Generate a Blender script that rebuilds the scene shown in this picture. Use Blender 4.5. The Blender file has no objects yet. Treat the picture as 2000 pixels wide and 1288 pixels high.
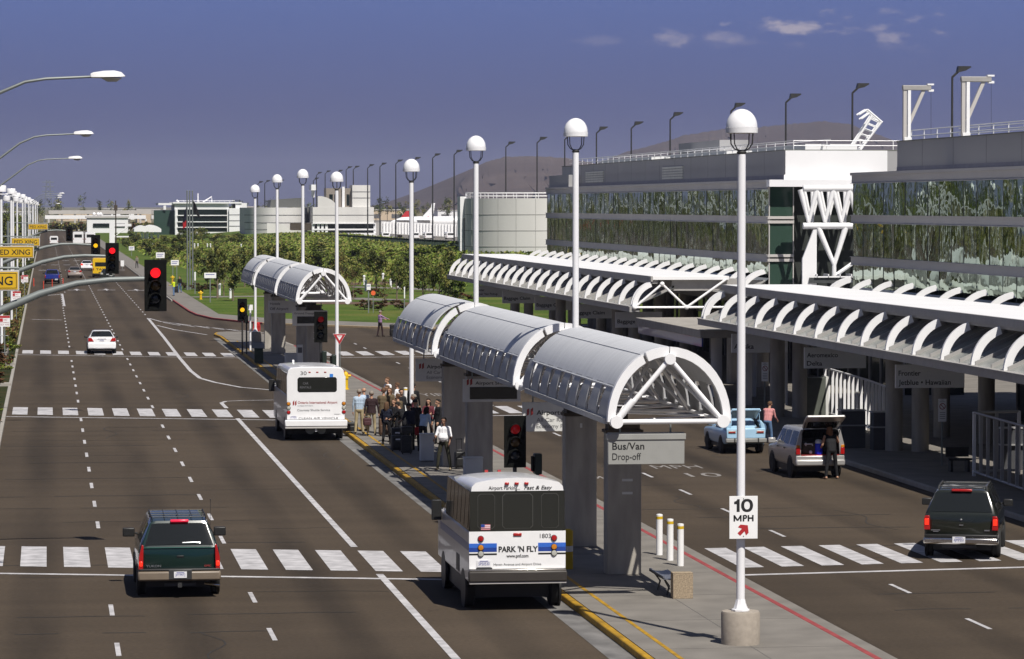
import bpy, bmesh, math, random
import numpy as np
from mathutils import Vector, Matrix
random.seed(7)
SC = bpy.context.scene
COL = SC.collection
PI = math.pi
# ------------------------------------------------------------------ camera
F_PX, CAM_H = 6800.0, 9.5
TH = math.atan(243 / F_PX); PS = math.atan(909 / F_PX * math.cos(TH))
cd = bpy.data.cameras.new('camera'); cam = bpy.data.objects.new('camera', cd); COL.objects.link(cam)
cam.location = (0, 0, CAM_H); cam.rotation_euler = (PI / 2 - TH, 0, -PS)
cd.sensor_width = 36; cd.lens = F_PX / 2000 * 36; cd.clip_start = 1; cd.clip_end = 40000
SC.camera = cam
_R = Vector((math.cos(PS), -math.sin(PS), 0))
_F = Vector((math.sin(PS) * math.cos(TH), math.cos(PS) * math.cos(TH), -math.sin(TH)))
_U = _R.cross(_F)
def ray(px, py): return _F + _R * ((px - 1000) / F_PX) - _U * ((py - 644) / F_PX)
def G(px, py, z=0.0):                       # survey: where the sight line meets the level z
    d = ray(px, py); t = (z - CAM_H) / d.z
    return (d.x * t, d.y * t)
def AY(px, py, Y):                          # where it meets the plane at distance Y
    d = ray(px, py); t = Y / d.y
    return (d.x * t, Y, CAM_H + d.z * t)
# ------------------------------------------------------------------ world and sun
SUN = Vector((.24, -.66, 1.0)).normalized()
w = bpy.data.worlds.new('World'); SC.world = w; w.use_nodes = True
nt = w.node_tree; nt.nodes.clear()
def N(nt, t, **k):
    n = nt.nodes.new(t)
    for a, b in k.items(): setattr(n, a, b)
    return n
out = N(nt, 'ShaderNodeOutputWorld'); bg = N(nt, 'ShaderNodeBackground')
sky = N(nt, 'ShaderNodeTexSky', sky_type='NISHITA', sun_disc=False)
sky.sun_elevation = math.asin(SUN.z); sky.sun_rotation = math.atan2(SUN.x, SUN.y)
sky.air_density = 1.0; sky.dust_density = .6; sky.ozone_density = 2.0; sky.altitude = 300
SKY_STR = .09
tint = N(nt, 'ShaderNodeMixRGB', blend_type='MULTIPLY'); tint.inputs[0].default_value = 1
tint.inputs[2].default_value = (.86, .80, 1.0, 1)
# soft level of the low air: mixes the bright white horizon towards the violet grey-blue of this dry hazy day
tc = N(nt, 'ShaderNodeTexCoord'); sep = N(nt, 'ShaderNodeSeparateXYZ')
ramp = N(nt, 'ShaderNodeValToRGB')
ramp.color_ramp.elements[0].position = 0.0; ramp.color_ramp.elements[0].color = (.72, .77, 1.65, 1)
ramp.color_ramp.elements[1].position = .30; ramp.color_ramp.elements[1].color = (.62, .78, 1.15, 1)
e = ramp.color_ramp.elements.new(.028); e.color = (.74, .91, 2.25, 1)
e = ramp.color_ramp.elements.new(.062); e.color = (.84, 1.32, 3.5, 1)
e = ramp.color_ramp.elements.new(.10); e.color = (.80, 1.2, 2.7, 1)
mixh = N(nt, 'ShaderNodeMixRGB', blend_type='MIX')
mr = N(nt, 'ShaderNodeMapRange'); mr.inputs[1].default_value = .02; mr.inputs[2].default_value = .42
mr.inputs[3].default_value = 1.0; mr.inputs[4].default_value = 0.72
L = nt.links.new
L(tc.outputs['Generated'], sep.inputs[0]); L(sep.outputs['Z'], ramp.inputs[0]); L(sep.outputs['Z'], mr.inputs[0])
L(sky.outputs[0], tint.inputs[1]); L(mr.outputs[0], mixh.inputs[0]); L(tint.outputs[0], mixh.inputs[1]); L(ramp.outputs[0], mixh.inputs[2])
# small thin clouds low over the hills on the right: soft ellipses in the sky broken up by noise
at = N(nt, 'ShaderNodeVectorMath', operation='MULTIPLY'); at.inputs[1].default_value = (95, 95, 230)
no = N(nt, 'ShaderNodeTexNoise'); no.inputs['Scale'].default_value = 1.0; no.inputs['Detail'].default_value = 6; no.inputs['Roughness'].default_value = .6
L(tc.outputs['Generated'], at.inputs[0]); L(at.outputs[0], no.inputs['Vector'])
def mth(op, a, b=None):
    m = N(nt, 'ShaderNodeMath', operation=op)
    for i, v in enumerate((a, b)):
        if v is None: continue
        if isinstance(v, (int, float)): m.inputs[i].default_value = v
        else: L(v, m.inputs[i])
    return m.outputs[0]
mask = None
for cx, cz, hw, hh, amp in ((.2105, .0502, .0185, .0040, .74), (.2360, .0500, .0190, .0056, .46), (.1770, .0482, .0105, .0032, .42), (.1905, .0480, .0105, .0028, .34), (.157, .0468, .010, .0022, .14), (.236, .0445, .014, .0020, .12), (.200, .0462, .030, .0022, .12)):
    u = mth('DIVIDE', mth('SUBTRACT', sep.outputs['X'], cx), hw); v = mth('DIVIDE', mth('SUBTRACT', sep.outputs['Z'], cz), hh)
    r = mth('SQRT', mth('ADD', mth('MULTIPLY', u, u), mth('MULTIPLY', v, v)))
    q = mth('ADD', mth('SUBTRACT', .75, r), mth('MULTIPLY', mth('SUBTRACT', no.outputs['Fac'], .5), 5.0))
    mr2 = N(nt, 'ShaderNodeMapRange', interpolation_type='SMOOTHSTEP'); L(q, mr2.inputs[0])
    for k_, vv in enumerate((.0, 1.25, 0, amp)): mr2.inputs[k_ + 1].default_value = vv
    mask = mr2.outputs[0] if mask is None else mth('MAXIMUM', mask, mr2.outputs[0])
mixc = N(nt, 'ShaderNodeMixRGB', blend_type='MIX'); mixc.inputs[2].default_value = (4.6, 4.1, 4.6, 1)
L(mask, mixc.inputs[0]); L(mixh.outputs[0], mixc.inputs[1]); L(mixc.outputs[0], bg.inputs[0])
bg.inputs[1].default_value = SKY_STR
L(bg.outputs[0], out.inputs[0])
sd = bpy.data.lights.new('sun', 'SUN'); sd.energy = 4.9; sd.angle = math.radians(.5); sd.color = (1.0, .95, .87)
so = bpy.data.objects.new('sun', sd); COL.objects.link(so); so.rotation_euler = SUN.to_track_quat('Z', 'Y').to_euler(); so.location = (40, -60, 120)
vs = SC.view_settings; vs.view_transform = 'Standard'; vs.look = 'None'; vs.exposure = .24; vs.gamma = 1
SC.cycles.max_bounces = 6; SC.cycles.diffuse_bounces = 3; SC.cycles.glossy_bounces = 4; SC.cycles.transparent_max_bounces = 8
# ------------------------------------------------------------------ materials
def mat(name, col, rough=.6, metal=0., var=.10, scale=3., bump=0., spec=.5, coat=0., emit=None, es=1., detail=4, streak=None):
    m = bpy.data.materials.new(name); m.use_nodes = True; t = m.node_tree; b = t.nodes['Principled BSDF']
    b.inputs['Roughness'].default_value = rough; b.inputs['Metallic'].default_value = metal
    b.inputs['Specular IOR Level'].default_value = spec; b.inputs['Coat Weight'].default_value = coat
    tcn = N(t, 'ShaderNodeTexCoord'); no = N(t, 'ShaderNodeTexNoise'); no.inputs['Scale'].default_value = scale; no.inputs['Detail'].default_value = detail
    src = tcn.outputs['Object']
    if streak:
        mp = N(t, 'ShaderNodeMapping'); mp.inputs['Scale'].default_value = streak; t.links.new(src, mp.inputs[0]); src = mp.outputs[0]
    t.links.new(src, no.inputs['Vector'])
    r = N(t, 'ShaderNodeValToRGB'); r.color_ramp.elements[0].position = .3; r.color_ramp.elements[1].position = .7
    r.color_ramp.elements[0].color = tuple(max(0, c * (1 - var)) for c in col) + (1,)
    r.color_ramp.elements[1].color = tuple(min(1, c * (1 + var)) for c in col) + (1,)
    t.links.new(no.outputs['Fac'], r.inputs[0]); t.links.new(r.outputs[0], b.inputs['Base Color'])
    if bump:
        bp = N(t, 'ShaderNodeBump'); bp.inputs['Strength'].default_value = bump; bp.inputs['Distance'].default_value = .02
        t.links.new(no.outputs['Fac'], bp.inputs['Height']); t.links.new(bp.outputs[0], b.inputs['Normal'])
    if emit:
        b.inputs['Emission Color'].default_value = emit + (1,); b.inputs['Emission Strength'].default_value = es
    return m
M = {}
def mk(name, *a, **k): M[name] = mat(name, *a, **k); return M[name]
mk('white_paint', (.80, .80, .80), .45, var=.05, scale=1.5)
mk('white_steel', (.80, .80, .81), .4, var=.04, scale=1.2)
mk('pole_white', (.78, .78, .80), .35, var=.05, scale=.8)
mk('globe', (.82, .82, .84), .25, var=.02)
mk('dark_steel', (.035, .035, .035), .45, var=.2)
mk('black', (.012, .012, .012), .5, var=.2)
mk('black_gloss', (.012, .013, .012), .15, var=.1)
mk('rubber', (.015, .015, .015), .85, var=.2)
mk('alu', (.55, .55, .56), .3, .9, var=.05)
mk('chrome', (.62, .60, .57), .18, 1., var=.04)
mk('roof_grey', (.54, .55, .57), .5, var=.07, scale=.7, streak=(1, 6, 1))
mk('fin_grey', (.36, .36, .365), .55, var=.06)
mk('beam_grey', (.32, .31, .30), .5, var=.08)
mk('col_conc', (.34, .315, .275), .8, var=.20, scale=2.2, bump=.15, detail=9, streak=(1.5, 1.5, .35))
mk('concrete', (.170, .156, .138), .85, var=.17, scale=.9, bump=.1, detail=9)
mk('aggregate', (.30, .235, .16), .9, var=.35, scale=30, bump=.4, detail=3)
mk('plinth', (.31, .27, .225), .85, var=.10, scale=9, bump=.15, detail=8)
mk('kerb_conc', (.30, .28, .25), .85, var=.12, scale=2, detail=8)
mk('kerb_yellow', (.34, .19, .006), .7, var=.34, scale=3.2, detail=11)
mk('kerb_red', (.26, .045, .045), .75, var=.2, scale=2, detail=9)
mk('mark_white', (.42, .41, .42), .7, var=.30, scale=2.2, detail=12)
mk('sign_grey', (.60, .60, .58), .55, var=.05)
mk('sign_sunny', (.29, .29, .275), .55, var=.05)  # same sign grey, darkened in the colour for the panel in full sun
mk('sign_white', (.80, .80, .80), .5, var=.03)
mk('sign_yellow', (.62, .38, .01), .5, var=.06)
mk('sign_red', (.40, .02, .025), .5, var=.05)
mk('ink', (.010, .010, .010), .6, var=.1)
mk('ink_red', (.30, .03, .03), .6, var=.1)
mk('ink_soft', (.10, .10, .11), .6, var=.1)
mk('ink_blue', (.05, .06, .30), .6, var=.1)
mk('galv', (.20, .22, .215), .5, .3, var=.12, scale=2, streak=(1, 8, 1))
mk('signal_body', (.004, .0045, .004), .8, var=.2, spec=.15)
mk('hydrant', (.65, .42, .01), .5, var=.08)
mk('bollard_yellow', (.58, .38, .01), .55, var=.1)
mk('lens_red_on', (.5, .01, .01), .3, emit=(1., .012, .02), es=1.1, var=.02)
mk('lens_red_dim', (.22, .006, .008), .3, emit=(1., .01, .02), es=.06, var=.02)
mk('lens_amber_on', (.7, .35, .01), .3, emit=(1., .52, .012), es=1.0, var=.02)
mk('lens_amber_dim', (.07, .035, .006), .25, var=.05)
mk('lens_green_off', (.008, .014, .026), .25, var=.05)
mk('brown_dark', (.06, .045, .03), .7, var=.2)
mk('bench_metal', (.20, .21, .24), .35, .5, var=.1)
mk('fence_green', (.018, .035, .022), .7, var=.25)
mk('rail_grey', (.42, .42, .42), .45, .4, var=.06)
mk('panel_white', (.78, .78, .79), .5, var=.03, scale=.4)
mk('panel_grey', (.33, .33, .335), .55, var=.04, scale=.3)
mk('fascia', (.46, .44, .42), .55, var=.06, scale=.4)
mk('tower_conc', (.62, .61, .59), .8, var=.07, scale=.25, streak=(1, 1, .25), detail=8)
mk('tan_wall', (.52, .42, .30), .8, var=.06, scale=.05)
mk('soil', (.10, .06, .035), .95, var=.3, scale=1.2, bump=.4)
mk('bark', (.16, .12, .085), .9, var=.25, scale=4, bump=.4)
mk('leaf_dark', (.044, .054, .015), .7, var=.35, scale=2.0)
mk('leaf_mid', (.105, .135, .026), .7, var=.35, scale=2.0)
mk('leaf_olive', (.185, .175, .045), .7, var=.35, scale=2.0)
mk('leaf_red', (.085, .040, .015), .7, var=.35, scale=2.0)
mk('leaf_bright', (.150, .20, .024), .6, var=.3, scale=3.)
for k in ('leaf_dark', 'leaf_mid', 'leaf_olive', 'leaf_red', 'leaf_bright'): M[k].node_tree.nodes['Principled BSDF'].inputs['Specular IOR Level'].default_value = .25

def asphalt():
    m = bpy.data.materials.new('asphalt'); m.use_nodes = True; t = m.node_tree; b = t.nodes['Principled BSDF']
    b.inputs['Roughness'].default_value = .88; b.inputs['Specular IOR Level'].default_value = .25
    tcn = N(t, 'ShaderNodeTexCoord'); l = t.links.new
    def noise(s, d, sc=(1, 1, 1), r=.55):
        mp = N(t, 'ShaderNodeMapping'); mp.inputs['Scale'].default_value = sc; l(tcn.outputs['Object'], mp.inputs[0])
        n = N(t, 'ShaderNodeTexNoise'); n.inputs['Scale'].default_value = s; n.inputs['Detail'].default_value = d; n.inputs['Roughness'].default_value = r
        l(mp.outputs[0], n.inputs['Vector']); return n.outputs['Fac']
    def mr(src, a, b_, c, d):
        n = N(t, 'ShaderNodeMapRange'); l(src, n.inputs[0])
        for i, v in enumerate((a, b_, c, d)): n.inputs[i + 1].default_value = v
        return n.outputs[0]
    def mth(op, a, bb):
        n = N(t, 'ShaderNodeMath', operation=op)
        for i, v in enumerate((a, bb)):
            if isinstance(v, (int, float)): n.inputs[i].default_value = v
            else: l(v, n.inputs[i])
        return n.outputs[0]
    grain = mr(noise(9, 8), .3, .7, .82, 1.18)
    fine = mr(noise(60, 3), .3, .7, .90, 1.10)
    broad = mr(noise(.14, 7, (1, .30, 1)), .32, .68, .80, 1.16)
    trans = mr(noise(.6, 7, (.04, 1, 1)), .35, .65, .90, 1.07)
    spots = mr(noise(.75, 5, (1, .8, 1), .7), .66, .74, 1.0, .62)
    grain = mth('MULTIPLY', grain, spots)
    sep = N(t, 'ShaderNodeSeparateXYZ'); l(tcn.outputs['Object'], sep.inputs[0])
    ph = mth('MULTIPLY', mth('SUBTRACT', sep.outputs['X'], 1.45), 2 * PI / 3.48)   # oil band down the middle of each lane
    band = mth('MULTIPLY', mr(mth('COSINE', ph, 0), -1.0, -.25, 1., 0.), mr(noise(.5, 6, (1, .10, 1)), .3, .62, .15, 1.))
    dark = mr(band, 0, 1, 1., .58)
    v = mth('MULTIPLY', mth('MULTIPLY', mth('MULTIPLY', grain, fine), mth('MULTIPLY', broad, trans)), dark)
    mx = N(t, 'ShaderNodeMixRGB', blend_type='MULTIPLY'); mx.inputs[0].default_value = 1; mx.inputs[1].default_value = (.060, .0445, .0300, 1)
    l(v, mx.inputs[2]); l(mx.outputs[0], b.inputs['Base Color'])
    bp = N(t, 'ShaderNodeBump'); bp.inputs['Strength'].default_value = .25; bp.inputs['Distance'].default_value = .01
    l(fine, bp.inputs['Height']); l(bp.outputs[0], b.inputs['Normal'])
    return m
M['asphalt'] = asphalt()
def grass_mat(name, a, b_, c, s=1.):
    m = bpy.data.materials.new(name); m.use_nodes = True; t = m.node_tree; b = t.nodes['Principled BSDF']; l = t.links.new
    b.inputs['Roughness'].default_value = .95; b.inputs['Specular IOR Level'].default_value = .1
    tcn = N(t, 'ShaderNodeTexCoord'); n1 = N(t, 'ShaderNodeTexNoise'); n1.inputs['Scale'].default_value = .12 * s; n1.inputs['Detail'].default_value = 9
    n2 = N(t, 'ShaderNodeTexNoise'); n2.inputs['Scale'].default_value = 5 * s; n2.inputs['Detail'].default_value = 5
    l(tcn.outputs['Object'], n1.inputs['Vector']); l(tcn.outputs['Object'], n2.inputs['Vector'])
    r = N(t, 'ShaderNodeValToRGB'); r.color_ramp.elements[0].position = .35; r.color_ramp.elements[1].position = .65
    r.color_ramp.elements[0].color = a + (1,); r.color_ramp.elements[1].color = b_ + (1,); e = r.color_ramp.elements.new(.5); e.color = c + (1,)
    l(n1.outputs['Fac'], r.inputs[0])
    mr = N(t, 'ShaderNodeMapRange'); l(n2.outputs['Fac'], mr.inputs[0])
    for i, v in enumerate((.3, .7, .75, 1.25)): mr.inputs[i + 1].default_value = v
    mx = N(t, 'ShaderNodeMixRGB', blend_type='MULTIPLY'); mx.inputs[0].default_value = 1; l(r.outputs[0], mx.inputs[1]); l(mr.outputs[0], mx.inputs[2])
    l(mx.outputs[0], b.inputs['Base Color'])
    bp = N(t, 'ShaderNodeBump'); bp.inputs['Strength'].default_value = .6; bp.inputs['Distance'].default_value = .1; l(n2.outputs['Fac'], bp.inputs['Height']); l(bp.outputs[0], b.inputs['Normal'])
    return m
M['lawn'] = grass_mat('lawn', (.050, .082, .013), (.105, .118, .028), (.068, .106, .018))
M['dry_ground'] = grass_mat('dry_ground', (.16, .13, .08), (.24, .20, .13), (.12, .12, .06), .2)
M['hill'] = grass_mat('hill', (.065, .050, .045), (.105, .082, .07), (.08, .062, .055), .02)
M['groundcover'] = grass_mat('groundcover', (.022, .030, .010), (.055, .040, .020), (.030, .036, .012), 4.)
def glass(name, col, rough=.05, ior=1.5, wav=0., scale=1., metal=0.):
    m = bpy.data.materials.new(name); m.use_nodes = True; t = m.node_tree; b = t.nodes['Principled BSDF']
    b.inputs['Base Color'].default_value = col + (1,); b.inputs['Roughness'].default_value = rough; b.inputs['IOR'].default_value = ior; b.inputs['Metallic'].default_value = metal
    b.inputs['Specular IOR Level'].default_value = .5
    tcn = N(t, 'ShaderNodeTexCoord'); no = N(t, 'ShaderNodeTexNoise'); no.inputs['Scale'].default_value = scale; no.inputs['Detail'].default_value = 1.5
    t.links.new(tcn.outputs['Object'], no.inputs['Vector'])
    bp = N(t, 'ShaderNodeBump'); bp.inputs['Strength'].default_value = max(wav, .001); bp.inputs['Distance'].default_value = .05
    t.links.new(no.outputs['Fac'], bp.inputs['Height']); t.links.new(bp.outputs[0], b.inputs['Normal'])
    return m
M['car_glass'] = glass('car_glass', (.012, .014, .014), .035)
M['bus_glass'] = glass('bus_glass', (.016, .017, .015), .12)
M['facade_glass'] = glass('facade_glass', (.27, .37, .28), .02, 1.6, .15, 1.3, 1.0)
M['dark_glass'] = glass('dark_glass', (.010, .016, .013), .08)
M['green_glass'] = glass('green_glass', (.035, .065, .05), .06)
M['canopy_glass'] = glass('canopy_glass', (.24, .25, .235), .25)
def paint(name, col, rough=.25, metal=.0, coat=.6):
    M[name] = mat(name, col, rough, metal, var=.04, scale=2, coat=coat); return M[name]
paint('paint_green', (.004, .019, .0165), .22); paint('paint_blackgreen', (.012, .015, .011), .22)
paint('paint_silver', (.42, .41, .40), .35, .4); paint('paint_lightblue', (.36, .56, .74), .35); paint('paint_white', (.80, .80, .81), .3)
paint('paint_blue', (.015, .03, .22), .3); paint('paint_beige', (.34, .29, .26), .35, .3); paint('paint_yellow', (.70, .44, .008), .4); paint('paint_red', (.30, .02, .02), .35)
paint('stripe_blue', (.03, .13, .55), .35); paint('stripe_navy', (.012, .05, .28), .35)
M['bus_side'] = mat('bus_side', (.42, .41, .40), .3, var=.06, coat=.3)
M['tail_red'] = mat('tail_red', (.35, .008, .008), .25, var=.1, coat=.5)
M['tail_red_on'] = mat('tail_red_on', (.6, .02, .01), .25, var=.1, emit=(1., .03, .01), es=.9)
M['brake_on'] = mat('brake_on', (.6, .02, .06), .25, var=.1, emit=(1., .02, .06), es=.35)
M['tail_amber'] = mat('tail_amber', (.55, .20, .01), .3, var=.1, coat=.5)
M['tail_clear'] = mat('tail_clear', (.42, .42, .38), .3, var=.15, coat=.5)
M['plate'] = mat('plate', (.72, .72, .74), .5, var=.04)

# ------------------------------------------------------------------ mesh builder
class MB:
    DEF = None
    def __init__(s, T=None): s.v = []; s.f = []; s.m = []; s.s = []; s.T = T if T is not None else MB.DEF
    def add(s, vs, fs, mi=0, sm=False):
        o = len(s.v)
        for p in vs:
            p = Vector(p)
            if s.T is not None: p = s.T @ p
            s.v.append(p)
        for f in fs: s.f.append([i + o for i in f]); s.m.append(mi); s.s.append(sm)
        return s
    def box(s, x0, x1, y0, y1, z0, z1, mi=0):
        v = [(x, y, z) for z in (z0, z1) for y in (y0, y1) for x in (x0, x1)]
        return s.add(v, [(0, 2, 3, 1), (4, 5, 7, 6), (0, 1, 5, 4), (2, 6, 7, 3), (0, 4, 6, 2), (1, 3, 7, 5)], mi)
    def poly(s, pts, mi=0): return s.add(pts, [tuple(range(len(pts)))], mi)
    def prism(s, p2, ax, a, b, mi=0, sm=False):
        if ax == 'z': A = [(x, y, a) for x, y in p2]; B = [(x, y, b) for x, y in p2]
        elif ax == 'y': A = [(x, a, z) for x, z in p2]; B = [(x, b, z) for x, z in p2]
        else: A = [(a, y, z) for y, z in p2]; B = [(b, y, z) for y, z in p2]
        n = len(p2)
        s.add(A + B, [tuple(range(n))[::-1], tuple(range(n, 2 * n))], mi)
        return s.add(A + B, [(i, (i + 1) % n, (i + 1) % n + n, i + n) for i in range(n)], mi, sm)
    def tube(s, pts, r, n=8, mi=0, sm=True, cap=True):
        pts = [Vector(p) for p in pts]; rs = r if isinstance(r, (list, tuple)) else [r] * len(pts)
        rings = []; prev = None
        for i, p in enumerate(pts):
            d = (pts[min(i + 1, len(pts) - 1)] - pts[max(i - 1, 0)]).normalized()
            if prev is None:
                u = Vector((0, 0, 1)) if abs(d.z) < .9 else Vector((1, 0, 0)); a = d.cross(u).normalized()
            else: a = (prev - d * prev.dot(d)).normalized()
            prev = a; b = d.cross(a)
            rings.append([p + (a * math.cos(2 * PI * k / n) + b * math.sin(2 * PI * k / n)) * rs[i] for k in range(n)])
        return s.loft(rings, True, cap, mi, sm)
    def loft(s, rings, closed=True, cap=True, mi=0, sm=True):
        n = len(rings[0]); v = [p for r in rings for p in r]; f = []
        for i in range(len(rings) - 1):
            for k in range(n if closed else n - 1):
                k2 = (k + 1) % n; f.append((i * n + k, i * n + k2, (i + 1) * n + k2, (i + 1) * n + k))
        s.add(v, f, mi, sm)
        if cap: s.add(rings[0], [tuple(range(n))[::-1]], mi); s.add(rings[-1], [tuple(range(n))], mi)
        return s
    def lathe(s, prof, c=(0, 0, 0), n=20, ax='z', mi=0, sm=True):
        rings = []
        for r, h in prof:
            ring = []
            for k in range(n):
                a = 2 * PI * k / n; u, v_ = r * math.cos(a), r * math.sin(a)
                q = (u, v_, h) if ax == 'z' else ((u, h, v_) if ax == 'y' else (h, u, v_))
                ring.append((c[0] + q[0], c[1] + q[1], c[2] + q[2]))
            rings.append(ring)
        return s.loft(rings, True, True, mi, sm)
    def cyl(s, c, r, h, n=16, ax='z', mi=0): return s.lathe([(r, 0), (r, h)], c, n, ax, mi)
    def ball(s, c, rx, ry=None, rz=None, n=12, m=8, mi=0):
        ry = ry or rx; rz = rz or rx
        rings = []
        for j in range(m + 1):
            t = PI * j / m; r = max(math.sin(t), 1e-3); z = -math.cos(t)
            rings.append([(c[0] + rx * r * math.cos(2 * PI * k / n), c[1] + ry * r * math.sin(2 * PI * k / n), c[2] + rz * z) for k in range(n)])
        return s.loft(rings, True, True, mi, True)
    def text(s, body, x, z, y, h=None, wd=None, mi=0, bold=0., shear=0., align='L', face='-y', ext=.004):
        """lettering of cap height h (and width wd) starting at x, baseline z, standing in the plane y, read from -y"""
        V, Fc = text_geo(body, bold, shear)
        x0 = min(p[0] for p in V); x1 = max(p[0] for p in V); z1 = CAPH
        k = h / z1; kx = k if wd is None else wd / (x1 - x0)
        off = x - x0 * kx if align == 'L' else (x - (x0 + x1) / 2 * kx if align == 'C' else x - x1 * kx)
        if face == '-y': vs_ = [(off + p[0] * kx, y, z + p[1] * k) for p in V]
        elif face == '-x': vs_ = [(y, -(off + p[0] * kx), z + p[1] * k) for p in V]
        else: vs_ = [(off + p[0] * kx, z + p[1] * k, y) for p in V]         # lying flat, read from -y
        return s.add(vs_, Fc, mi)
    def build(s, name, mats, parent=None, bevel=0., seg=2, loc=None):
        me = bpy.data.meshes.new(name); me.from_pydata([tuple(p) for p in s.v], [], s.f)
        if not isinstance(mats, (list, tuple)): mats = [mats]
        for m_ in mats: me.materials.append(M[m_] if isinstance(m_, str) else m_)
        me.polygons.foreach_set('material_index', s.m); me.polygons.foreach_set('use_smooth', s.s); me.update()
        bm = bmesh.new(); bm.from_mesh(me); bmesh.ops.remove_doubles(bm, verts=bm.verts, dist=1e-5); bmesh.ops.recalc_face_normals(bm, faces=bm.faces)
        bm.to_mesh(me); bm.free(); me.set_sharp_from_angle(angle=math.radians(38))
        o = bpy.data.objects.new(name, me); COL.objects.link(o)
        if parent: o.parent = parent
        if loc: o.location = loc
        if bevel:
            b = o.modifiers.new('bevel', 'BEVEL'); b.width = bevel; b.segments = seg; b.limit_method = 'ANGLE'; b.angle_limit = math.radians(35)
        return o
CAPH = 1.0
_tg = {}
def text_geo(body, bold=0., shear=0.):
    global CAPH
    k = (body, bold, shear)
    if k in _tg: return _tg[k]
    def ev(b):
        c = bpy.data.curves.new('t', 'FONT'); c.body = b; c.offset = bold; c.shear = shear; c.resolution_u = 3; c.fill_mode = 'FRONT'
        o = bpy.data.objects.new('t', c); COL.objects.link(o)
        dg = bpy.context.evaluated_depsgraph_get(); me = bpy.data.meshes.new_from_object(o.evaluated_get(dg))
        V = [tuple(v.co) for v in me.vertices]; Fc = [tuple(p.vertices) for p in me.polygons]
        bpy.data.objects.remove(o); bpy.data.curves.remove(c); bpy.data.meshes.remove(me); return V, Fc
    if CAPH == 1.0: CAPH = max(p[1] for p in ev('H')[0])
    _tg[k] = ev(body); return _tg[k]
def tag(o, label, cat, group=None, kind=None):
    if label: o['label'] = label
    if cat: o['category'] = cat
    if group: o['group'] = group
    if kind: o['kind'] = kind
    return o
def thing(name, label, cat, loc=(0, 0, 0), rz=0., group=None):
    o = bpy.data.objects.new(name, None); COL.objects.link(o); o.location = loc; o.rotation_euler = (0, 0, rz); o.empty_display_size = .3
    return tag(o, label, cat, group)
def struct(name, mb, m, **k):
    o = mb.build(name, m, **k); o['kind'] = 'structure'; return o
def stuff(o, label, cat): return tag(o, label, cat, kind='stuff')
def dup(root, loc, rz=None, label=None, group=None, scale=None):
    r = root.copy(); COL.objects.link(r); r.location = loc
    if rz is not None: r.rotation_euler = (0, 0, rz)
    if scale: r.scale = scale
    if label: r['label'] = label
    if group: r['group'] = group
    for ch in list(root.children):
        c = ch.copy(); COL.objects.link(c); c.parent = r
        for g in list(ch.children): d = g.copy(); COL.objects.link(d); d.parent = c
    return r
ORD = ['first', 'second', 'third', 'fourth', 'fifth', 'sixth', 'seventh', 'eighth', 'ninth', 'tenth', 'eleventh', 'twelfth', 'thirteenth', 'fourteenth', 'fifteenth', 'sixteenth', 'seventeenth', 'eighteenth', 'nineteenth', 'twentieth', 'twenty-first', 'twenty-second', 'twenty-third', 'twenty-fourth', 'twenty-fifth']
# ================================================================== SETTING
b = MB(); b.poly([(-9000, -300, -.08), (12000, -300, -.08), (12000, 16000, -.08), (-9000, 16000, -.08)]); struct('ground', b, 'dry_ground')
b = MB(); b.poly([(-1.85, -40, 0), (29, -40, 0), (29, 262, 0), (30.0, 266, 0), (29.0, 275, 0), (16, 290, 0), (12.6, 300, 0), (12.3, 345, 0), (12.2, 560, 0), (12.2, 1276, 0), (60, 1276, 0), (60, 1290, 0), (-2.0, 1290, 0), (-2.0, 560, 0), (-1.85, 400, 0)])
struct('road', b, 'asphalt')
ZI = .15
# --- island between the two roads
nose = [(12.25, 249), (12.0, 253.5), (12.3, 256.5), (13.2, 258), (14.6, 257), (15.8, 252)]
isl = [(12.22, -40)] + nose + [(16.4, 232), (16.7, 190), (17.05, 110), (17.05, -40)]
def inset_strip(pts, wd):           # strip inside an open polyline (left side of travel kept)
    o = []
    for i, p in enumerate(pts):
        a = Vector(pts[max(i - 1, 0)]); c = Vector(pts[min(i + 1, len(pts) - 1)]); d = (c - a).normalized(); nrm = Vector((d.y, -d.x))
        o.append((p[0] + nrm.x * wd, p[1] + nrm.y * wd))
    return o
edge = isl[:]
inner = inset_strip(edge, .17)
b = MB(); b.prism(inner, 'z', -.02, ZI); struct('island_pavement', b, 'concrete')
def kerb(name, pts, wd, m, z0=-.02, z1=ZI + .002, bev=.025):
    q = inset_strip(pts, wd); b = MB()
    n = len(pts)
    rings = [[(pts[i][0], pts[i][1], z0), (pts[i][0], pts[i][1], z1), (q[i][0], q[i][1], z1), (q[i][0], q[i][1], z0)] for i in range(n)]
    b.loft(rings, True, True, 0, False)
    return struct(name, b, m, bevel=bev)
def sub(p, a, c, n): return [(p[0] + (c[0] - p[0]) * i / n, p[1] + (c[1] - p[1]) * i / n) for i in range(n + 1)]
kerb('yellow_kerb', [(12.22, -40), (12.22, 60), (12.22, 120), (12.22, 249), (12.0, 253.5), (12.3, 256.5)], .17, 'kerb_yellow')
kerb('island_kerb', [(12.3, 256.5), (13.2, 258), (14.6, 257), (15.8, 252), (16.4, 232)], .17, 'kerb_conc')
kerb('red_kerb', [(16.4, 232), (16.7, 190), (17.05, 110), (17.05, -40)], .17, 'kerb_red')
b = MB(); b.poly([(17.05, -40, .006), (17.62, -40, .006), (17.62, 110, .006), (17.2, 190, .006), (16.9, 232, .006), (16.4, 232, .006), (16.7, 190, .006), (17.05, 110, .006)]); struct('gutter', b, 'concrete')
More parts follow.
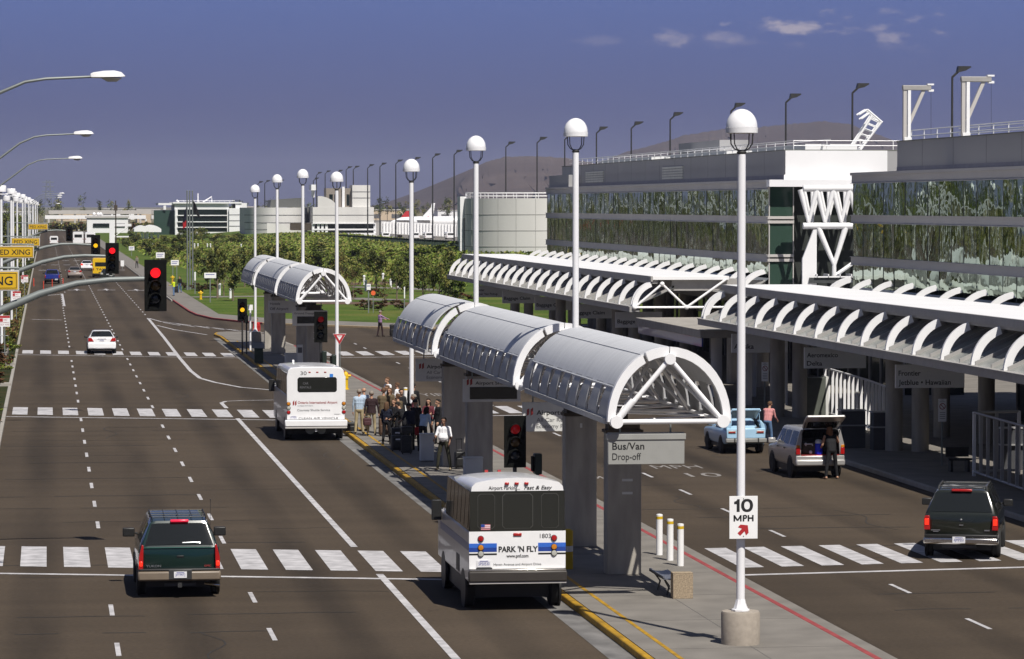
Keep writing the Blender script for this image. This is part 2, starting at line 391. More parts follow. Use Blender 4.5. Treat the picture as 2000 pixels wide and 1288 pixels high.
b = MB(); b.poly([(11.55, -40, .006), (12.22, -40, .006), (12.22, 249, .006), (11.75, 249, .006)]); struct('road_gutter', b, mat('gutter_stained', (.14, .135, .13), .85, var=.40, scale=1.6, detail=10, streak=(1, .5, 1)))
# pavement joints as thin dark strips, and the yellow stand-back line
b = MB()
for y in range(62, 256, 5): b.box(12.45, 16.9 if y < 180 else 16.3, y, y + .018, ZI, ZI + .0035)
b.box(14.75, 14.768, 40, 250, ZI, ZI + .003); struct('pavement_joints', b, mat('joint', (.10, .095, .09), .9))
b = MB(); b.poly([(12.88, 30, ZI + .006), (12.98, 30, ZI + .006), (12.98, 240, ZI + .006), (12.88, 240, ZI + .006)])
struct('stand_back_line', b, 'kerb_yellow')
# --- terminal pavement with canopy, garden behind
b = MB(); b.prism([(29.16, -40), (46, -40), (46, 262), (33, 264), (29.9, 262.5), (29.16, 258)], 'z', -.02, ZI); struct('terminal_pavement', b, 'concrete')
kerb('terminal_kerb', [(29.0, 258), (29.0, 200), (29.0, 120), (29.0, -40)], -.17, 'kerb_conc')
# --- lawn with its pavement edge
def berm(x, y):
    t = min(max((x - 42) / 26, 0), 1); u = min(max((y - 330) / 120, 0), 1); t = t * t * (3 - 2 * t) * u
    return .16 + 1.5 * t
b = MB()
xs = [14.6, 15.5, 18, 22, 26, 30, 36, 42, 48, 54, 60, 66, 72, 79.8]
ys = [300, 320, 346, 380, 420, 480, 540, 600, 700, 800, 900, 1000, 1100, 1240]
V = [(x, y, berm(x, y)) for y in ys for x in xs]; n = len(xs)
Fq = [(j * n + i, j * n + i + 1, (j + 1) * n + i + 1, (j + 1) * n + i) for j in range(len(ys) - 1) for i in range(n - 1)]
b.add(V, Fq, 0, True)
fr = [(15.1, 298.4), (18, 288.6), (24, 279), (30, 271), (46, 268), (79.8, 268)]
b.poly([(x, y, .158) for x, y in fr] + [(79.8, 300, .158), (14.6, 300, .158)])
struct('lawn', b, 'lawn')
b = MB(); b.poly([(46, 40, .15), (79.8, 40, .15), (79.8, 267.9, .15), (46, 267.9, .15)]); struct('plaza', b, 'concrete')
b = MB(); b.prism([(12.3, 345), (12.45, 310), (12.7, 300), (13.6, 290), (15.2, 283.5), (17.0, 277.5), (23.2, 269.6), (26, 266), (29.5, 265.5), (46, 265.5), (46, 268), (30, 271), (24, 279), (18, 288.6), (15.1, 298.4), (14.6, 310), (14.6, 1240), (12.3, 1240)], 'z', -.02, .154); struct('lawn_pavement', b, 'concrete')
kerb('red_corner_kerb', [(12.28, 345), (12.43, 310), (12.68, 300), (13.55, 290), (15.15, 283.3), (17.0, 277.3)], -.16, 'kerb_red', z1=.158)
kerb('corner_kerb', [(17.0, 277.3), (23.2, 269.4), (26, 265.8), (29.5, 265.3)], -.16, mat('kerb_tan', (.36, .27, .16), .85, var=.15), z1=.158)
kerb('far_kerb', [(12.28, 1240), (12.28, 800), (12.28, 500), (12.28, 345)][::-1], -.16, 'kerb_conc', z1=.158)
def path(name, pts, wd, m, z):
    b = MB(); L_ = inset_strip(pts, wd / 2); R_ = inset_strip(pts, -wd / 2)
    for i in range(len(pts) - 1): b.poly([(L_[i][0], L_[i][1], z), (L_[i + 1][0], L_[i + 1][1], z), (R_[i + 1][0], R_[i + 1][1], z), (R_[i][0], R_[i][1], z)])
    return struct(name, b, m)
path('garden_path', [(14.5, 354), (18, 356), (22, 357), (28, 352), (34, 340)], 4.2, 'concrete', .172)
path('garden_path', [(27, 400), (33, 398), (38, 392), (44, 378)], 4.0, 'concrete', .174)
path('planting_bed', [(33, 408), (38, 414), (46, 420)], 11, 'soil', .18)
path('planting_bed', [(24, 332), (30, 330), (38, 326)], 8, 'soil', .176)
# --- planted strip on the left
b = MB(); b.prism([(-2.02, -40), (-2.02, 1230), (-40, 1230), (-40, -40)], 'z', -.04, .12); struct('planting_strip', b, 'groundcover')
kerb('left_kerb', [(-1.85, -40), (-1.85, 200), (-1.95, 560), (-2.0, 1230)], -.17, 'kerb_conc')
b = MB(); b.poly([(-120, -40, -.03), (-40.0, -40, -.03), (-40.0, 1500, -.03), (-120, 1500, -.03)]); struct('car_park', b, 'asphalt')
b = MB(); b.poly([(82, 560, -.02), (700, 560, -.02), (700, 2600, -.02), (82, 2600, -.02)]); struct('apron', b, 'concrete')
# --- hills
def hills(name, prof, Y, depth, seed):
    rnd = random.Random(seed); b = MB(); rows = []
    P = []
    for i in range(len(prof) - 1):
        (x0, y0), (x1, y1) = prof[i], prof[i + 1]; k = max(2, int((x1 - x0) / 5))
        P += [(x0 + (x1 - x0) * j / k, y0 + (y1 - y0) * j / k) for j in range(k)]
    P.append(prof[-1])
    ridge = [AY(px, py + rnd.uniform(-1.1, 1.1), Y) for px, py in P]
    nr = 9
    for r in range(nr):
        t = r / (nr - 1); row = []
        for i, p in enumerate(ridge):
            h = max(p[2], 0) * (t ** 1.15); yy = Y - depth * (1 - t)
            g = math.sin(i * .55 + r * .4) * .5 + math.sin(i * .21 + 1.7) * .5 + rnd.uniform(-.6, .6)
            row.append((p[0] * yy / Y * (1), yy + g * depth * .06 * (1 - t) * 2, h * (1 + .10 * g * (1 - t)) - .5 * (1 - t)))
        rows.append(row)
    rows.append([(p[0], Y + depth, -.5) for p in ridge])
    b.loft(rows, False, False, 0, True); return struct(name, b, 'hill')
hills('hill', [(800, 404), (850, 392), (880, 366), (915, 335), (950, 316), (985, 307), (1050, 305), (1110, 309), (1190, 326), (1300, 352), (1420, 380), (1520, 405)], 6200, 1900, 3)
hills('hill', [(1000, 404), (1100, 352), (1170, 318), (1225, 297), (1290, 280), (1340, 264), (1420, 251), (1480, 249), (1550, 242), (1610, 237), (1660, 243), (1700, 257), (1760, 280), (1850, 310), (2000, 350), (2150, 404)], 7200, 2200, 5)
# ================================================================== ROAD MARKINGS
ZM = .008
def skewed(b, X0, X1, Ya, Yb, sl, x0ref):   # stripe parallel to the road, ends cut along the skew
    b.poly([(X0, Ya + sl * (X0 - x0ref), ZM), (X1, Ya + sl * (X1 - x0ref), ZM), (X1, Yb + sl * (X1 - x0ref), ZM), (X0, Yb + sl * (X0 - x0ref), ZM)])
def crosswalk(X0, X1, per, wd, Ya, Yb, sl, xr, stop=None):
    b = MB(); x = X0
    while x < X1 - .1: skewed(b, x, min(x + wd, X1), Ya, Yb, sl, xr); x += per
    if stop is not None: skewed(b, X0 - .4, X1 + .3, stop, stop + .3, sl, xr)
    return struct('crosswalk', b, 'mark_white')
crosswalk(-1.88, 12.0, 1.145, .69, 92.2, 97.6, -.265, -.75, 90.2)
crosswalk(-1.6, 12.0, 1.145, .69, 159.4, 165.2, -.345, -1.7, 157.6)
crosswalk(-1.6, 12.0, 1.145, .69, 225.0, 230.1, -.49, -1.6, 222.9)
crosswalk(18.0, 28.6, 1.105, .62, 89.4, 94.6, .12, 18.5, 87.5)
crosswalk(17.6, 28.6, 1.105, .62, 157.0, 162.6, .10, 17.6, 155.2)
crosswalk(17.2, 28.6, 1.3, .75, 219.0, 225.0, .10, 17.2, 216.0)
b = MB()
y = 60.0
while y < 380:
    if not any(a < y < c for a, c in ((89, 97), (155.5, 165), (219, 230))): b.box(1.41, 1.52, y - 1.1, y + 1.1, .003, ZM)
    y += 7.32
b.box(1.50, 1.72, 330, 376, .003, ZM)
y = 62.2
while y < 640:
    for X in (4.9,) if y < 90 else (4.9, 8.43 if y > 300 else None):
        if X and not any(a < y < c for a, c in ((87, 96), (152, 163), (216, 227))): b.box(X - .055, X + .055, y - 1.1, y + 1.1, .003, ZM)
    y += 7.32
y = 383
while y < 1100: b.box(1.86, 1.98, y - 1.1, y + 1.1, .003, ZM); y += 12
y = 640
while y < 1100: b.box(4.86, 4.98, y - 1.1, y + 1.1, .003, ZM); y += 12
struct('lane_dashes', b, 'mark_white')
def line(name, pts, wd, m='mark_white', z=ZM + .002):
    b = MB(); A = inset_strip(pts, wd / 2); Bq = inset_strip(pts, -wd / 2)
    for i in range(len(pts) - 1): b.poly([(A[i][0], A[i][1], z), (A[i + 1][0], A[i + 1][1], z), (Bq[i + 1][0], Bq[i + 1][1], z), (Bq[i][0], Bq[i][1], z)])
    return struct(name, b, m)
line('bus_lane_line', [(8.47, -40), (8.45, 89.0)], .19)
line('bus_lane_line', [(8.43, 96.2), (8.38, 155)], .19)
line('bus_lane_line', [(8.30, 163), (8.27, 167.3), (8.55, 168.7), (9.3, 169.2), (11.7, 169.6)], .19)
line('bus_lane_line', [(8.40, 294), (8.3, 250), (8.15, 217), (8.14, 200), (8.3, 191.5), (8.9, 186.8), (10.0, 181.5), (11.7, 178.2)], .22)
line('gore_line', [(8.44, 293.8), (9.2, 285), (12.0, 272.5), (16.0, 259)], .16)
line('gore_line', [(8.6, 276), (9.6, 266.5), (11.6, 255.5)], .16)
for i in range(6):
    x = 9.3 + i * 1.0
    line('gore_stripe', [(x, 283 - i * 3.6), (x + 1.1, 275.5 - i * 3.3)], .14)
b = MB(); y = 62
while y < 240:
    if not any(a < y < c for a, c in ((87, 97), (155, 164), (215, 226))):
        b.box(20.86, 20.97, y - 1.0, y + 1.0, .003, ZM)
    y += 7.32
struct('lane_dashes', b, 'mark_white')
# lettering painted on the carriageway, read by oncoming drivers' direction of travel
def painted(word, x, y, wd, h, flip=False):
    b = MB(Matrix.Translation((x, y, 0)) @ Matrix.Rotation(PI if flip else 0, 4, 'Z'))
    b.text(word, 0, 0, ZM, h=h, wd=wd, align='C', face='up'); return struct('painted_lettering', b, mat('worn_paint', (.22, .205, .195), .8, var=.3, scale=3, detail=10))
painted('MPH', 22.6, 123.4, 1.75, 1.6); painted('10', 22.9, 119.6, 1.2, 1.6)
painted('YIELD', 19.6, 172, 2.2, 2.4); painted('MPH', 19.4, 118.5, 1.4, 1.7)
for X, Y in ((3.3, 392), (6.6, 392), (9.9, 390)):
    b = MB(Matrix.Translation((X, Y, ZM))); b.poly([(-.08, -3, 0), (.08, -3, 0), (.08, 2, 0), (-.08, 2, 0)]); b.poly([(-1.0, -.4, 0), (1.0, -.4, 0), (1.0, .4, 0), (-1., .4, 0)]); b.poly([(-.35, 2, 0), (.35, 2, 0), (0, 6, 0)]); struct('painted_arrow', b, 'mark_white')
for Y in (512, 557, 600):
    b = MB()
    for k in range(7): b.box(-1.2 + k * 1.9, -.1 + k * 1.9, Y, Y + 1.5, .003, ZM)
    struct('crosswalk', b, 'mark_white')
line('stop_line', [(-1.3, 292), (1.2, 290)], .35); line('stop_line', [(-1.3, 366), (1.6, 374)], .35)

# transverse sealed cracks and old patches of the carriageway
rnd = random.Random(17); b = MB()
def crack(x0, x1, y, sl):
    n = max(3, int((x1 - x0) / .9)); pts = [(x0 + (x1 - x0) * i / n, y + sl * i / n + rnd.uniform(-.12, .12)) for i in range(n + 1)]; wd = rnd.uniform(.025, .06)
    for p, q in zip(pts[:-1], pts[1:]):
        if rnd.random() < .86: b.poly([(p[0], p[1] - wd, .0045), (q[0], q[1] - wd, .0045), (q[0], q[1] + wd, .0045), (p[0], p[1] + wd, .0045)])
for k in range(64):
    y = 64 + k * 4.1 + rnd.uniform(-1.5, 1.5); x0 = rnd.choice((-1.7, -1.5, 1.6, 5.0)); crack(x0, min(8.3, x0 + rnd.uniform(3, 9)), y, rnd.uniform(-.6, .2))
    if rnd.random() < .7: x0 = rnd.uniform(18, 22); crack(x0, min(28.5, x0 + rnd.uniform(3, 8)), y + 2, rnd.uniform(-.2, .5))
for k in range(16):
    x, y = rnd.choice((3.2, 6.6, 10.3, 19.6, 25)) + rnd.uniform(-.6, .6), rnd.uniform(70, 240); L0 = rnd.uniform(3, 9)
    n = 10; pts = [(x + .25 * math.sin(i * .8 + k), y + L0 * i / n) for i in range(n + 1)]
    for p, q in zip(pts[:-1], pts[1:]): b.poly([(p[0] - .02, p[1], .0042), (p[0] + .02, p[1], .0042), (q[0] + .02, q[1], .0042), (q[0] - .02, q[1], .0042)])
struct('sealed_cracks', b, mat('tar', (.022, .019, .016), .8, var=.3))
b = MB()
for x, y, w_, h_ in ((.2, 70.6, .35, .10), (.55, 70.0, .28, .12), (.05, 70.1, .2, .05)): b.poly([(x - .1, y, .0065), (x + w_ - .1, y + .15, .0065), (x + w_, y + h_ * 5, .0065), (x, y + h_ * 4, .0065)])
struct('utility_paint', b, mat('blue_spray', (.10, .17, .33), .8, var=.5, scale=9))
# ================================================================== ISLAND SHELTERS
XC, HW, ZE, RISE = 14.45, 1.47, 4.43, 1.75
def arc(t, k=1.0, dz=0.):           # t 0..1 from left eave over the crown to the right eave
    a = PI * (1 - t); return (HW * k * math.cos(a), ZE + dz + RISE * k * math.sin(a))
def shelter(Y0, segs, colY, label):
    t = thing('bus_shelter', label, 'shelter', (XC, Y0, 0), 0, 'vaulted shelters along the island')
    y = 0
    for si, Ls in enumerate(segs):
        # ring arch at the near end of each vault, left in two halves with a notch by the crown
        for a, c in ((0, .355), (.375, .497), (.503, 1.0)):
            b = MB(); n = max(3, int(24 * (c - a)))
            o = [arc(a + (c - a) * i / n, 1.0) for i in range(n + 1)]; q = [arc(a + (c - a) * i / n, .875) for i in range(n + 1)]
            rings = [[(o[i][0], y - .02, o[i][1]), (o[i][0], y + .20, o[i][1]), (q[i][0], y + .20, q[i][1]), (q[i][0], y - .02, q[i][1])] for i in range(n + 1)]
            b.loft(rings, True, True, 0, False); b.build('arch', 'white_steel', t)
        y0, y1 = y + .2 + (1.6 if si == 2 else 0), y + Ls - (2.7 if si < len(segs) - 1 else 0)
        # vault roof from shoulder to shoulder
        b = MB(); n = 26; ta, tb = .155, .845
        R0 = [arc(ta + (tb - ta) * i / n, .985) for i in range(n + 1)]; R1 = [arc(ta + (tb - ta) * i / n, .955) for i in range(n + 1)]
        rings = [[(p[0], yy, p[1]) for p in R0] + [(p[0], yy, p[1]) for p in R1[::-1]] for yy in (y0, (y0 + y1) / 2, y1)]
        b.loft(rings, True, True, 0, True)
        for tt in (.155, .36, .64, .845):     # standing seams along the vault
            p = arc(tt, .99); b.box(p[0] - .012, p[0] + .012, y0, y1, p[1] - .03, p[1] + .003)
        ny = max(3, int((y1 - y0) / 1.75)); 
        for i in range(1, ny):
            yy = y0 + (y1 - y0) * i / ny
            P = [arc(ta + (tb - ta) * k / 20, .9858) for k in range(21)]; Q = [arc(ta + (tb - ta) * k / 20, .97) for k in range(21)]
            b.loft([[(P[k][0], yy - .008, P[k][1]), (P[k][0], yy + .008, P[k][1]), (Q[k][0], yy + .008, Q[k][1]), (Q[k][0], yy - .008, Q[k][1])] for k in range(21)], True, True, 0, False)
        b.build('vault_roof', 'roof_grey', t)
        # side fins between shoulder and eave
        for sgn in (-1, 1):
            b = MB(); nf = int((y1 - y0) / 1.62)
            for i in range(nf + 1):
                yy = y0 + .05 + (y1 - y0 - .5) * i / nf
                P = [arc(.0 + .165 * k / 6, .985) for k in range(7)]
                for p, q in zip(P[:-1], P[1:]):
                    pass
                Wd = [1.30, 1.28, 1.24, 1.16, 1.08, 1.02, .98]
                rings = [[(sgn * -p[0] * -1 if False else sgn * abs(p[0]), yy, p[1]), (sgn * abs(p[0]), yy + Wd[k], p[1]), (sgn * (abs(p[0]) - .05), yy + Wd[k], p[1]), (sgn * (abs(p[0]) - .05), yy, p[1])] for k, p in enumerate(P)]
                b.loft(rings, True, True, 0, False)
            b.box(sgn * (HW - .01) - .05, sgn * (HW - .01) + .05, y0, y1, ZE - .06, ZE + .07)
            b.build('side_fins', 'fin_grey', t)
        # space truss: chords, ties and diagonals
        b = MB(); zt, zb, xb = ZE + RISE * .84, ZE + .0, HW * .86
        for xx, zz in ((-xb, zb), (xb, zb), (0, zt)): b.tube([(xx, y + .1, zz), (xx, y + Ls, zz)], .05, 8)
        nb = max(3, round(Ls / 4.2)); 
        for i in range(nb + 1):
            yy = y + .1 + (Ls - .2) * i / nb
            if i: b.tube([(-xb, yy, zb), (xb, yy, zb)], .045, 8)
            if i < nb:
                ym = yy + (Ls - .2) / nb / 2
                for sx in (-1, 1):
                    b.tube([(sx * xb, yy, zb), (0, ym, zt)], .04, 6); b.tube([(sx * xb, yy + (Ls - .2) / nb, zb), (0, ym, zt)], .04, 6)
                b.tube([(-xb, yy, zb), (xb, ym, zb)], .03, 6); b.tube([(xb, ym, zb), (-xb, yy + (Ls - .2) / nb, zb)], .03, 6)
        b.build('roof_truss', 'white_steel', t)
        b = MB()
        for p, q in (((-xb, zb), (xb, zb)), ((-xb, zb), (0, zt)), ((xb, zb), (0, zt))): b.tube([(p[0], y - .04, p[1]), (q[0], y - .04, q[1])], .062, 10)
        for xx, zz in ((-xb, zb), (xb, zb), (0, zt)): b.cyl((xx, y - .14, zz), .13 if zz > ZE + .3 else .15, .26, 16, 'y')
        if si == 0 or True: b.tube([(-xb, y - .04, zb + .03), (-xb * .68, y - .04, zb + .50)], .085, 10)
        b.build('end_frame', 'white_steel', t)
        y += Ls
    for cy in colY:
        b = MB(); b.box(-.435, .435, cy - .30, cy + .30, ZI, 3.74); o = b.build('column', 'col_conc', t, bevel=.015)
        b = MB(); b.box(-.48, .48, cy - .34, cy + .34, 3.742, 3.82); b.box(-.40, .40, cy - .28, cy + .28, 3.822, 3.98); b.box(-.44, .44, cy - .30, cy + .30, 3.982, 4.05); b.box(-.12, .12, cy - .12, cy + .12, 4.052, 4.40); b.box(-1.2, 1.2, cy - .07, cy + .07, 4.30, 4.40)
        b.build('bearing', 'brown_dark', t)
    for k, cy in enumerate(colY[:2]):
        b = MB(); z = 2.55 if k == 0 else 2.5
        if k == 0: b.box(-.06, .21, cy - .312, cy - .302, 2.52, 2.58); b.box(-.06, .21, cy - .312, cy - .302, 2.19, 2.25)
        else: b.box(-.03, .03, cy - .312, cy - .302, 3.42, 3.54)
        b.build('plaque', 'sign_grey', t)
    return t
shelter(80.3, (16.7, 20.8, 13.0), (6.7, 13.9, 36.3, 43.4), 'vaulted grey island shelter nearest the viewer, behind the blue striped bus')
shelter(183.2, (17.3, 21.0, 13.2), (6.7, 13.9, 36.3, 43.4), 'vaulted grey island shelter farther up the road, behind the white bus')
# hanging signs of the shelters
def hang_sign(name, label, x, y, w_, z0, z1, lines, group, logo=False, display=None, tz=4.40, m='sign_grey', rail=True):
    if x == 29.0: MB.DEF = DEFC; x, y = x * KC, y * KC
    t = thing(name, label, 'sign', (x, y, 0), 0, group)
    b = MB(); b.box(0, w_, -.06, .06, z0, z1); b.build('sign_panel', m, t, bevel=.012)
    if rail: b = MB(); b.box(-.03, w_ + .03, -.085, .085, z1 - .17, z1 - .03); b.build('light_rail', m, t, bevel=.01)
    for xx in (w_ * .16, w_ * .82): b = MB(); b.tube([(xx, 0, z1 - .02), (xx, 0, tz)], .022, 8); b.build('hanger', 'galv', t)
    x0 = .10
    if logo:
        b = MB()
        for k in range(2):
            xx = .12 + k * .11; zz = lines[0][1]
            b.poly([(xx, -.066, zz - .03), (xx + .07, -.066, zz + .02), (xx + .07, -.066, zz + .22 - .03 * (1 - k)), (xx, -.066, zz + .15)], 1)
        x0 = .40; b.build('emblem', ['ink', 'ink_red', 'ink_soft'], t)
    for (txt, zz, h, wd, bold, mm) in lines: b = MB(); b.text(txt, x0, zz, -.066, h=h, wd=wd, bold=bold); b.build('lettering', ['ink', 'ink_red', 'ink_soft'][mm], t)
    if display: b = MB(); b.box(*display[:2], -.075, -.063, *display[2:]); b.build('display', 'black_gloss', t)
    MB.DEF = None
    return t
GS = 'signs hung under the island shelters'
hang_sign('hanging_sign', 'light grey sign reading Bus/Van Drop-off hung from the near arch', 13.01, 80.45, 1.82, 3.42, 4.17, [('Bus/Van', 3.776, .158, .76, .012, 0), ('Drop-off', 3.53, .158, .68, .0, 0)], GS, m='sign_sunny')
hang_sign('hanging_sign', 'grey Airport Shuttle sign splashed with sunlight, under the near vault by the traffic light', 13.47, 98.6, 1.9, 3.02, 3.86, [('Airport Shuttle', 3.50, .13, 1.35, .012, 0), ('All Car Rentals', 3.30, .11, 1.1, 0, 2), ('Economy Parking', 3.12, .11, 1.2, 0, 2)], GS, logo=True, rail=False)
hang_sign('hanging_sign', 'grey Airport Shuttle sign with a black display panel', 13.5, 113.2, 1.9, 3.05, 3.80, [('Airport Shuttle', 3.62, .10, 1.2, .012, 0)], GS, logo=True, display=(.22, 1.78, 3.14, 3.54), rail=False)
hang_sign('hanging_sign', 'dark grey Airport Shuttle sign behind the white lamp pole and the waiting crowd', 13.42, 127.2, 1.9, 3.02, 3.86, [('Airport Shuttle', 3.50, .13, 1.35, .012, 0), ('All Car Rentals', 3.30, .11, 1.1, 0, 2), ('Economy Parking', 3.12, .11, 1.2, 0, 2)], GS, logo=True, rail=False)
hang_sign('hanging_sign', 'grey sign with a black display behind the red traffic light of the far shelter', 13.1, 187.5, 1.9, 3.0, 3.82, [('Ground Transportation', 3.62, .10, 1.6, .012, 2)], GS, display=(.25, 1.7, 3.12, 3.5), rail=False)
hang_sign('hanging_sign', 'grey Off Airport sign at the middle of the far shelter', 13.1, 208, 1.9, 3.05, 3.80, [('Hotels', 3.55, .13, .6, .012, 2), ('Off Airport', 3.24, .15, 1.1, .012, 2)], GS, rail=False)
# ================================================================== GLOBE LAMPS
def globe_lamp(x, y, z_top, label, base=True):
    t = thing('globe_lamp', label, 'lamp post', (x, y, ZI), 0, 'white globe lamps along the island')
    h = z_top - ZI; zp = h - .92
    b = MB(); b.lathe([(.092, .75 if base else 0), (.092, 2.4), (.088, zp)], n=16); b.build('pole', 'pole_white', t)
    if base:
        b = MB(); b.lathe([(.415, -.01), (.415, .66), (.395, .70)], n=28); b.build('plinth', 'plinth', t)
        b = MB(); b.lathe([(.20, .705), (.20, .74), (.16, .75), (.12, .86), (.10, .95)], n=8); b.build('base_plate', 'pole_white', t)
    b = MB(); b.lathe([(.09, zp - .04), (.11, zp), (.06, zp + .05)], n=12)
    for k in range(4):
        a = PI / 4 + k * PI / 2; u = Vector((math.cos(a), math.sin(a), 0))
        b.tube([u * .05 + Vector((0, 0, zp + .02)), u * .18 + Vector((0, 0, zp + .07)), u * .27 + Vector((0, 0, zp + .18)), u * .29 + Vector((0, 0, zp + .42))], .014, 6)
    b.build('cradle', 'dark_steel', t)
    b = MB(); R = .335
    b.lathe([(.30, zp + .40), (R + .005, zp + .41), (R + .01, zp + .52), (R - .01, zp + .525)], n=28); b.build('reflector_ring', 'pole_white', t)
    b = MB(); b.lathe([(R, zp + .527)] + [(R * math.cos(a), zp + .535 + (h - zp - .535) * math.sin(a)) for a in [i * PI / 2 / 9 for i in range(9)]] + [(.005, h)], n=28); b.build('globe', 'globe', t)
    return t
L_ = [(14.63, 72.7, 11.54, 'tall white globe lamp carrying the 10 MPH sign on its concrete drum', True), (14.6, 95.9, 11.92, 'white globe lamp rising behind the first vault of the near shelter', False),
      (14.6, 118.6, 11.88, 'white globe lamp rising behind the second vault of the near shelter', False), (14.55, 139.5, 11.36, 'white globe lamp standing in the crowd at the end of the near shelter', True),
      (14.6, 176.5, 11.2, 'white globe lamp in front of the far shelter, behind the yield sign', True), (14.65, 200.8, 11.58, 'white globe lamp rising behind the first vault of the far shelter', False),
      (14.56, 222, 11.46, 'white globe lamp rising behind the second vault of the far shelter', False), (14.1, 238, 10.9, 'farthest white globe lamp, beyond the end of the far shelter', True)]
for q in L_: globe_lamp(*q)
# ================================================================== TERMINAL CANOPIES
GX, GZ, TX, TZ = 28.05, 4.55, 29.05, 5.78
KC = 1.06; DEFC = Matrix.Translation((0, 0, 9.5 * (1 - KC))) @ Matrix.Scale(KC, 4)   # canopy module
def canopy(y0, y1, label, near):
    MB.DEF = DEFC; t = thing('kerbside_canopy', label, 'canopy', (GX * KC, y0 * KC, 0), 0, 'white ribbed canopies along the terminal kerb'); Ln = y1 - y0
    ys_ = [.06, .5] + [.5 + 3.66 * i for i in range(1, int((Ln - .6) / 3.66) + 1)] if near else [.06, .5] + [.5 + 3.66 * i for i in range(1, int((Ln - .6) / 3.66) + 1)] + [Ln - .1]
    ctr = TX - GX
    def rp(k, off): a = PI - (PI / 2) * k * .80; r = 1.0 + off; return (1.30 + 1.30 * r * math.cos(a) * 1.0, GZ - GZ + 0 + GZ + 1.30 * r * math.sin(a) * 1.0)
    for i, yy in enumerate(ys_):
        b = MB(); n = 9; o = [rp(k / n, .0) for k in range(n + 1)]; q = [rp(k / n, -.19) for k in range(n + 1)]
        b.loft([[(o[k][0], yy, o[k][1]), (o[k][0], yy + .14, o[k][1]), (q[k][0], yy + .14, q[k][1]), (q[k][0], yy, q[k][1])] for k in range(n + 1)], True, True, 0, False)
        b.build('rib', 'white_steel', t)
    b = MB(); b.box(1.0, 4.75, 0, Ln, 5.88, 6.06); b.build('roof', 'panel_white', t, bevel=.01)
    b = MB(); b.box(.90, 1.0, 0, Ln, 5.80, 6.055); b.box(1.0, 1.25, .1, Ln - .1, 5.70, 5.875); b.build('roof_fascia', 'beam_grey', t)
    b = MB(); b.box(-.14, .06, 0, Ln, GZ - .22, GZ + .02); b.box(-.18, .10, 0, Ln, GZ + .022, GZ + .06); b.box(.06, .35, 0, Ln, GZ - .20, GZ - .12); b.build('gutter', 'beam_grey', t)
    # sloping glazing behind the ribs with its bars
    b = MB(); b.add([(.08, 0, GZ + .05), (.08, Ln, GZ + .05), (2.1, Ln, 5.50), (2.1, 0, 5.50), (.08, 0, GZ + .02), (.08, Ln, GZ + .02), (2.1, Ln, 5.47), (2.1, 0, 5.47)], [(0, 1, 2, 3), (7, 6, 5, 4), (0, 4, 5, 1), (3, 2, 6, 7)]); b.build('sloping_glazing', 'canopy_glass', t)
    yy = .3
    while yy < Ln:
        b = MB(); b.add([(.08, yy, GZ + .05), (.08, yy + .07, GZ + .05), (2.1, yy + .07, 5.50), (2.1, yy, 5.50), (.08, yy, GZ + .17), (.08, yy + .07, GZ + .17), (2.1, yy + .07, 5.62), (2.1, yy, 5.62)], [(4, 5, 6, 7), (0, 4, 7, 3), (1, 2, 6, 5), (0, 1, 5, 4), (3, 7, 6, 2)]); b.build('glazing_bar', 'beam_grey', t); yy += 1.83

    # deep plate beams crossing under the flat roof, and an added shading deck behind
    yy = .3
    while yy < Ln: b = MB(); b.box(2.0, 6.6, yy, yy + .12, 5.35, 5.86); b.build('roof_beam', 'beam_grey', t); yy += 3.66
    b = MB(); b.box(5.9, 13.6, 0, Ln, 4.70, 4.86); b.build('shade_deck', 'panel_grey', t)  # unseen deck added to darken the space under the canopy
    # second row of ribs, rising to the glass front behind
    for yy in ys_:
        b = MB(); n = 7; P_r = [(5.35 + 1.45 * (1 - math.cos(q * PI / 2 / n * .86)), 5.18 + 1.22 * math.sin(q * PI / 2 / n * .86)) for q in range(n + 1)]
        b.loft([[(p[0], yy, p[1]), (p[0], yy + .14, p[1]), (p[0] + .10, yy + .14, p[1] - .20), (p[0] + .10, yy, p[1] - .20)] for p in P_r], True, True, 0, False); b.build('rear_rib', 'white_steel', t)
    b = MB(); b.add([(5.5, 0, 5.05), (5.5, Ln, 5.05), (6.75, Ln, 5.95), (6.75, 0, 5.95)], [(0, 1, 2, 3)]); b.build('rear_glazing', 'canopy_glass', t)
    b = MB(); b.box(5.28, 5.48, 0, Ln, 4.95, 5.15); b.build('rear_gutter', 'beam_grey', t)
    # end frame
    b = MB()
    for p, q in (((.1, GZ), (2.65, GZ)), ((.1, GZ), (1.45, 5.68)), ((2.65, GZ), (1.45, 5.68)), ((2.65, GZ), (4.6, 5.9)), ((2.65, GZ), (4.7, GZ))): b.tube([(p[0], -.03, p[1]), (q[0], -.03, q[1])], .06, 10)
    for p in ((.1, GZ), (2.65, GZ), (1.45, 5.68)): b.ball((p[0], -.03, p[1]), .12)
    b.build('end_frame', 'white_steel', t); MB.DEF = None
    return t
canopy(52, 148.2, 'white ribbed kerb canopy on the right, over the black and silver cars', False)
canopy(166, 243.5, 'white ribbed kerb canopy farther away, behind the near island shelter', False)
t = thing('link_roof', 'low flat grey roof with blue soffit band between the two white canopies', 'canopy', (29.8, 157.6, 0))
b = MB(); b.box(0, 8.0, 0, 17.8, 3.38, 3.76); b.build('roof', 'kerb_conc', t, bevel=.02)
b = MB(); b.box(.10, .16, .2, 17.6, 2.97, 3.375); b.build('soffit_band', 'stripe_navy', t)
for xx in (2.6, 4.3):
    for yy in (2.2, 9.5): b = MB(); b.lathe([(.28, ZI), (.28, 3.37)], (xx, yy, 0), 18); b.build('column', 'tower_conc', t)
for yy in (4.2, 5.2): b = MB(); b.tube([(1.8, yy, 3.76), (1.8, yy, 4.2)], .12, 8); b.build('vent', 'white_steel', t)
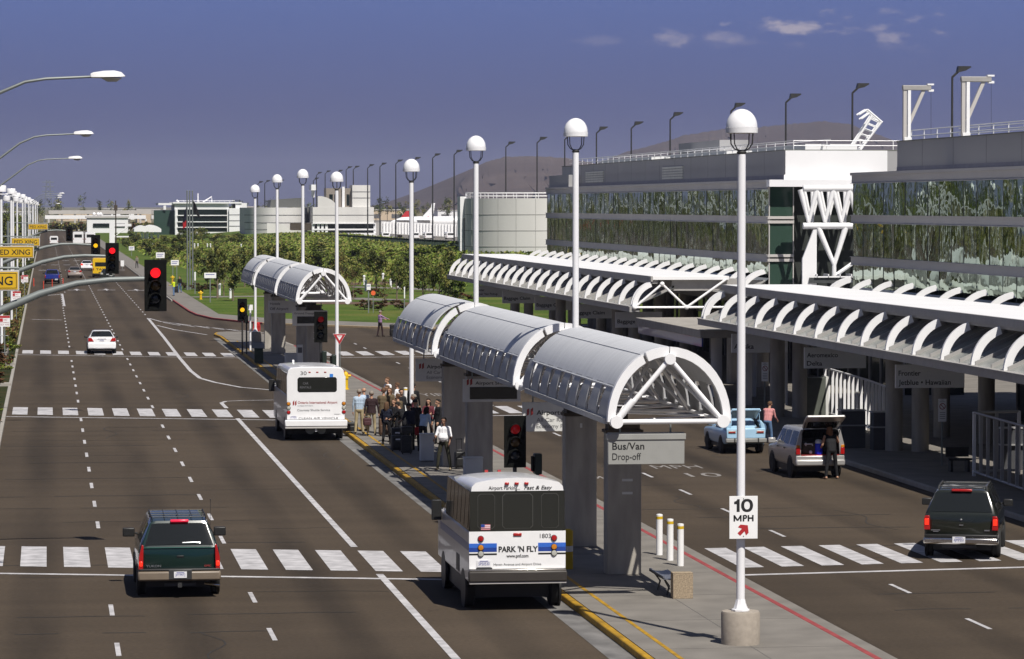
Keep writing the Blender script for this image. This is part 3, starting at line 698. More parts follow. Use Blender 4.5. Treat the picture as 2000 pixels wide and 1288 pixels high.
# columns carrying the canopies
n_ = 0
for y, where in ((108.3, 'beside the right railing'), (129.5, 'beside the two grey podiums'), (150.9, 'at the far end of the near canopy'), (172.6, 'under the far canopy, first cluster from the right'), (194.5, 'under the far canopy, second cluster from the right'), (216.4, 'under the far canopy, third cluster from the right'), (238, 'under the far canopy, last cluster from the right')):
    for pos_, (dx, dy) in zip(('front left', 'front right', 'rear left', 'rear right'), ((0, 0), (.85, -.7), (3.7, 7.0), (4.5, 3.2))):
        if (y == 150.9 and 'rear' in pos_) or (y == 172.6 and 'front' in pos_): continue
        b = MB(); b.lathe([(.33, 0), (.33, 4.6 - ZI)], n=20)
        o = b.build('round_column', 'col_conc', loc=(32.0 + dx, y + dy, ZI)); n_ += 1
        yy = y + dy
        tag(o, pos_ + ' round grey concrete column ' + where, 'column', 'round columns under the terminal canopies')
# airline and baggage signs
GA = 'signs hung under the terminal canopies'
A_ = [('Alaska', '', 146.2, 'grey sign ending in laska, hung just right of the tall lamp pole', .78), ('Aeromexico', 'Delta', 131.8, 'grey hanging sign reading Aeromexico and Delta', 1.22), ('Frontier', 'Jetblue • Hawaiian', 117.2, 'grey hanging sign reading Frontier and Jetblue Hawaiian', .78)]
for a, c, y, lab, wa in A_:
    ln = [(a, 3.62 if c else 3.42, .17 if c else .2, wa, .012, 0)] + ([(c, 3.30, .17, .60 if c == 'Delta' else 1.85, .012, 0)] if c else [])
    if not c: ln[0] = (a, 3.36, .2, .86, .012, 0)
    hang_sign('airline_sign', lab, 29.0, y, 2.44, 3.19, 4.0, ln, GA, tz=5.4, rail=False, m='sign_white')
for k, (px, y, tx) in enumerate(((1206, 176.9, 'Baggage Claim'), (1120, 191.6, 'Baggage Claim'), (1043, 206.8, 'Baggage Claim'), (979, 221.8, 'Baggage Claim'), (924, 236.6, 'Charter'))):
    lab = ['grey Baggage Claim sign half hidden by the low link roof', 'grey Baggage Claim sign just right of the lamp pole by the first vault', 'grey Baggage Claim sign between the lamp poles, over the patch of lawn', 'grey Baggage Claim sign under the left part of the far canopy', 'grey two-line sign farthest left under the far canopy'][k]
    ln = [(tx, 3.42, .19, 1.7, .012, 0)] if k < 4 else [('Charter', 3.62, .14, .6, .012, 0), ('Other Van Pickup', 3.35, .14, 1.5, .012, 0)]
    hang_sign('baggage_sign', lab, 29.0, y, 2.44, 3.19, 4.0, ln, GA, tz=5.4, rail=False, m='sign_white')
# furniture under the canopy
def rail_fence(pts, h, label, sp=.42, fm='rail_grey'):
    t = thing('railing', label, 'railing', (pts[0][0], pts[0][1], ZI), 0, 'railing panels under the canopy'); P = [Vector((p[0] - pts[0][0], p[1] - pts[0][1], 0)) for p in pts]
    b = MB()
    for p, q in zip(P[:-1], P[1:]):
        for z in (.16, h): b.tube([p + Vector((0, 0, z)), q + Vector((0, 0, z))], .045, 8)
    b.build('rails', fm, t)
    for p, q in zip(P[:-1], P[1:]):
        n = max(2, int((q - p).length / sp))
        for i in range(1, n): c = p + (q - p) * i / n; b = MB(); b.box(c.x - .055, c.x + .055, c.y - .03, c.y + .03, .16, h); b.build('bar', fm, t)
    for p in P: b = MB(); b.box(p.x - .05, p.x + .05, p.y - .05, p.y + .05, 0, h + .02); b.build('post', 'white_steel', t)
rail_fence([(34.4, 152), (33.75, 141.5), (33.2, 135.5)], 2.1, 'white railing panel below the Aeromexico sign, behind the open silver car', 1.0, 'white_steel')
rail_fence([(33.4, 117.2), (31.7, 116.8), (31.2, 107), (30.9, 98)], 2.2, 'grey railing panel at the right edge, beside the black car', 1.0)
for k, (x, y, ww, hh, lab) in enumerate(((30.75, 131.2, .95, 1.42, 'dark grey check-in podium, left one of the pair before the column'), (31.75, 130.0, 1.0, 1.42, 'dark grey check-in podium, right one of the pair touching the column'), (33.9, 119.6, 1.1, 1.45, 'dark grey check-in podium by the right railing'))):
    t = thing('podium', lab, 'podium', (x, y, ZI), 0, 'check-in podiums')
    b = MB(); b.box(-ww / 2, ww / 2, -.3, .3, 0, hh); b.build('cabinet', 'panel_grey' if 0 else mat('podium', (.06, .062, .068), .5), t, bevel=.02)
    b = MB(); b.box(-ww / 2 - .03, ww / 2 + .03, -.42, .33, hh * .60, hh * .60 + .05); b.box(-ww / 2 - .03, ww / 2 + .03, -.33, .33, hh + .002, hh + .05); b.build('shelf', 'rail_grey', t)
t = thing('kiosk', 'tall dark grey kiosk with its lit edge coloured pale behind the blue car', 'kiosk', (33.0, 150.5, ZI))
b = MB(); b.box(-.15, 1.0, -.4, .4, 0, 1.75); b.build('cabinet', mat('kiosk', (.09, .10, .085), .6), t, bevel=.02)
b = MB(); b.box(1.003, 1.13, -.42, .42, 0, 1.8); b.build('edge_panel', 'sign_grey', t)  # lit right edge of the kiosk put in as a paler panel
for px, y, lab in ((1494, 147, 'white prohibition sign on a column behind the tall lamp pole'), (1840.5, 121.5, 'white prohibition sign on a column under the Hawaiian sign')):
    p = AY(px, 745 if px < 1600 else 824, y); t = thing('prohibition_sign', lab, 'sign', (p[0], y, p[2]), 0, 'small white prohibition signs')
    b = MB(); b.box(-.15, .15, -.012, .012, 0, .82); b.build('sign_panel', 'sign_white', t, bevel=.005)
    b = MB(); b.box(-.03, .03, .014, .06, -(p[2] - ZI), .6); b.build('post', 'galv', t)
    b = MB(); c = (0, -.018, .55)
    b.loft([[(r * math.cos(a), -.016, .55 + r * math.sin(a)) for a in [2 * PI * i / 20 for i in range(20)]] for r in (.09, .115)], True, False, 0, False)
    b.poly([(-.07, -.017, .61), (-.055, -.017, .63), (.07, -.017, .49), (.055, -.017, .47)])
    b.build('symbol', 'ink_red', t); b = MB(); b.text('NO', -.06, .76, -.016, h=.035, wd=.12); b.build('lettering', 'ink_soft', t); b = MB(); b.text('PARKING', -.1, .70, -.016, h=.035, wd=.2); b.build('lettering', 'ink_soft', t); b = MB()
    for i in range(4): b.box(-.10, .10, -.017, -.013, .32 - i * .07, .335 - i * .07)
    b.build('lettering', 'ink_soft', t)
t = thing('bench', 'black bench and bags in the shade beside the right railing', 'bench', (31.72, 118.9, ZI))
b = MB(); b.box(-.42, .42, -.25, .25, .40, .46); b.build('seat', 'black', t, bevel=.01); b = MB(); b.box(-.42, .42, .22, .27, .5, .85); b.build('backrest', 'black', t, bevel=.01)
for sx in (-.3, .3): b = MB(); b.box(sx - .04, sx + .04, -.2, .2, 0, .398); b.build('leg', 'black', t)
# ================================================================== TERMINAL BUILDING
KS = 38.0 / 80.0; ZB = 9.5 * (1 - KS)       # module of the curtain wall: 1.8 m panes, storeys of 1.85 m above the kerb roofs
MB.DEF = Matrix.Translation((0, 0, ZB)) @ Matrix.Scale(KS, 4)
def block(y0, y1, zs, pent, label, indiv):
    t = thing('terminal_block', label, 'building', (80 * KS, y0 * KS, 0), 0); Ln = y1 - y0; rnd = random.Random(int(y0))
    z0, z1, z2, zr = zs                         # ground, first, second level, roof
    # concrete core behind the glazing
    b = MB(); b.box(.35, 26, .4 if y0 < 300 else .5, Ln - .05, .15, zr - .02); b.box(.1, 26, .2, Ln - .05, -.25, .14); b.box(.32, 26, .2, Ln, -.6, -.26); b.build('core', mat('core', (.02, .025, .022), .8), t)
    b = MB(); b.box(-.35, 26, -.02, Ln, zr, zr + .28); b.box(-.18, .3, -.02, Ln, zr - .75, zr - .002); b.box(-.30, .3, -.01, Ln, zr - .80, zr - .752); b.build('cornice', 'fascia', t)
    for zz in (z1, z2): b = MB(); b.box(-.22, .3, -.02, Ln, zz - .36, zz + .36); b.box(-.34, .3, -.03, Ln, zz + .362, zz + .42); b.box(-.34, .3, -.03, Ln, zz - .42, zz - .362); b.build('spandrel', 'fascia', t)
    pw = 4.1; n = int(Ln / pw); pw = Ln / n
    lev = [(z1 + .42, z2 - .42), (z2 + .42, zr - .80), (.4, z1 - .42)]
    for li, (a, c) in enumerate(lev):
        many = li == 2 and n > 40; B = MB()
        for i in range(n):
            b = B if many else MB(); 
            ya, yb = i * pw + .03, (i + 1) * pw - .03; q = 3
            j = [rnd.uniform(-.030, .030) for _ in range(4)]
            # each pane a little out of plane and slightly bowed, as real curtain-wall glass is
            nx, nz = 6, 5; bow = rnd.uniform(-.016, .022)
            V = []
            for r in range(nz + 1):
                for s_ in range(nx + 1):
                    u, v_ = s_ / nx, r / nz
                    off = (j[0] * (1 - u) + j[1] * u) * (1 - v_) + (j[2] * (1 - u) + j[3] * u) * v_ + bow * 4 * u * (1 - u) + bow * .8 * 4 * v_ * (1 - v_)
                    V.append((.0 + off, ya + (yb - ya) * u, a + (c - a) * v_))
            b.add(V, [(r * (nx + 1) + s_, r * (nx + 1) + s_ + 1, (r + 1) * (nx + 1) + s_ + 1, (r + 1) * (nx + 1) + s_) for r in range(nz) for s_ in range(nx)], 0, True)
            if not many: b.build('window_pane', 'facade_glass', t)
        if many: o = B.build('window_panes', 'facade_glass', t); o['kind'] = 'stuff'
    b = MB()
    for i in range(n + 1):
        b.box(-.015, .3, i * pw - .05, i * pw + .05, .3, zr - .8)
    b.build('mullions', mat('mullion', (.05, .06, .055), .5), t)
    # set-back penthouse storey with panel joints and louvres
    px, pz0, pz1 = pent; b = MB(); b.box(px, 24, -.0 if y0 > 300 else 0, Ln - 4, pz0, pz1, 0); b.build('penthouse', 'panel_grey', t)
    b = MB(); b.box(px - .06, px + .1, 0, Ln - 4, pz0, pz0 + .55); b.build('penthouse_skirting', mat('skirt', (.20, .20, .24), .5), t)
    b = MB(); yy = 0
    while yy < Ln - 4: b.box(px - .012, px + .01, yy, yy + .05, pz0 + .56, pz1); yy += 11.5
    b.build('panel_joints', mat('pjoint', (.12, .12, .13), .6), t)
    b = MB(); b.box(px - .1, 24.1, -.03, Ln - 3.9, pz1 + .002, pz1 + .10); b.build('coping', mat('coping', (.16, .17, .15), .6), t)
    # roof railing
    b = MB()
    for zz in (pz1 + .55, pz1 + 1.1):
        b.tube([(px + 1.0, .3, zz), (px + 1.0, Ln - 5, zz)], .05, 6); b.tube([(px + 1.0, .3, zz), (22, .3, zz)], .05, 6); b.tube([(px + 5.2, .3, zz + .15), (px + 5.2, Ln - 8, zz + .15)], .05, 6)
    yy = .3
    while yy < Ln - 5: b.tube([(px + 1.0, yy, pz1 + .1), (px + 1.0, yy, pz1 + 1.1)], .05, 6); yy += 5
    xx = px + 1
    while xx < 22: b.tube([(xx, .3, pz1 + .1), (xx, .3, pz1 + 1.1)], .05, 6); xx += 3.8
    b.build('roof_railing', 'white_steel', t)
    for i in range(int(Ln / 17)):
        b = MB(); b.lathe([(.75, -11.8), (.75, -.6)], (5, 6 + i * 17, 0), 18); b.build('ground_column', 'col_conc', t)
    return t
nb_ = block(235, 341, (0, 3.95, 8.1, 12.45), (3.5, 12.72, 15.75), 'near glazed terminal block with grey penthouse at the right edge', True)
fb_ = block(382, 556, (0, 3.55, 7.85, 12.05), (1.85, 12.32, 15.6), 'far glazed terminal block between the round tower and the white trusses', True)
# parts of the far block: bright end wall, corner glazing, louvres, roof plant
b = MB(); b.box(1.85, 13.5, -.06, -.02, 12.9, 15.60); b.box(1.7, 24, -.10, .2, 12.33, 12.9); b.build('end_wall', 'panel_white', fb_)
b = MB()
for zz, hh in ((12.05, .0),):
    b.box(-.3, 12, -1.6, -.021, 11.55, 12.33)
b.build('end_canopy', 'panel_white', fb_)
for a, c in ((.3, 3.1), (3.95, 7.4), (8.3, 11.5)):
    b = MB(); b.box(.05, 2.7, -.10, -.04, a, c); b.build('corner_window', 'green_glass', fb_)
b = MB()
for zz in (3.35, 3.85, 7.62, 8.1): b.box(-.2, 2.8, -.30, -.02, zz - .16, zz + .16)
for xx in (.0, 2.74): b.box(xx - .05, xx + .06, -.2, -.02, .2, 11.5)
b.build('corner_frame', 'fascia', fb_)
b = MB(); b.box(2.82, 14, 1.0, 1.1, .3, 11.5); b.build('recessed_glazing', 'dark_glass', fb_)
b = MB()
for zz in (3.6, 7.9): b.box(2.85, 14, .7, .99, zz - .14, zz + .14); b.box(2.85, 14, .7, .99, zz - .62, zz - .40)
for xx in (5.5, 8.2, 10.9): b.box(xx - .05, xx + .05, .8, .99, .3, 11.4)
b.build('recessed_frame', 'panel_white', fb_)
for yy, ww in ((63, 15), (128, 17)):
    b = MB()
    for i in range(5): b.box(1.74, 1.86, yy, yy + ww, 12.95 + i * .34, 13.2 + i * .34)
    b.build('louvre', mat('louvre', (.62, .63, .57), .5), fb_)
    b = MB(); b.box(1.9, 2.2, yy, yy + ww, 14.75, 15.55); b.build('louvre_cap', 'panel_white', fb_)
b = MB()
for yy, ln in ((4, 30), (50, 40), (105, 45)): b.box(5, 11, yy, yy + ln, 15.7, 16.4)
b.build('roof_plant', 'panel_white', fb_)
b = MB(); b.box(8, 12, 70, 100, 16.4, 18.1); b.build('plant_room', 'panel_grey', fb_)
b = MB(); b.box(.2, 5, 152, 173, 12.33, 14.2); b.build('lower_parapet', 'panel_grey', fb_)
# tubular V trusses between the two blocks
t = thing('truss_frame', 'white tubular V trusses in the gap between the terminal blocks', 'truss', (82.9 * KS, 377.5 * KS, 0))
b = MB()
for zz in (7.2, 11.35): b.tube([(0, 0, zz), (12, 0, zz)], .36, 12)
b.build('chord', 'white_steel', t)
xs_ = [.6, 2.45, 4.3, 6.15, 8.0, 9.85]
for k, xx in enumerate(xs_):
    b = MB()
    for ex in (-1.05, 1.05): b.tube([(xx + ex * .88, .0, 11.2), (xx, -.1, 7.5)], [.30, .17], 10); b.tube([(xx + .9 + ex * .8, 2.6, 11.2), (xx + .9, 2.5, 7.5)], [.24, .15], 8)
    b.tube([(xx + .95, 2.5, 11.2), (xx + .95, 2.2, 7.6)], .17, 8); b.tube([(xx - .1, 3.6, 11.2), (xx + .9, 3.3, 7.7)], .17, 8)
    b.build('strut', 'white_steel', t)
b = MB()
for ex in (-1.6, 1.5): b.tube([(3.3 + ex, 0, 7.0), (3.5, -.1, 2.9), (3.5, -.1, .2)], [.34, .24, .28], 10)
b.tube([(3.5, -.1, 1.6), (9, 0, 5.4)], .22, 8); b.tube([(8.4, 0, 7), (7.2, 0, 3.6)], .3, 8); b.build('raking_strut', 'white_steel', t)
b = MB(); b.prism([(-.25, .2), (1.35, .2), (1.35, 6.8), (1.0, 6.8), (-.25, 3.6)], 'y', -.9, -.5); b.build('fin_wall', 'panel_white', t)
b = MB(); b.box(.5, 10, -1.4, 0, .9, 1.5); b.build('parapet', mat('dk', (.05, .055, .055), .5), t)
b = MB()
for i in range(7): b.box(1.2 + i * 1.3, 1.3 + i * 1.3, -1.6, 1, 1.51, 1.9); 
b.box(1, 10, -1.6, -1.5, 1.52, 1.66); b.build('skylight_bars', 'panel_white', t)
MB.DEF = None
# round concrete tower
t = thing('round_tower', 'round pale concrete tower at the far end of the glazed terminal', 'tower', (80.2, 569, 0))
b = MB(); n = 30
b.lathe([(12.2, 0), (12.2, 10.6)], n=96, sm=True); b.build('drum', 'tower_conc', t)
b = MB()
for z in (2.7, 5.3, 7.9): b.lathe([(12.215, z), (12.235, z + .02), (12.235, z + .10), (12.215, z + .12)], n=96)
for k in range(24): a = PI * 2 * k / 24 + .1; b.box(12.185 * math.cos(a) - .03, 12.185 * math.cos(a) + .03, 12.185 * math.sin(a) - .03, 12.185 * math.sin(a) + .03, 0, 10.55)
b.build('joints', mat('tjoint', (.30, .295, .285), .8), t)
b = MB()
for z in (11.0, 11.5): b.tube([(11.8 * math.cos(2 * PI * k / 48), 11.8 * math.sin(2 * PI * k / 48), z) for k in range(49)], .06, 5)
for k in range(40): a = 2 * PI * k / 40; b.tube([(11.8 * math.cos(a), 11.8 * math.sin(a), 10.5), (11.8 * math.cos(a), 11.8 * math.sin(a), 11.5)], .05, 5)
b.build('railing', 'white_steel', t)
b = MB(); b.box(-12.9, -11.9, -1, 3, 7.4, 10.9); b.box(-12.9, -12.35, -1, 3, 3.5, 7.38); b.box(-12.9, -12.3, -1, 1, 0, 3.48); b.build('edge_panel', 'panel_white', t)
MB.DEF = Matrix.Scale(KS, 4)
# cleaning cranes and folded gantry on the roofs
def davit(x, y, ztop, label):
    t = thing('roof_crane', label, 'crane', (x * KS, y * KS, 15.85 * KS + ZB), 0, 'roof cranes on the near block'); h = ztop - 15.85
    b = MB(); b.box(-.28, .05, -.2, .2, 0, h - .5); b.build('mast', 'fascia', t); b = MB(); b.box(.15, .45, -.25, .1, 0, h - .5); b.box(-.2, .5, -.3, .3, 0, .3); b.build('front_leg', 'white_steel', t)
    b = MB(); b.box(-.35, 2.5, -.28, .28, h - .5, h); b.build('boom', 'beam_grey', t, bevel=.03)
    b = MB(); b.prism([(.05, 1.4), (.4, 1.4), (1.95, h - .5), (1.6, h - .5)], 'y', -.15, .15); b.build('brace', 'fascia', t)
    b = MB(); b.box(2.1, 2.75, -.32, .32, h + .003, h + .16); b.box(2.25, 2.75, -.25, .25, h - .62, h - .4); b.build('hoist', 'white_steel', t)
    b = MB(); b.tube([(2.5, -.1, h - .6), (2.52, -.1, .6)], .015, 4); b.build('cable', 'dark_steel', t)
davit(83.6, 334, 21.25, 'roof crane with white hoist, left one of the two on the near block')
davit(83.6, 312, 21.3, 'roof crane with white hoist, right one of the two on the near block')
t = thing('roof_gantry', 'white folded lattice gantry leaning on the roof behind the end wall', 'gantry', (94.2 * KS, 400 * KS, 15.7 * KS + ZB))
b = MB()
for yy in (0, 1.2):
    for d in (0, 1.15): b.tube([(-.9 + d, yy, 0), (1.9 + d, yy, 4.3 - d * .6)], .13, 6)
    b.tube([(1.3, yy, 5.0), (3.1, yy, 3.5)], .13, 6); b.tube([(1.3, yy, 5.0), (.3, yy, 4.4)], .12, 6); b.tube([(1.6, yy, 4.6), (.6, yy, 3.9)], .10, 6)
    for i in range(7): b.tube([(-.7 + i * .42, yy, .3 + i * .62), (.4 + i * .42, yy, .2 + i * .55)], .07, 5)
b.build('lattice', 'white_steel', t)
b = MB(); b.box(-2.6, 2, -.4, 1.6, -.1, .25); b.build('base', 'white_steel', t)

MB.DEF = None

for k, (ya, yb, lab) in enumerate(((58, 147, 'dark glazed entrance hall in the shade behind the near canopy'), (167, 243, 'dark glazed entrance hall in the shade behind the far canopy'))):
    t = thing('entrance_hall', lab, 'building', (41.8, ya, ZI)); Ln = yb - ya
    b = MB(); b.box(0, .12, 0, Ln, 0, 4.5); b.box(.12, 3, 0, .12, 0, 4.5); b.build('glazing', 'dark_glass', t)
    b = MB()
    for i in range(int(Ln / 2.4) + 1): b.box(-.08, -.001, i * 2.4, i * 2.4 + .09, 0, 4.5)
    b.box(-.09, -.001, 0, Ln, 2.5, 2.6); b.build('mullions', 'beam_grey', t)
    b = MB(); b.box(-.3, 3.2, -.2, Ln + .2, 4.51, 4.68); b.build('roof', 'panel_grey', t)

t = thing('mirrored_roof_edge', 'unseen white roof edge added to mirror as a wavy line in the terminal glass', 'roof edge', (-14, 290, 0))  # unseen, added left of the road for its white line in the glass
b = MB(); b.box(-2.5, 0, 0, 300, 8.75, 9.15); b.build('fascia', 'panel_white', t)
for i in range(16): b = MB(); b.box(-1.6, -1.2, 2 + i * 19.6, 2.4 + i * 19.6, 0, 8.69); b.build('post', 'white_steel', t)
# ================================================================== VEHICLES
def ring(y, zb, zbelt, zr, wb, wbelt, wr):
    h = [(wb * .93, zb), (wb, zb + .10), (wb, zb + (zbelt - zb) * .55), (wb * .99, zbelt - .06), (wbelt, zbelt)]
    if zr > zbelt + .12: h += [(wbelt + (wr - wbelt) * .5, zbelt + (zr - zbelt) * .48), (wr, zr - .07), (wr - .05, zr - .02), (wr - .16, zr)]
    else: h += [(wbelt - .02, zbelt + (zr - zbelt) * .4), (wbelt - .05, zbelt + (zr - zbelt) * .7), (wbelt - .10, zr - .004), (wbelt - .2, zr)]
    return [(-x, y, z) for x, z in h] + [(x, y, z) for x, z in h[::-1]]
def wheel(t, x, y, r, w_=.22):
    s = 1 if x > 0 else -1; o = thing_part('wheel', t)
    b = MB(); b.lathe([(r * .62, -w_ / 2), (r * .93, -w_ / 2), (r, -w_ / 2 + .03), (r, w_ / 2 - .03), (r * .93, w_ / 2), (r * .62, w_ / 2)], (x, y, r), 28, 'x'); ty = b.build('wheel', 'rubber', t)
    b = MB(); b.lathe([(r * .60, -w_ / 2 + .03), (r * .62, w_ / 2 * s * .98), (r * .5, w_ / 2 * s * .75), (r * .14, w_ / 2 * s * .7)][::1], (x, y, r), 20, 'x')
    for k in range(5): a = 2 * PI * k / 5; b.box(x + s * w_ * .36, x + s * w_ * .42, y + math.cos(a) * r * .35 - .03, y + math.cos(a) * r * .35 + .03, r + math.sin(a) * r * .35 - .03, r + math.sin(a) * r * .35 + .03)
    b.build('rim', 'alu', ty)
def thing_part(n, t): return None
def lerp_rings(R, y):
    for a, c in zip(R[:-1], R[1:]):
        if a[0][1] <= y <= c[0][1]:
            k = (y - a[0][1]) / max(1e-6, c[0][1] - a[0][1]); return [tuple(p[i] + (q[i] - p[i]) * k for i in range(3)) for p, q in zip(a, c)]
    return R[-1]
def side_glass(t, R, y0, y1, s, gm, lo=.10, hi=.16, name='side_window'):
    b = MB(); n = 4; rows = []
    for i in range(n + 1):
        r = lerp_rings(R, y0 + (y1 - y0) * i / n)
        p, m, q = (r[4], r[5], r[6]) if s < 0 else (r[13], r[12], r[11])
        v = lambda a, c, k: Vector(a) + (Vector(c) - Vector(a)) * k + Vector((s * .008, 0, 0))
        rows.append([v(p, m, lo * 2), v(m, q, 0), v(m, q, 1 - hi)])
    b.loft(rows, False, False, 0, False); b.build(name, gm, t)
def car(name, label, cat, x, y, rz, d, group=None):
    """d: rings + paint + options; local origin on the ground under the rear bumper, +y forward"""
    t = thing(name, label, cat, (x, y, 0), rz, group); R = [ring(*r) for r in d['rings']]; P = d['paint']
    b = MB(); b.loft(R, True, not d.get('open'), 0, True)
    if d.get('open'): b.add(R[-1], [tuple(range(len(R[-1])))], 0)
    b.build('body', P, t)
    zb = d['rings'][1][1]; wmax = max(r[4] for r in d['rings'])
    b = MB(); b.box(-wmax + .08, wmax - .08, .75, d['rings'][-1][0] - .1, .20, zb + .05); b.build('underbody', 'black', t)
    for wy in d['wheels']:
        for s in (-1, 1):
            r = d['wr']; b = MB(); b.lathe([(r * 1.16, -.06), (r * 1.16, .0)], (s * (wmax + .003) + (.06 if s < 0 else 0), wy, r + .02), 26, 'x'); b.build('wheel_arch', 'black', t)
            wheel(t, s * (wmax - .085), wy, r)
    g = d.get('glass', 'car_glass')
    for (a, c) in d.get('side', ()):
        for s in (-1, 1): side_glass(t, R, a, c, s, g)
    def topglass(i, nm, k0, k1, inset, off):
        a, c = R[i], R[i + 1]; n = len(a)
        A = [Vector(a[j]) for j in (8, 9)]; B_ = [Vector(c[j]) for j in (8, 9)]
        ax = abs(a[6][0]) - inset * .6; cx = abs(c[6][0]) - inset * .6
        y0, z0, y1, z1 = a[8][1], a[8][2], c[8][1], c[8][2]; d_ = Vector((0, y1 - y0, z1 - z0)); nrm = Vector((0, -(z1 - z0), y1 - y0)).normalized() * off
        if nrm.z < 0: nrm = -nrm
        mb = MB(); pts = []
        rows = []
        for k in (k0, (k0 + k1) / 2, k1):
            w_ = ax + (cx - ax) * k; q = Vector((0, y0, z0)) + d_ * k + nrm
            rows.append([(-w_, q.y, q.z - .02), (-w_ * .8, q.y, q.z), (0, q.y, q.z + .004), (w_ * .8, q.y, q.z), (w_, q.y, q.z - .02)])
        mb.loft(rows, False, False, 0, True); mb.build(nm, g, t)
    if 'rearglass' in d: topglass(d['rearglass'], 'rear_window', .06, .90, .10, .012)
    if 'windscreen' in d: topglass(d['windscreen'], 'windscreen', .10, .94, .10, .012)
    for f in d.get('extra', ()): f(t)
    return t
def P_(t, name, m, *boxes, bevel=0., loc=None):
    b = MB()
    for q in boxes: b.box(*q)
    return b.build(name, m, t, bevel=bevel)
def mirrors(t, x, y, z, m='black', s=1.):
    for k in (-1, 1):
        b = MB(); b.box(min(k * x, k * (x + .26 * s)), max(k * x, k * (x + .26 * s)), y - .05, y + .10, z - .09 * s, z + .10 * s); b.box(min(k * (x - .14), k * x), max(k * (x - .14), k * x), y, y + .06, z - .05, z + .0); b.build('mirror', m, t, bevel=.025)
def plate(t, x, y, z, txt, w_=.31, h=.155):
    b = MB(); b.box(x - w_ / 2, x + w_ / 2, y - .012, y, z, z + h); o = b.build('number_plate', 'plate', t, bevel=.004)
    b = MB(); b.text(txt, x, z + h * .28, y - .016, h=h * .42, wd=w_ * .78, align='C'); b.box(x - w_ * .3, x + w_ * .3, y - .0165, y - .013, z + h * .82, z + h * .9); b.build('characters', 'ink_blue', o)
def lamp(t, name, m, x, y, z, w_, h, d=.05, bev=.02): return P_(t, name, m, (x - w_ / 2, x + w_ / 2, y - d, y + d, z - h / 2, z + h / 2), bevel=bev)
# ---- dark green estate SUV on the main road
def suv_extra(t):
    for s in (-1, 1):
        b = MB(); b.prism([(s * .87, .70), (s * .985, .70), (s * .975, 1.0), (s * .90, 1.30), (s * .86, 1.28)], 'y', .02, .22); o = b.build('tail_lamp', 'tail_red', t, bevel=.012)
        P_(o, 'brake_lens', 'tail_red_on', (min(s * .885, s * .965), max(s * .885, s * .965), .005, .03, .78, .90), bevel=.015)
    lamp(t, 'high_brake_lamp', 'brake_on', 0.02, .40, 1.845, .44, .06, .05)
    b = MB(); b.box(-1.0, 1.0, -.06, .22, .43, .66); b.build('bumper', mat('bumper_tan', (.17, .135, .10), .45), t, bevel=.045)
    P_(t, 'bumper_top', 'black', (-.97, .97, -.03, .24, .662, .72), bevel=.02)
    P_(t, 'tow_bar', 'dark_steel', (-.35, .40, .05, .15, .30, .36), (-.04, .06, -.05, .1, .27, .38))
    b = MB(); b.tube([(.62, .25, .33), (.80, .12, .32), (.98, .05, .30)], .03, 8); b.build('exhaust', 'chrome', t)
    plate(t, .02, -.07, .50, '3FTP972'); P_(t, 'plate_recess', 'dark_steel', (-.26, .30, -.064, -.04, .46, .70), bevel=.02)
    P_(t, 'tailgate_handle', 'black', (-.06, .11, .085, .11, .98, 1.03), bevel=.01)
    P_(t, 'tailgate_line', 'paint_lightblue' if 0 else mat('edge', (.03, .12, .10), .25), (-.86, .86, .085, .12, 1.215, 1.228))
    b = MB(); b.tube([(.08, .17, 1.33), (.35, .15, 1.34), (.52, .15, 1.325)], .017, 6); b.build('wiper', 'alu', t)
    b = MB(); b.text('YUKON', -.80, .755, .075, h=.055, wd=.36, bold=.01); b.build('lettering', 'alu', t); b = MB(); b.text('GMC', .60, .755, .075, h=.045, wd=.17, bold=.01); b.build('lettering', 'ink_red', t)
    b = MB()
    for s in (-.66, -.33, 0, .33, .66): b.tube([(s, .55, 1.93), (s, 2.4, 1.94)], .010, 6)
    for yy in (.55, 1.15, 1.8, 2.4): b.tube([(-.66, yy, 1.93), (.66, yy, 1.93)], .010, 6)
    for s in (-.68, .68):
        b.tube([(s * .97, .5, 1.935), (s * .97, 2.45, 1.945)], .015, 6)
        for yy in (.6, 1.5, 2.4): b.tube([(s * .97, yy, 1.80), (s * .97, yy, 1.955)], .015, 6)
    b.build('roof_rack', 'black', t)
    mirrors(t, .99, 3.35, 1.30, 'black', 1.15)
    b = MB(); b.tube([(.92, 3.9, 1.1), (.93, 3.85, 2.05)], .006, 4); b.ball((.93, 3.85, 2.06), .02); b.build('aerial', 'dark_steel', t)
    P_(t, 'seat_heads', 'black', (-.35, -.05, 1.2, 1.3, 1.3, 1.55)) if 0 else None
SUV = dict(paint='paint_green', wr=.385, wheels=(1.05, 3.95), glass='car_glass', rearglass=1, windscreen=4,
    rings=[(.10, .50, 1.10, 1.16, .94, .93, .80), (.13, .47, 1.22, 1.24, .975, .95, .80), (.46, .46, 1.24, 1.84, .985, .955, .70), (.9, .46, 1.24, 1.88, .985, .955, .71), (3.15, .46, 1.22, 1.87, .985, .955, .71), (3.8, .46, 1.19, 1.25, .985, .95, .8), (4.85, .50, 1.10, 1.14, .96, .92, .8), (5.0, .55, .95, 1.0, .88, .85, .7)],
    side=((.62, 1.45), (1.6, 2.3), (2.42, 3.25)), extra=(suv_extra,))
car('suv', 'dark green SUV with a roof rack and lit tail lamps on the near crosswalk', 'SUV', 3.14, 84.2, 0, SUV)
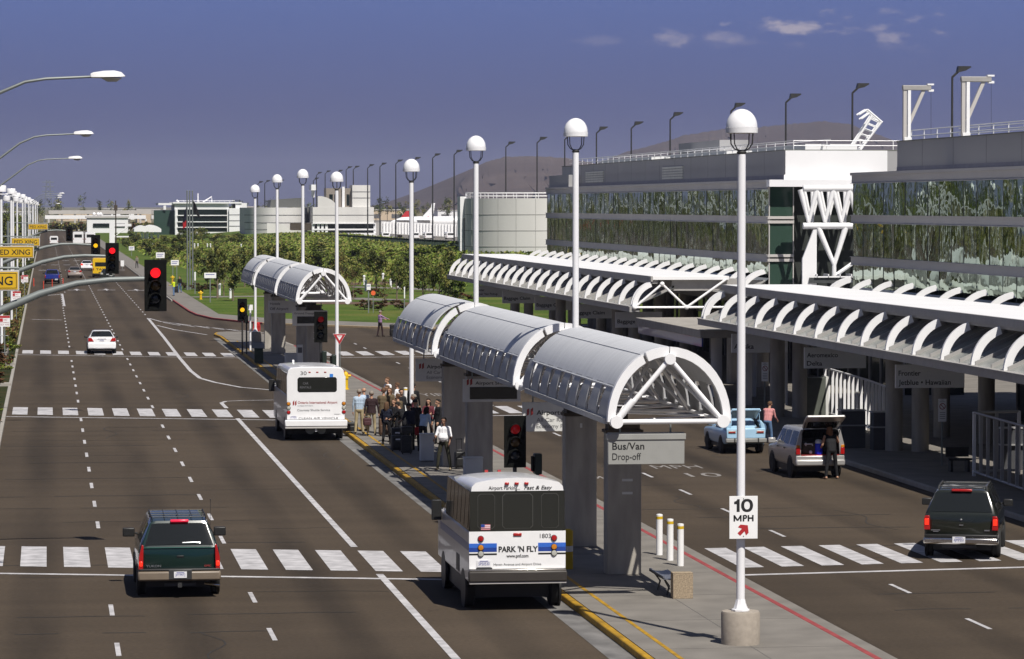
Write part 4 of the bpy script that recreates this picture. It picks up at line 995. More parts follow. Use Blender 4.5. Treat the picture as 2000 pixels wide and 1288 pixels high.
# ---- black SUV at the terminal kerb
def bsuv_extra(t):
    for s in (-1, 1):
        b = MB(); b.prism([(s * .82, .80), (s * .985, .80), (s * .985, 1.10), (s * .95, 1.18), (s * .84, 1.18)], 'y', .02, .22); o = b.build('tail_lamp', 'tail_red', t, bevel=.012)
        P_(o, 'brake_lens', 'tail_red_on', (min(s * .855, s * .965), max(s * .855, s * .965), .005, .03, .93, 1.10), bevel=.015)
    lamp(t, 'high_brake_lamp', 'tail_red', 0, .40, 1.84, .55, .07, .05)
    b = MB(); b.box(-1.0, 1.0, -.06, .2, .42, .60); b.build('bumper', 'chrome', t, bevel=.05)
    P_(t, 'bumper_top', 'black', (-.97, .97, -.03, .22, .602, .68), bevel=.02)
    plate(t, -.05, -.07, .46, '4JMP351', .34, .17)
    P_(t, 'tow_bar', 'dark_steel', (-.5, .4, .02, .12, .32, .40))
    b = MB(); b.tube([(-.05, .15, 1.24), (.25, .15, 1.22), (.42, .15, 1.18)], .02, 6); b.build('wiper', 'black', t)
    b = MB(); b.box(-.80, -.56, .07, .078, .78, .80); b.box(-.74, -.60, .07, .078, .745, .765); b.ball((.0, .08, 1.08), .03, .01, .02); b.box(-.05, .06, .07, .078, .92, .945); b.box(.62, .76, .07, .078, .78, .81); b.build('badge', 'alu', t)
    b = MB()
    for s in (-.66, .66): b.tube([(s * .98, .7, 1.82), (s * .98, .8, 1.90), (s * .98, 2.8, 1.91), (s * .98, 2.9, 1.83)], .02, 6)
    for yy in (.9, 2.2): b.tube([(-.64, yy, 1.905), (.64, yy, 1.905)], .016, 6)
    b.build('roof_rack', 'dark_steel', t); mirrors(t, .99, 3.3, 1.28, 'black')
BS = dict(SUV); BS['paint'] = 'paint_blackgreen'; BS['extra'] = (bsuv_extra,)
car('suv', 'black SUV with a chrome bumper pulling in to the terminal kerb', 'SUV', 24.22, 90.55, math.radians(-18.0), BS)
# ---- silver SUV with its tailgate open
def silver_extra(t):
    b = MB(); x, z0, z1, y0, y1 = .70, .80, 1.60, .06, 1.7
    b.add([(-x, y0, z0), (x, y0, z0), (x, y1, z0), (-x, y1, z0), (-x * .85, y0 + .05, z1), (x * .85, y0 + .05, z1), (x * .85, y1, z1), (-x * .85, y1, z1)], [(0, 1, 2, 3), (0, 3, 7, 4), (1, 5, 6, 2), (2, 6, 7, 3), (4, 7, 6, 5)]); b.build('cargo_liner', mat('liner', (.03, .03, .032), .9), t)
    b = MB(); b.box(-.87, .87, .0, .10, .46, .80); b.build('rear_panel', 'paint_silver', t, bevel=.03)
    b = MB(); b.box(-.88, .88, -.07, .14, .44, .66); b.build('bumper', 'paint_silver', t, bevel=.05)
    for s in (-1, 1):
        b = MB(); b.prism([(s * .70, .8), (s * .865, .8), (s * .855, 1.2), (s * .72, 1.70), (s * .64, 1.70), (s * .68, 1.1)], 'y', .02, .10); b.build('rear_pillar', 'paint_silver', t, bevel=.01)
        b = MB(); b.prism([(s * .715, .84), (s * .868, .84), (s * .862, 1.08), (s * .73, 1.08)], 'y', -.01, .12); o = b.build('tail_lamp', 'tail_red', t, bevel=.012)
        b = MB(); b.prism([(s * .728, 1.083), (s * .862, 1.083), (s * .855, 1.17), (s * .745, 1.17)], 'y', -.008, .12); b.build('indicator_lens', 'tail_amber', o, bevel=.01)
    P_(t, 'seat_back', 'brown_dark', (-.62, .62, 1.25, 1.4, .85, 1.32)); P_(t, 'cargo_sill', 'ink_red', (-.68, .68, .0, .08, .80, .83))
    b = MB(); b.box(-.62, .62, 1.7, 1.72, 1.2, 1.6); b.build('pale_cargo_pane', 'canopy_glass', t)  # pale pane at the front end of the cargo space
    b = MB(); y0, z0, y1, z1 = .12, 1.72, -.78, 2.18; k = Vector((0, y1 - y0, z1 - z0)).normalized(); n = Vector((0, -k.z, k.y)) * -1
    rows = []
    for f, wx in ((0, .62), (.5, .68), (.92, .70), (1.0, .66)):
        p = Vector((0, y0, z0)) + Vector((0, y1 - y0, z1 - z0)) * f; rows.append([(-wx, p.y, p.z), (wx, p.y, p.z), (wx, p.y + n.y * .07, p.z + n.z * -.07 + .14), (-wx, p.y + n.y * .07, p.z + n.z * -.07 + .14)])
    b.loft(rows, True, True, 0, False); g = b.build('tailgate', 'paint_silver', t, bevel=.02)
    b = MB(); b.poly([(-.52, .0, 1.755), (.52, .0, 1.755), (.56, -.45, 1.985), (-.56, -.45, 1.985)]); b.build('gate_window', 'car_glass', g)
    b = MB()
    for s in (-.66, .66): b.tube([(s, .1, 1.45), (s * .98, -.42, 1.97)], .015, 6)
    b.build('gas_strut', 'black', t)
    mirrors(t, .87, 2.9, 1.15, 'paint_silver'); P_(t, 'door_handle', 'black', (-.90, -.88, 1.5, 1.68, .96, 1.0), (-.90, -.88, 2.4, 2.58, .96, 1.0))
SIL = dict(paint='paint_silver', wr=.35, wheels=(.85, 3.35), open=True, windscreen=2,
    rings=[(.08, .46, 1.08, 1.72, .865, .85, .66), (.5, .42, 1.08, 1.74, .87, .855, .66), (2.6, .42, 1.06, 1.72, .87, .85, .66), (3.2, .42, 1.02, 1.06, .87, .84, .7), (4.0, .46, .95, .98, .84, .80, .7), (4.2, .5, .85, .88, .78, .74, .6)],
    side=((.25, 1.05), (1.2, 1.9), (2.0, 2.65)), extra=(silver_extra,))
car('suv', 'silver SUV standing with its tailgate raised and luggage inside', 'SUV', 26.62, 118.3, math.radians(2.5), SIL)
def luggage_in():
    for px, sx, sy, sz, m, lab, nm, kind in ((26.25, .5, .4, .42, 'brown_dark', 'dark travel bag in the open back of the silver SUV', 'travel_bag', 'bag'),):
        t = thing(nm, lab, kind, (px, 118.55, .835)); b = MB(); b.box(-sx / 2, sx / 2, -.1, .5, 0, sz); b.build('bag_body', m, t, bevel=.08, seg=3); b = MB(); b.tube([(-.12, -.1, .30), (-.1, -.13, .36), (.1, -.13, .36), (.12, -.1, .30)], .02, 6); b.ball((.05, -.12, .08), .06); b.ball((-.12, -.1, .36), .05); b.build('strap', 'sign_white', t)
    t = thing('drinks_cooler', 'bright blue drinks cooler in the open back of the silver SUV', 'cooler', (26.60, 118.5, .835)); b = MB(); b.lathe([(.13, 0), (.14, .02), (.135, .36), (.12, .38)], n=18); b.build('cooler_body', mat('cooler', (.01, .03, .75), .35), t)
    b = MB(); b.lathe([(.13, .382), (.13, .44), (.10, .50), (.03, .52)], n=18); b.build('lid', 'sign_white', t)
luggage_in()
# ---- light blue old hatchback with the hatch up
def blue_extra(t):
    b = MB(); x = .62; b.add([(-x, .06, .9), (x, .06, .9), (x, 1.4, .9), (-x, 1.4, .9), (-x * .9, .12, 1.2), (x * .9, .12, 1.2), (x * .8, 1.4, 1.25), (-x * .8, 1.4, 1.25)], [(0, 1, 2, 3), (0, 3, 7, 4), (1, 5, 6, 2), (2, 6, 7, 3)]); b.build('boot_liner', 'black', t)
    P_(t, 'rear_panel', 'paint_lightblue', (-.76, .76, -.01, .10, .60, .98), bevel=.03)
    for s in (-1, 1):
        b = MB(); b.prism([(s * .60, .95), (s * .78, .95), (s * .72, 1.14), (s * .60, 1.28), (s * .54, 1.28)], 'y', .04, .5); b.build('quarter_panel', 'paint_lightblue', t, bevel=.03)
        o = P_(t, 'tail_lamp', 'tail_clear', (min(s * .40, s * .70), max(s * .40, s * .70), -.03, .01, .79, .90), bevel=.012); P_(o, 'lens', 'tail_red', (min(s * .43, s * .68), max(s * .43, s * .68), -.045, -.028, .825, .865))
    b = MB(); b.box(-.80, .80, -.09, .06, .44, .60); b.build('bumper', mat('bumper_grey', (.24, .24, .23), .4), t, bevel=.03)
    P_(t, 'overrider', 'black', (-.48, -.44, -.11, -.085, .42, .61), (.44, .48, -.11, -.085, .42, .61))
    b = MB(); b.box(-.56, .56, .0, .06, 1.66, 1.74); b.box(-.56, -.50, .03, .55, 1.30, 1.36) if 0 else None; b.build('hatch_lip', 'paint_lightblue', t, bevel=.02)
    b = MB(); b.add([(-.54, .03, 1.66), (.54, .03, 1.66), (.58, .75, 1.32), (-.58, .75, 1.32)], [(0, 1, 2, 3)]); b.build('hatch_window', 'canopy_glass', t)
    b = MB()
    for s in (-.55, .55): b.tube([(s, .03, 1.67), (s * 1.06, .78, 1.33)], .035, 6); b.tube([(s, .10, 1.10), (s, .12, 1.62)], .012, 5)
    b.build('hatch_frame', 'paint_lightblue', t); P_(t, 'latch', 'alu', (.36, .50, -.0, .10, .985, 1.03))
    mirrors(t, .80, 2.6, 1.02, 'chrome', .6)
BLU = dict(paint='paint_lightblue', wr=.31, wheels=(.85, 3.15), open=True, windscreen=3,
    rings=[(.05, .42, .84, .92, .77, .75, .6), (.5, .36, .90, 1.10, .80, .77, .52), (.95, .36, .90, 1.30, .80, .76, .52), (2.1, .36, .90, 1.32, .80, .76, .54), (2.75, .36, .88, .92, .80, .76, .6), (3.9, .40, .80, .84, .76, .72, .6), (4.1, .44, .7, .74, .7, .66, .5)],
    side=((1.0, 2.05),), extra=(blue_extra,))
car('hatchback', 'old light blue hatchback with its hatch open, behind the tall lamp pole', 'car', 26.42, 130.3, math.radians(2), BLU)
# ---- sedans, pickup and vans farther up the road
def sedan_extra(m, tail, txt):
    def f(t):
        for s in (-1, 1):
            b = MB(); b.prism([(s * .52, .80), (s * .88, .80), (s * .86, 1.02), (s * .66, 1.04)], 'y', .03, .3); b.build('tail_lamp', tail, t, bevel=.012)
        P_(t, 'bumper', m, (-.89, .89, -.04, .2, .34, .70), bevel=.06); plate(t, 0, .055, .78, txt); P_(t, 'garnish', 'alu', (-.27, .27, .035, .06, .955, .985)); mirrors(t, .90, 2.95, .98, 'black', .7)
    return f
SED = dict(wr=.32, wheels=(1.0, 3.65), rearglass=2, windscreen=4,
    rings=[(.06, .36, .92, .98, .86, .83, .7), (.12, .32, .98, 1.04, .89, .86, .7), (.75, .30, 1.0, 1.05, .90, .86, .7), (1.5, .30, .98, 1.44, .90, .85, .60), (2.6, .30, .98, 1.45, .90, .85, .60), (3.35, .30, .95, 1.0, .90, .85, .7), (4.5, .34, .80, .84, .86, .82, .7), (4.7, .4, .66, .7, .8, .76, .6)],
    side=((1.35, 2.0), (2.1, 2.85)))
d = dict(SED); d['paint'] = 'paint_white'; d['extra'] = (sedan_extra('paint_white', 'tail_red', '4YKN208'),)
car('sedan', 'white sedan crossing the third crosswalk on the main road', 'car', 3.46, 223.6, 0, d)
d = dict(SED); d['paint'] = 'paint_beige'; d['extra'] = (sedan_extra('paint_beige', 'tail_red', '3LAR665'),)
car('sedan', 'grey beige sedan driving behind the blue pickup', 'car', 3.6, 456, 0, d)
d = dict(SED); d['paint'] = 'paint_white'; d['extra'] = (sedan_extra('paint_white', 'tail_red_on', '5KDP114'),)
car('sedan', 'small white car with red tail lamps left of the yellow van', 'car', 5.75, 508, 0, d)
d = dict(SED); d['paint'] = 'paint_blackgreen'; d['extra'] = (sedan_extra('paint_blackgreen', 'tail_clear', '2RST880'),)
car('sedan', 'dark car below the hanging red signal, in front of the yellow van', 'car', 7.55, 440, 0, d)
def pick_extra(t):
    P_(t, 'tailgate', 'paint_blue', (-.78, .78, -.01, .05, .62, 1.12), bevel=.02); P_(t, 'bumper', 'black', (-.86, .86, -.1, .1, .42, .58), bevel=.03)
    for s in (-1, 1): lamp(t, 'tail_lamp', 'tail_red', s * .83, .02, .88, .10, .36)
    P_(t, 'bed_floor', 'black', (-.72, .72, .1, 1.9, 1.121, 1.13)); plate(t, .5, -.11, .46, '6B20411'); mirrors(t, .88, 3.1, 1.25, 'black', .9)
PIC = dict(paint='paint_blue', wr=.36, wheels=(1.0, 3.7), rearglass=2, windscreen=4, rings=[(.05, .52, 1.04, 1.10, .86, .85, .7), (.1, .48, 1.06, 1.12, .88, .87, .7), (1.95, .46, 1.08, 1.14, .88, .87, .7), (2.05, .46, 1.08, 1.68, .88, .86, .66), (3.0, .46, 1.08, 1.69, .88, .86, .66), (3.6, .46, 1.06, 1.12, .88, .86, .7), (4.8, .5, .96, 1.0, .86, .82, .7), (4.95, .55, .8, .84, .8, .76, .6)], side=((2.15, 3.1),), extra=(pick_extra,))
car('pickup', 'blue pickup truck driving away in the left lane', 'pickup', .62, 424, 0, PIC)
def boxy(name, label, cat, x, y, W, Hh, Ln, m, glassz, group=None, txt=None, low=.35):
    t = thing(name, label, cat, (x, y, 0), 0, group)
    b = MB(); w2 = W / 2; sec = [(-w2, low), (-w2, Hh - .25), (-w2 + .08, Hh - .08), (-w2 + .25, Hh), (w2 - .25, Hh), (w2 - .08, Hh - .08), (w2, Hh - .25), (w2, low)]
    b.prism(sec, 'y', 0, Ln); b.build('body', m, t, bevel=.03)
    P_(t, 'rear_window', 'bus_glass', (-w2 * .72, w2 * .72, -.012, .0, *glassz), bevel=.01)
    for s in (-1, 1): P_(t, 'side_window', 'bus_glass', (min(s * w2, s * (w2 + .012)), max(s * w2, s * (w2 + .012)), .6, Ln - 1.0, *glassz)); lamp(t, 'tail_lamp', 'tail_red', s * w2 * .9, 0, glassz[0] - .35, .12, .3, .02)
    P_(t, 'bumper', 'black' if m != 'paint_white' else 'fascia', (-w2, w2, -.1, .05, low, low + .2), bevel=.02)
    for yy in (1.0, Ln - 1.1):
        for s in (-1, 1): wheel(t, s * (w2 - .14), yy, .38)
    P_(t, 'underbody', 'black', (-w2 + .1, w2 - .1, .2, Ln - .2, .2, low + .02)); mirrors(t, w2, Ln - .8, glassz[0] + .1, 'black')
    if txt: b = MB(); b.text(txt, 0, glassz[0] - .50, -.008, h=.26, wd=W * .6, bold=.015, align='C'); b.build('lettering', 'ink', t)
    return t
boxy('taxi_van', 'tall yellow taxi van half hidden behind the hanging red signal', 'van', 7.05, 460, 2.2, 2.55, 6.0, 'paint_yellow', (1.45, 2.0), txt='TAXI')
boxy('van', 'small white van far ahead in the left lane', 'van', 1.7, 838, 2.0, 2.1, 4.8, 'paint_white', (1.2, 1.75))
boxy('shuttle_bus', 'white shuttle bus far ahead, left one of the two side by side', 'bus', 7.45, 838, 2.5, 3.1, 7.0, 'paint_white', (1.75, 2.5), 'far white shuttle buses')
boxy('shuttle_bus', 'white shuttle bus far ahead, right one of the two side by side', 'bus', 10.3, 838, 2.4, 3.0, 7.0, 'paint_white', (1.75, 2.5), 'far white shuttle buses')
# ---- the two shuttle buses at the island
def bus_shell(t, W, Hh, Ln, low, crown, side_m, roof_m, band, side_windows, wheels, wr=.40, rl=5., droop=.2):
    w2 = W / 2
    sec = [(-w2, low), (-w2 - .0, band[0]), (-w2 + .05, band[1]), (-w2 + .10, Hh - crown - .03), (-w2 + .20, Hh - crown + .05)] + [(-w2 + .2 + (W - .4) * k / 8, Hh - crown * (abs(k / 4 - 1) ** 2) + .05 * 0) for k in range(1, 8)]
    sec = sec + [(-x, z) for x, z in [(-w2 + .20, Hh - crown + .05), (-w2 + .10, Hh - crown - .03), (-w2 + .05, band[1]), (-w2, band[0]), (-w2, low)]]
    def cut(sec, z0, z1): return sec
    lo = [(-w2, low), (-w2, band[0]), (w2, band[0]), (w2, low)]
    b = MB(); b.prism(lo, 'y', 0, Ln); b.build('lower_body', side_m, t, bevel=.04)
    mid = [(-w2, band[0] + .001), (-w2 + .05, band[1]), (w2 - .05, band[1]), (w2, band[0] + .001)]
    b = MB(); b.prism(mid, 'y', .002, rl - .1); b.build('window_band', 'bus_glass', t, bevel=.02)
    zc = band[0] + (band[1] - band[0]) * .45; b = MB(); b.loft([[(-w2 + .06, rl - .09, band[0]), (-w2 + .10, rl - .09, zc), (w2 - .10, rl - .09, zc), (w2 - .06, rl - .09, band[0])], [(-w2 + .10, Ln - .35, band[0]), (-w2 + .2, Ln - .9, zc), (w2 - .2, Ln - .9, zc), (w2 - .10, Ln - .35, band[0])]], True, True, 0, False); b.build('cab_windows', 'bus_glass', t, bevel=.02)
    top = [(-w2 + .05, band[1] + .001), (-w2 + .07, Hh - crown - .03), (-w2 + .16, Hh - crown + .06)] + [(-w2 + .16 + (W - .32) * k / 10, Hh - (crown - .06) * (abs(k / 5 - 1) ** 2.2)) for k in range(1, 10)] + [(w2 - .16, Hh - crown + .06), (w2 - .07, Hh - crown - .03), (w2 - .05, band[1] + .001)]
    b = MB(); z_ = band[1]; b.loft([[(x, y, z_ - dz * .999 + (z - z_) * f) for x, z in top] for y, dz, f in ((-.01, 0, 1), (.6, 0, 1.), (rl * .6, droop * .4, 1), (rl - .25, droop, .95), (rl, droop + .06, .55))], True, True, 0, True); b.build('roof', roof_m, t)
    for s in (-1, 1):
        for (a, c) in side_windows:
            x0 = s * (w2 + .006); x1 = s * (w2 - .05 + .006)
            b = MB(); b.add([(x0, a, band[0] + .06), (x0, c, band[0] + .06), (x1, c, band[1] - .05), (x1, a, band[1] - .05)], [(0, 1, 2, 3)]); b.build('side_window', 'bus_side_glass', t)
    for wy in wheels:
        for s in (-1, 1):
            b = MB(); b.lathe([(wr * 1.2, -.05), (wr * 1.2, 0)], (s * (w2 + .004) + (.05 if s < 0 else 0), wy, wr + .03), 26, 'x'); b.build('wheel_arch', 'black', t)
            wheel(t, s * (w2 - .12), wy, wr, .24)
    P_(t, 'underbody', 'black', (-w2 + .1, w2 - .1, 1.0, Ln - .3, .22, low + .02))
    for s in (-1, 1):
        b = MB(); b.box(min(s * (w2 + .02), s * (w2 + .26)), max(s * (w2 + .02), s * (w2 + .26)), Ln - 1.0, Ln - .85, band[0] - .22, band[0] + .28); b.tube([(s * (w2 - .05), Ln - .7, band[0] + .05), (s * (w2 + .2), Ln - .9, band[0] + .05)], .025, 6); b.build('mirror', 'black', t, bevel=.03)
M['bus_side_glass'] = glass('bus_side_glass', (.06, .052, .04), .10)
t = thing('shuttle_bus', 'white shuttle bus with blue stripes and black rear glass, number 1803', 'bus', (10.88, 80.5, 0)); W = 2.28; w2 = W / 2
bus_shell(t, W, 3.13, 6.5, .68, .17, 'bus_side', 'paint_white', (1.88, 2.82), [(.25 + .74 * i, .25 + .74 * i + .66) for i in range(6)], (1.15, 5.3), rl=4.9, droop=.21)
b = MB(); b.box(-w2, w2, -.012, .0, 1.0, 1.878); b.build('rear_panel', 'paint_white', t, bevel=.006)
b = MB(); b.box(-w2 + .02, w2 - .02, -.014, .0, 1.882, 2.818); b.build('rear_glass', 'bus_glass', t)
for xa, xb in ((-.94, -.53), (-.36, .37), (.56, .98)):
    b = MB(); z0, z1 = 1.94, 2.76; r = .06
    out_ = [(xa + r, z0), (xb - r, z0), (xb, z0 + r), (xb, z1 - r), (xb - r, z1), (xa + r, z1), (xa, z1 - r), (xa, z0 + r)]; inn = [((p[0] - (xa + xb) / 2) * .95 + (xa + xb) / 2, (p[1] - (z0 + z1) / 2) * .975 + (z0 + z1) / 2) for p in out_]
    b.loft([[(p[0], -.020, p[1]) for p in out_], [(p[0], -.022, p[1]) for p in inn], [(p[0], -.015, p[1]) for p in inn]], True, False, 0, False); b.build('window_frame', mat('rubber_frame', (.05, .05, .045), .5), t)
P_(t, 'bumper', mat('bumper_black', (.035, .03, .026), .5), (-w2 - .02, w2 + .02, -.16, .05, .70, .95), bevel=.03); P_(t, 'bumper_ledge', 'chrome', (-w2, w2, -.10, .0, .952, .99), bevel=.01); P_(t, 'bumper_foot', 'fascia', (-w2, w2, -.13, .0, .66, .698))
for s in (-1, 1):
    x0, x1 = (-w2, -.485) if s < 0 else (.49, w2)
    P_(t, 'stripe', 'stripe_blue', (x0, x1, -.016, -.012, 1.50, 1.60)); P_(t, 'stripe', 'stripe_navy', (x0, x1, -.016, -.012, 1.40, 1.499)); P_(t, 'stripe', 'ink', (x0, x1, -.016, -.012, 1.325, 1.365))
    for z, m in ((1.71, 'tail_red'), (1.50, 'tail_amber'), (1.355, 'tail_clear')):
        b = MB(); b.lathe([(.075, -.018), (.075, -.03), (.064, -.042)], (s * .865, 0, z), 20, 'y'); o = b.build('tail_lamp', 'dark_steel', t); b = MB(); b.lathe([(.062, -.043), (.054, -.052), (.02, -.056)], (s * .865, 0, z), 20, 'y'); b.build('lens', m if not (s > 0 and z == 1.5) else 'tail_amber', o)
lamp(t, 'high_brake_lamp', 'tail_red', 0, -.02, 1.80, .20, .07, .02, .015)
for xx in (-.23, 0, .23): lamp(t, 'marker_lamp', 'tail_red', xx - .02, -.02, 2.995, .10, .06, .03, .015)
b = MB(); b.text("PARK 'N FLY", .02, 1.395, -.018, h=.125, wd=.93, bold=.032, align='C'); b.text('www.pnf.com', .0, 1.262, -.018, h=.075, wd=.52, bold=.02, align='C'); b.text('Haven Avenue and Airport Drive', .0, 1.075, -.018, h=.055, wd=1.12, align='C')
b.text('1803', .53, 1.71, -.018, h=.10, wd=.26); b.text('Airport Parking... ', -.68, 2.855, -.014 - .004, h=.085, wd=.74, bold=.004); b.text('Fast & Easy', .16, 2.855, -.018, h=.085, wd=.66, bold=.012, shear=.25); b.build('lettering', 'ink', t)
plate(t, -.79, -.02, 1.04, '5P50530', .33, .17); P_(t, 'plate_shelf', 'dark_steel', (-.97, -.60, -.05, -.012, .985, 1.03))
b = MB(); b.box(-.86, -.64, -.020, -.014, 1.915, 2.045); fl = b.build('flag_sticker', 'sign_white', t)
b = MB()
for i in range(4): b.box(-.86, -.64, -.0225, -.0203, 1.917 + i * .037, 1.934 + i * .037)
b.build('stripes', mat('flag_pink', (.55, .12, .16), .6), fl); b = MB(); b.box(-.86, -.77, -.0245, -.0228, 1.98, 2.045); b.build('canton', 'stripe_navy', fl)
b = MB()
for s in (-1, 1): b.box(min(s * w2, s * (w2 + .006)), max(s * w2, s * (w2 + .006)), .1, 5.9, 1.42, 1.60)
b.build('side_stripe', mat('side_stripe', (.16, .17, .26), .4), t)
P_(t, 'fuel_flap', 'black', (-w2 - .01, -w2, 1.9, 2.5, .75, 1.15)); P_(t, 'roof_lights', 'tail_red', (-.2, -.12, 4.5, 4.6, 2.90, 2.97), (.12, .2, 4.5, 4.6, 2.90, 2.97))
# ---
t = thing('shuttle_bus', 'plain white shuttle bus number 30 loading passengers at the island', 'bus', (10.72, 140.0, 0)); W = 2.34; w2 = W / 2
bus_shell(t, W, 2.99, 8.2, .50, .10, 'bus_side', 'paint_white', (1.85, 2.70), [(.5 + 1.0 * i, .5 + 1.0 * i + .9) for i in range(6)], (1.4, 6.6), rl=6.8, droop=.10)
b = MB(); r = .10; b.prism([(-w2, .86), (-w2, 2.6), (-w2 + .06, 2.86), (-w2 + .2, 2.955), (0, 2.985), (w2 - .2, 2.955), (w2 - .06, 2.86), (w2, 2.6), (w2, .86)], 'y', -.04, .04); b.build('rear_panel', 'paint_white', t, bevel=.02)
b = MB(); b.prism([(-.74, 2.03), (-.68, 1.97), (.79, 1.97), (.85, 2.03), (.85, 2.50), (.79, 2.57), (-.68, 2.57), (-.74, 2.50)], 'y', -.052, -.035); b.build('rear_window', 'black_gloss', t, bevel=.006)
b = MB(); b.prism([(-.71, 2.05), (-.66, 2.0), (.77, 2.0), (.82, 2.05), (.82, 2.48), (.77, 2.54), (-.66, 2.54), (-.71, 2.48)], 'y', -.056, -.0525); b.build('rear_glass', 'bus_glass', t)
P_(t, 'bumper', 'paint_white', (-1.26, 1.26, -.22, .02, .58, .85), bevel=.04); P_(t, 'bumper_foot', 'fascia', (-1.25, 1.25, -.20, .0, .50, .578), bevel=.02)
for s, xx in ((-1, -1.10), (1, 1.13)):
    for z, m in ((1.50, 'tail_amber'), (1.33, 'tail_clear'), (1.16, 'tail_red')):
        b = MB(); b.lathe([(.085, -.042), (.085, -.05), (.070, -.062)], (xx, 0, z), 20, 'y'); o = b.build('tail_lamp', 'dark_steel', t); b = MB(); b.lathe([(.068, -.063), (.06, -.07), (.02, -.074)], (xx, 0, z), 20, 'y'); b.build('lens', m, o)
for xx in (-.25, .06, .38): lamp(t, 'marker_lamp', 'tail_red', xx, -.04, 2.77, .09, .045, .015, .01)
b = MB(); b.text('30', -.62, 2.66, -.046, h=.145, wd=.25, bold=.0); b.text('Ontario International Airport', -.73, 1.50, -.046, h=.10, wd=1.60, bold=.012, mi=1); b.text('Los Angeles World Airports', -.73, 1.40, -.046, h=.045, wd=.62, mi=2); b.text('Courtesy Shuttle Service', -.75, 1.20, -.046, h=.085, wd=1.32, mi=2); b.text('CLEAN AIR VEHICLE', -.70, .875, -.046, h=.075, wd=1.6)
b.text('CAR', -.52, 2.28, -.058, h=.085, wd=.22, mi=2, bold=.01); b.text('RENTALS', -.64, 2.12, -.058, h=.085, wd=.45, mi=2, bold=.01); b.text('airport', .74, 1.05, -.046, h=.05, wd=.25)
for k in range(2): xx = -.93 + k * .09; b.poly([(xx, -.046, 1.42), (xx + .06, -.046, 1.47), (xx + .06, -.046, 1.64), (xx, -.046, 1.58)], 1)
b.build('lettering', ['ink', 'ink_red', 'ink_soft'], t)
P_(t, 'access_sign', mat('access_blue', (.03, .20, .62), .5), (.56, .70, -.048, -.042, 2.57, 2.70)); plate(t, -.90, -.045, .87, 'E114302', .30, .15)
b = MB(); b.box(-.04, .04, -.12, -.05, .38, .50); b.build('tow_tag', 'sign_white', t)
b = MB()
for xx in (-.2, .25): b.lathe([(.17, 0), (.17, .5)], (xx, .25, .42), 16, 'y')
b.build('air_tank', 'galv', t)
b = MB(); b.box(w2 + .02, w2 + .06, 6.0, 6.9, .6, 2.5); b.build('open_door', 'sign_red', t)
b = MB(); b.box(w2, w2 + .05, .2, .26, 1.1, 2.6); b.build('grab_rail', 'paint_white', t); P_(t, 'roof_light', 'sign_white', (-.5, -.42, 6.3, 6.4, 2.85, 2.99))
# ================================================================== PEOPLE AND LUGGAGE
for nm, c in dict(skin=(.42, .24, .16), skin_dark=(.22, .12, .08), hair_brown=(.10, .055, .03), hair_dark=(.018, .014, .012), hair_grey=(.22, .19, .16), hair_auburn=(.24, .11, .05), shirt_white=(.78, .78, .80), shirt_lightblue=(.40, .50, .62), shirt_pink=(.55, .24, .24), shirt_purple=(.33, .20, .36), cloth_khaki=(.34, .28, .17), cloth_maroon=(.030, .016, .018), cloth_olive=(.115, .085, .050), cloth_black=(.012, .012, .014), cloth_navy=(.012, .015, .03), cloth_jeans=(.10, .17, .30), cloth_darkolive=(.035, .034, .022), cloth_red=(.40, .02, .02), cloth_grey=(.20, .18, .15), cloth_wine=(.10, .022, .03), vest_yellow=(.62, .75, .02), shoe=(.02, .016, .012), shoe_tan=(.30, .24, .16)).items():
    mk(nm, c, .85 if not nm.startswith('skin') else .55, var=.12, scale=7, spec=.25)
